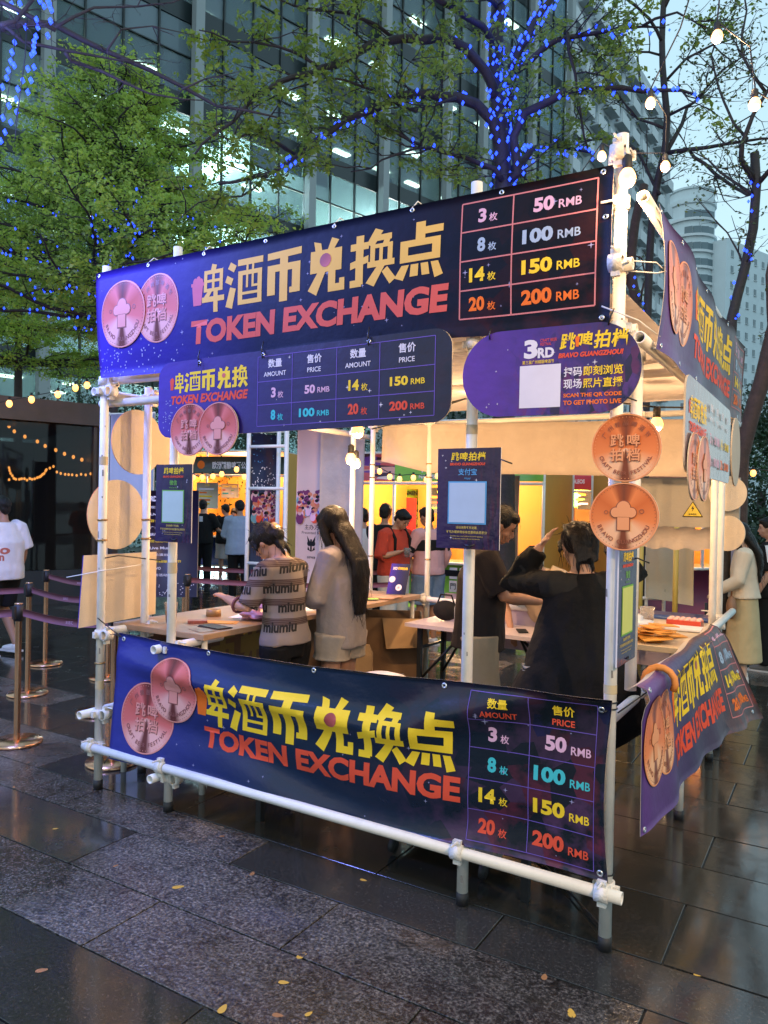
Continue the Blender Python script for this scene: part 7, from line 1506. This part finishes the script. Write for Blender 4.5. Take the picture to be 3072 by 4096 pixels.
person('man in black tee and trousers with a white label on his back, far left stall',at_g(438,15.6),YW+.05,1.78,SK,{'name':'tee','loose':.05,'sl':.035},M_bk,{'len':2,'loose':.03},M_bk,M_black,'short',HB,False,.02,.1,0,{'L':((-.3,.0,1.15),(-.26,.2,1.0)),'R':((.30,.05,1.15),(.36,.28,1.08))},.014,.86,.45,seed=7,
   extra=lambda t,Hd,U,J,LJ,s,Rh: dec(t,'label_patch',M_pap,MB().box(U((0,-.168,1.36)),(.07,.006,.11))))
person('customer in blue jeans half hidden behind the green edged payment poster',at_g(416,15.8),YW-.4,1.68,SK,{'name':'tee','loose':.04},M_wt,{'len':2,'loose':.02},M_jeans,M_wsh,'bun',HB,True,.02,.2,0,None,.015,.9,.45,seed=8)
person('man in black tee and pale shorts turning his head at the far left stall',at_g(490,16.6),YW+.25,1.70,SK,{'name':'tee','loose':.06,'sl':.04},M_bk,{'len':.95,'loose':.05,'name':'shorts'},cloth_m('pale_grey_shorts',(.48,.45,.44)),M_wsh,'short',HD,False,.02,.1,.8,{'L':((-.28,.1,1.15),(-.20,.35,1.12)),'R':((.26,.02,1.14),(.27,.08,.9))},.014,.86,.45,seed=9)
person('man in a light blue shirt and black trousers beside the white banner post',at_g(519,13.4),YW+.3,1.78,SK,{'name':'shirt','loose':.06,'sl':.035,'flare':.03},cloth_m('light_blue_shirt',(.36,.42,.55),.8,.5),{'len':2,'loose':.02},M_bk,M_wsh,'short',HB,False,.03,.2,0,{'L':((-.24,.08,1.15),(-.20,.33,1.12)),'R':((.26,.02,1.14),(.27,.08,.9))},.013,.80,.9,seed=10)
person('seller with dark hair inside the far left yellow stall, facing this way',at_g(508,18.8),YW+PI,1.62,SKL,{'name':'tee','loose':.04},M_bk,{'len':2,'loose':.02},M_bk,M_black,'bun',HD,True,.1,.3,0,{'L':((-.25,.15,1.15),(-.18,.4,1.1)),'R':((.25,.15,1.15),(.18,.4,1.1))},.015,.86,.45,seed=11)
def exr(t,Hd,U,J,LJ,s,Rh):
    mb=MB(); 
    for sx in(-1,1): mb.tube([U((sx*.12,.115,1.15)),U((sx*.13,.125,1.36)),U((sx*.125,.03,1.475)),U((sx*.12,-.10,1.44))],[.02*s]*4,6)
    mb.ell(U((0,-.20,1.22)),(.15*s,.09*s,.22*s),0,14,10); dec(t,'backpack',M_bk,mb); w_=J['R'][2]; mb=MB(); c=w_+V(-.02,.09,-.01); mb.lathe([(0,-.05),(.03,-.05),(.042,.06),(.039,.06),(.028,-.045),(0,-.045)],c,16); dec(t,'plastic_cup',MATS['clear_plastic_cup'],mb)
person('man in a red pullover with a black backpack, looking down at a clear cup',at_g(853,9.2),YW-2.35,1.72,SK,{'name':'pullover','loose':.055,'sl':.035,'flare':.0},cloth_m('red_pullover',(.50,.065,.04),.9,.4,60),{'len':2,'loose':.045},cloth_m('white_trousers',(.66,.62,.58),.8,.5),M_wsh,'short',HB,False,.05,.55,0,{'R':((.27,.02,1.12),(.06,.26,1.24)),'L':((-.26,.0,1.13),(-.27,.1,.9))},.010,.90,.62,curl=(.5,1.0),extra=exr,seed=12)
person('man with short black hair and a black top behind the red pullover',at_g(832,10.2),YW-.3,1.75,SKD,{'name':'tee','loose':.05},M_bk,{'len':2,'loose':.03},M_bk,M_black,'short',HB,False,0,.1,0,None,.014,.86,.9,seed=13)
person('person in a white top behind the rear left posts of the stall',at_g(787,10.3),YW+.2,1.68,SK,{'name':'tee','loose':.05},M_wt,{'len':2,'loose':.03},M_jeans,M_wsh,'short',HB,False,0,.1,.5,None,.014,.86,.5,seed=14)
def exp_(t,Hd,U,J,LJ,s,Rh):
    m=MB(); m.tube([U((0,0,1.20)),U((0,0,1.34))],[.232*s,.228*s],20,ry=[.16*s,.16*s],up=(1,0,0)); 
    for k in('L','R'): sh,el,w_=J[k]; m.tube([sh.lerp(el,.35),sh.lerp(el,.85)],[.082*s,.08*s],12)
    remesh(m,'black_band',M_bk,t,.012,2)
person('person in a pink hoodie with a black band and blue denim shorts',at_g(928,9.4),YW+.7,1.72,SKD,{'name':'hoodie','loose':.05,'sl':.035},cloth_m('pink_hoodie',(.62,.34,.36),.9,.4),{'len':.92,'loose':.06,'name':'denim_shorts'},cloth_m('washed_denim',(.15,.21,.32),.85,.5,30,.2),M_wsh,'short',HB,False,.0,.2,0,{'L':((-.30,.08,1.16),(-.12,.28,1.2)),'R':((.30,.0,1.14),(.29,.1,.9))},.011,.90,.9,extra=exp_,fat=1.0,seed=15)
def exw(t,Hd,U,J,LJ,s,Rh):
    mb=MB(); mb.box(U((-.20,-.10,1.0)),(.10,.06,.14)); mb.tube([U((-.2,-.1,1.07)),U((-.05,-.15,1.25)),U((.12,-.08,1.43))],.007,5); dec(t,'shoulder_bag',mat('maroon_bag',(.07,.015,.02),.4),mb)
person('woman with a low bun in a short white dress, carrying a small dark bag',at_g(1150,13.3),YW-.35,1.63,SKL,{'name':'dress','loose':.05,'flare':.10,'sl':.04},cloth_m('white_dress',(.66,.60,.58)),None,None,M_wsh,'bun',HB,True,.03,.2,-.6,{'L':((-.22,.1,1.18),(-.12,.3,1.3)),'R':((.22,.1,1.18),(.1,.3,1.3))},.013,.62,.9,extra=exw,seed=16)
def exh(t,Hd,U,J,LJ,s,Rh):
    mb=MB(); c=Hd((0,0,.09)); mb.lathe([(.0,.0),(.24,.03),(.25,.05),(.1,.03),(.085,.07)],c,20); dec(t,'hat_brim',mat('red_straw',(.45,.05,.03),.8),mb); mb=MB(); mb.lathe([(.095,.02),(.09,.075),(.05,.12)],c,18); dec(t,'hat_crown',mat('yellow_straw',(.62,.40,.05),.8),mb); mb=MB(); mb.lathe([(.05,.118),(.035,.15),(0,.16)],c,14); dec(t,'hat_tip',mat('green_straw',(.15,.4,.15),.8),mb)
person('seller wearing a wide red and yellow straw hat in the right yellow stall',at_g(1192,14.6),YW+PI+.2,1.62,SKD,{'name':'shirt','loose':.04},M_bk,{'len':2,'loose':.02},M_bk,M_black,'bun',HB,True,.05,.1,0,{'L':((-.25,.15,1.2),(-.18,.35,1.25)),'R':((.25,.15,1.15),(.18,.4,1.1))},.014,.86,.9,extra=exh,seed=17)
person('customer with long dark hair between the straw hat and the black coat',at_g(1212,12.8),YW-.2,1.66,SK,{'name':'tee','loose':.04},cloth_m('cream_top',(.5,.4,.32)),{'len':2,'loose':.02},cloth_m('tan_trousers',(.4,.28,.18)),M_black,'long',HD,True,.02,.1,0,None,.014,.86,.6,seed=18)
def exu(t,Hd,U,J,LJ,s,Rh):
    w_=J['L'][2]; b=V(w_.x-.0,w_.y+.10,0); mb=MB(); mb.lathe([(.0,.02),(.012,.04),(.05,.35),(.055,.55),(.035,.62),(.0,.63)],b,12); o=dec(t,'umbrella_cloth',mat('orange_umbrella',(.62,.13,.03),.45,bump=.5,bs=30),mb); mb=MB(); mb.tube([b+V(0,0,.62),b+V(0,0,.80)],.016,8); dec(t,'umbrella_handle',M_black,mb)
    mb=MB(); mb.tube([U((-.16,.05,1.42)),U((-.2,.12,1.1)),U((-.19,.13,.95))],.010,5); mb.ell(U((-.22,.13,.84)),(.09,.05,.12),0,12,8); dec(t,'shoulder_bag',mat('tan_bag',(.28,.13,.06),.5),mb)
person('woman in cream cardigan and long beige skirt holding a closed orange umbrella',at_g(1612,7.7),YW+1.15,1.62,SKL,{'name':'cardigan','loose':.03,'sl':.03},cloth_m('cream_cardigan',(.66,.54,.40)),{'kind':'skirt','len':.24,'fl':.02,'name':'skirt'},cloth_m('beige_skirt',(.52,.40,.22),.8,.6,10),mat('white_trainers',(.6,.58,.56),.5),'long',HB,True,.03,.15,-.2,{'L':((-.22,.06,1.12),(-.16,.28,1.0)),'R':((.22,.05,1.12),(.1,.25,1.0))},.010,.93,.95,curl=(.8,.8),extra=exu,seed=19,sole=M_black)
person('man with short black hair behind the long haired woman at the right edge',at_g(1590,8.9),YW+1.5,1.75,SK,{'name':'tee','loose':.05},cloth_m('lilac_grey_tee',(.32,.28,.32)),{'len':2,'loose':.05},cloth_m('grey_lilac_trousers',(.24,.21,.25)),mat('black_white_trainer',(.12,.12,.12),.5),'short',HB,False,.03,.2,0,None,.012,.86,.45,seed=20,sole=M_wsh)
person('person in a black tee with a white letter, cut by the right edge',at_g(1668,8.3),YW+.9,1.68,SK,{'name':'tee','loose':.07,'straight':1},M_bk,{'len':2,'loose':.05},M_bk,MATS['black_white_trainer'],'short',HB,False,.0,.1,.3,None,.012,.84,.5,seed=21,sole=M_wsh)
so=[c for c in bpy.data.objects if c.parent and c.name.startswith('tee') and c.parent.get('label','').startswith('person in a black tee with a white')][0]; tp=so.parent; vd=Matrix.Rotation(-tp.rotation_euler.z,3,'Z')@CF; vd.z=0
shirt_text(tp,so,[('R',-.16,-.04,1.20,1.38,0)],vd,M_pap)
# ---------------------------------------------------------------- small clutter
def bottle(lb,c,h=.22,r=.032,m=None):
    t=thing('bottle',lb,'bottle',c); mb=MB(); mb.lathe([(0,0),(r,0),(r,h*.62),(r*.42,h*.8),(r*.42,h*.95),(0,h*.95)],c,18); mb.part('bottle_body',m or mat('water_bottle',(.55,.62,.66),.12,trans=.6),t); MB().lathe([(r*.47,h*.93),(r*.47,h),(0,h)],c,14).part('cap',M_lil,t); return t
bottle('clear water bottle on the left counter near the long haired woman',(-2.62,1.72,.951)); bottle('small clear bottle on the back folding table',(-1.9,2.6,.766)); bottle('second clear bottle on the back folding table, nearer the lilac cloth',(-1.72,2.78,.766),.19)
t=thing('tape_roll','brown tape roll on the left counter behind the papers','tape roll',(-2.86,.8,.951)); MB().lathe([(.03,0),(.05,0),(.05,.045),(.03,.045),(.03,0)],(-2.86,.8,.951),22).part('roll',mat('brown_tape',(.35,.20,.08),.35),t)
beercup('clear cup of beer on the left counter corner by the front post',(-2.86,.42,.951),1.,.6)
for x,y,z,l in ((-2.5,1.05,.952,'black phone lying on the left counter'),(-1.35,2.6,.767,'black phone lying on the back folding table')): t=thing('phone',l,'phone',(x,y,z)); mb=MB(); mb.box((x,y,z+.004),(.075,.155,.008),0,Matrix.Rotation(.5,3,'Z')); mb.part('phone_body',M_black,t)
t=thing('handbag','small dark handbag on the back folding table','handbag',(-2.0,2.75,.766)); lump('bag_body','x','bag',(0,0,0),M_bk,'x',3) if False else None; mb=MB(); mb.ell((-2.08,2.74,.85),(.12,.06,.085),0,14,10); mb.tube([V(-2.17,2.74,.88),V(-2.13,2.74,.98),V(-2.03,2.74,.98),V(-1.99,2.74,.88)],.008,6); mb.part('bag_body',M_bk,t)
paper('flyer_stack','stack of colourful flyers in the middle of the left counter',(-2.85,1.25,.951),.15,.21,.15,mat('flyer_print',(.25,.12,.35),.35,var=.8,vs=25),'flyers',12)
paper('price_sheet','small printed sheet at the near edge of the left counter',(-2.5,.33,.951),.15,.1,-.3,mat('brown_print',(.3,.18,.1),.4,var=.5,vs=30),'paper')
t=thing('power_cable','black power cable drooping under the roof tarpaulin to the hanging bulbs','cable',(-1.6,1.5,2.45)); mb=MB(); mb.tube([V(-2.95,2.9,2.42),V(-2.4,2.4,2.40),V(-1.6,2.0,2.50),V(-1.1,1.7,2.50),V(-.7,1.9,2.44),V(-.3,2.2,2.40),V(-.02,2.6,2.43)],.006,6); mb.tube([V(-1.6,2.0,2.50),A(773,915,5.2),A(773,905,5.2)+V(0,0,.1)],.005,6); mb.part('cable',M_black,t)
t=thing('power_cable','black cable running down the right front post and along the ground inside','cable',(0,.03,1)); mb=MB(); mb.tube([V(.01,.028,2.9),V(-.012,.030,2.3),V(.008,.031,1.6),V(-.008,.030,.9),V(0,.032,.3),V(-.05,.12,.02),V(-.4,.5,.01),V(-.9,.9,.01)],.0055,6); mb.part('cable',M_black,t)
M_tape=mat('masking_tape',(.52,.42,.26),.6)
mb=MB()
for x,y,z,h in ((0,0,2.2,.05),(-.613,0,2.05,.04),(-2.41,0,1.35,.06),(-3,0,1.95,.05),(0,0,1.02,.035),(-3,0,.62,.05)): mb.lathe([(PR+.0012,z-h/2),(PR+.0012,z+h/2)],(x,y,0),16)
mb.part('tape_bands',M_tape,frame,kind='stuff')
mb=MB(); q=random.Random(8)      # scuffs and screw heads on the front tubes
for i in range(46):
    x=q.choice((0,-.613,-2.41,-3)); z=q.uniform(.1,3.0); a=q.uniform(-2.6,-.4); p=V(x+math.cos(a)*(PR+.0006),math.sin(a)*(PR+.0006),z); d=V(math.cos(a),math.sin(a),0); tt=V(-d.y,d.x,0)*q.uniform(.002,.006); u=V(0,0,q.uniform(.004,.02)); mb.add([p-tt-u,p+tt-u,p+tt*.6+u,p-tt+u],[(0,1,2,3)])
mb.part('scuff_marks',mat('scuff_grey',(.22,.20,.18),.7),frame,kind='stuff')
# blue light from the LED curtain tree at the upper left
for p,e in ((A(-260,-40,5.0),18),(A(-260,250,4.4),150),(V(-3.7,-1.9,4.0),185)): lamp('led_glow',p,e,(.21,.27,1),.35,bt)
# festoon bulbs that go on above and right of the camera
bulb('warm festoon bulb of the row, above the right side path',V(1.9,-.9,3.3),90,.82,'warm festoon bulbs strung over the right side',nm='festoon_bulb',es=3.2)
bulb('warm festoon bulb of the row, right of the camera',V(2.3,-2.6,3.3),90,.82,'warm festoon bulbs strung over the right side',nm='festoon_bulb',es=3.2)
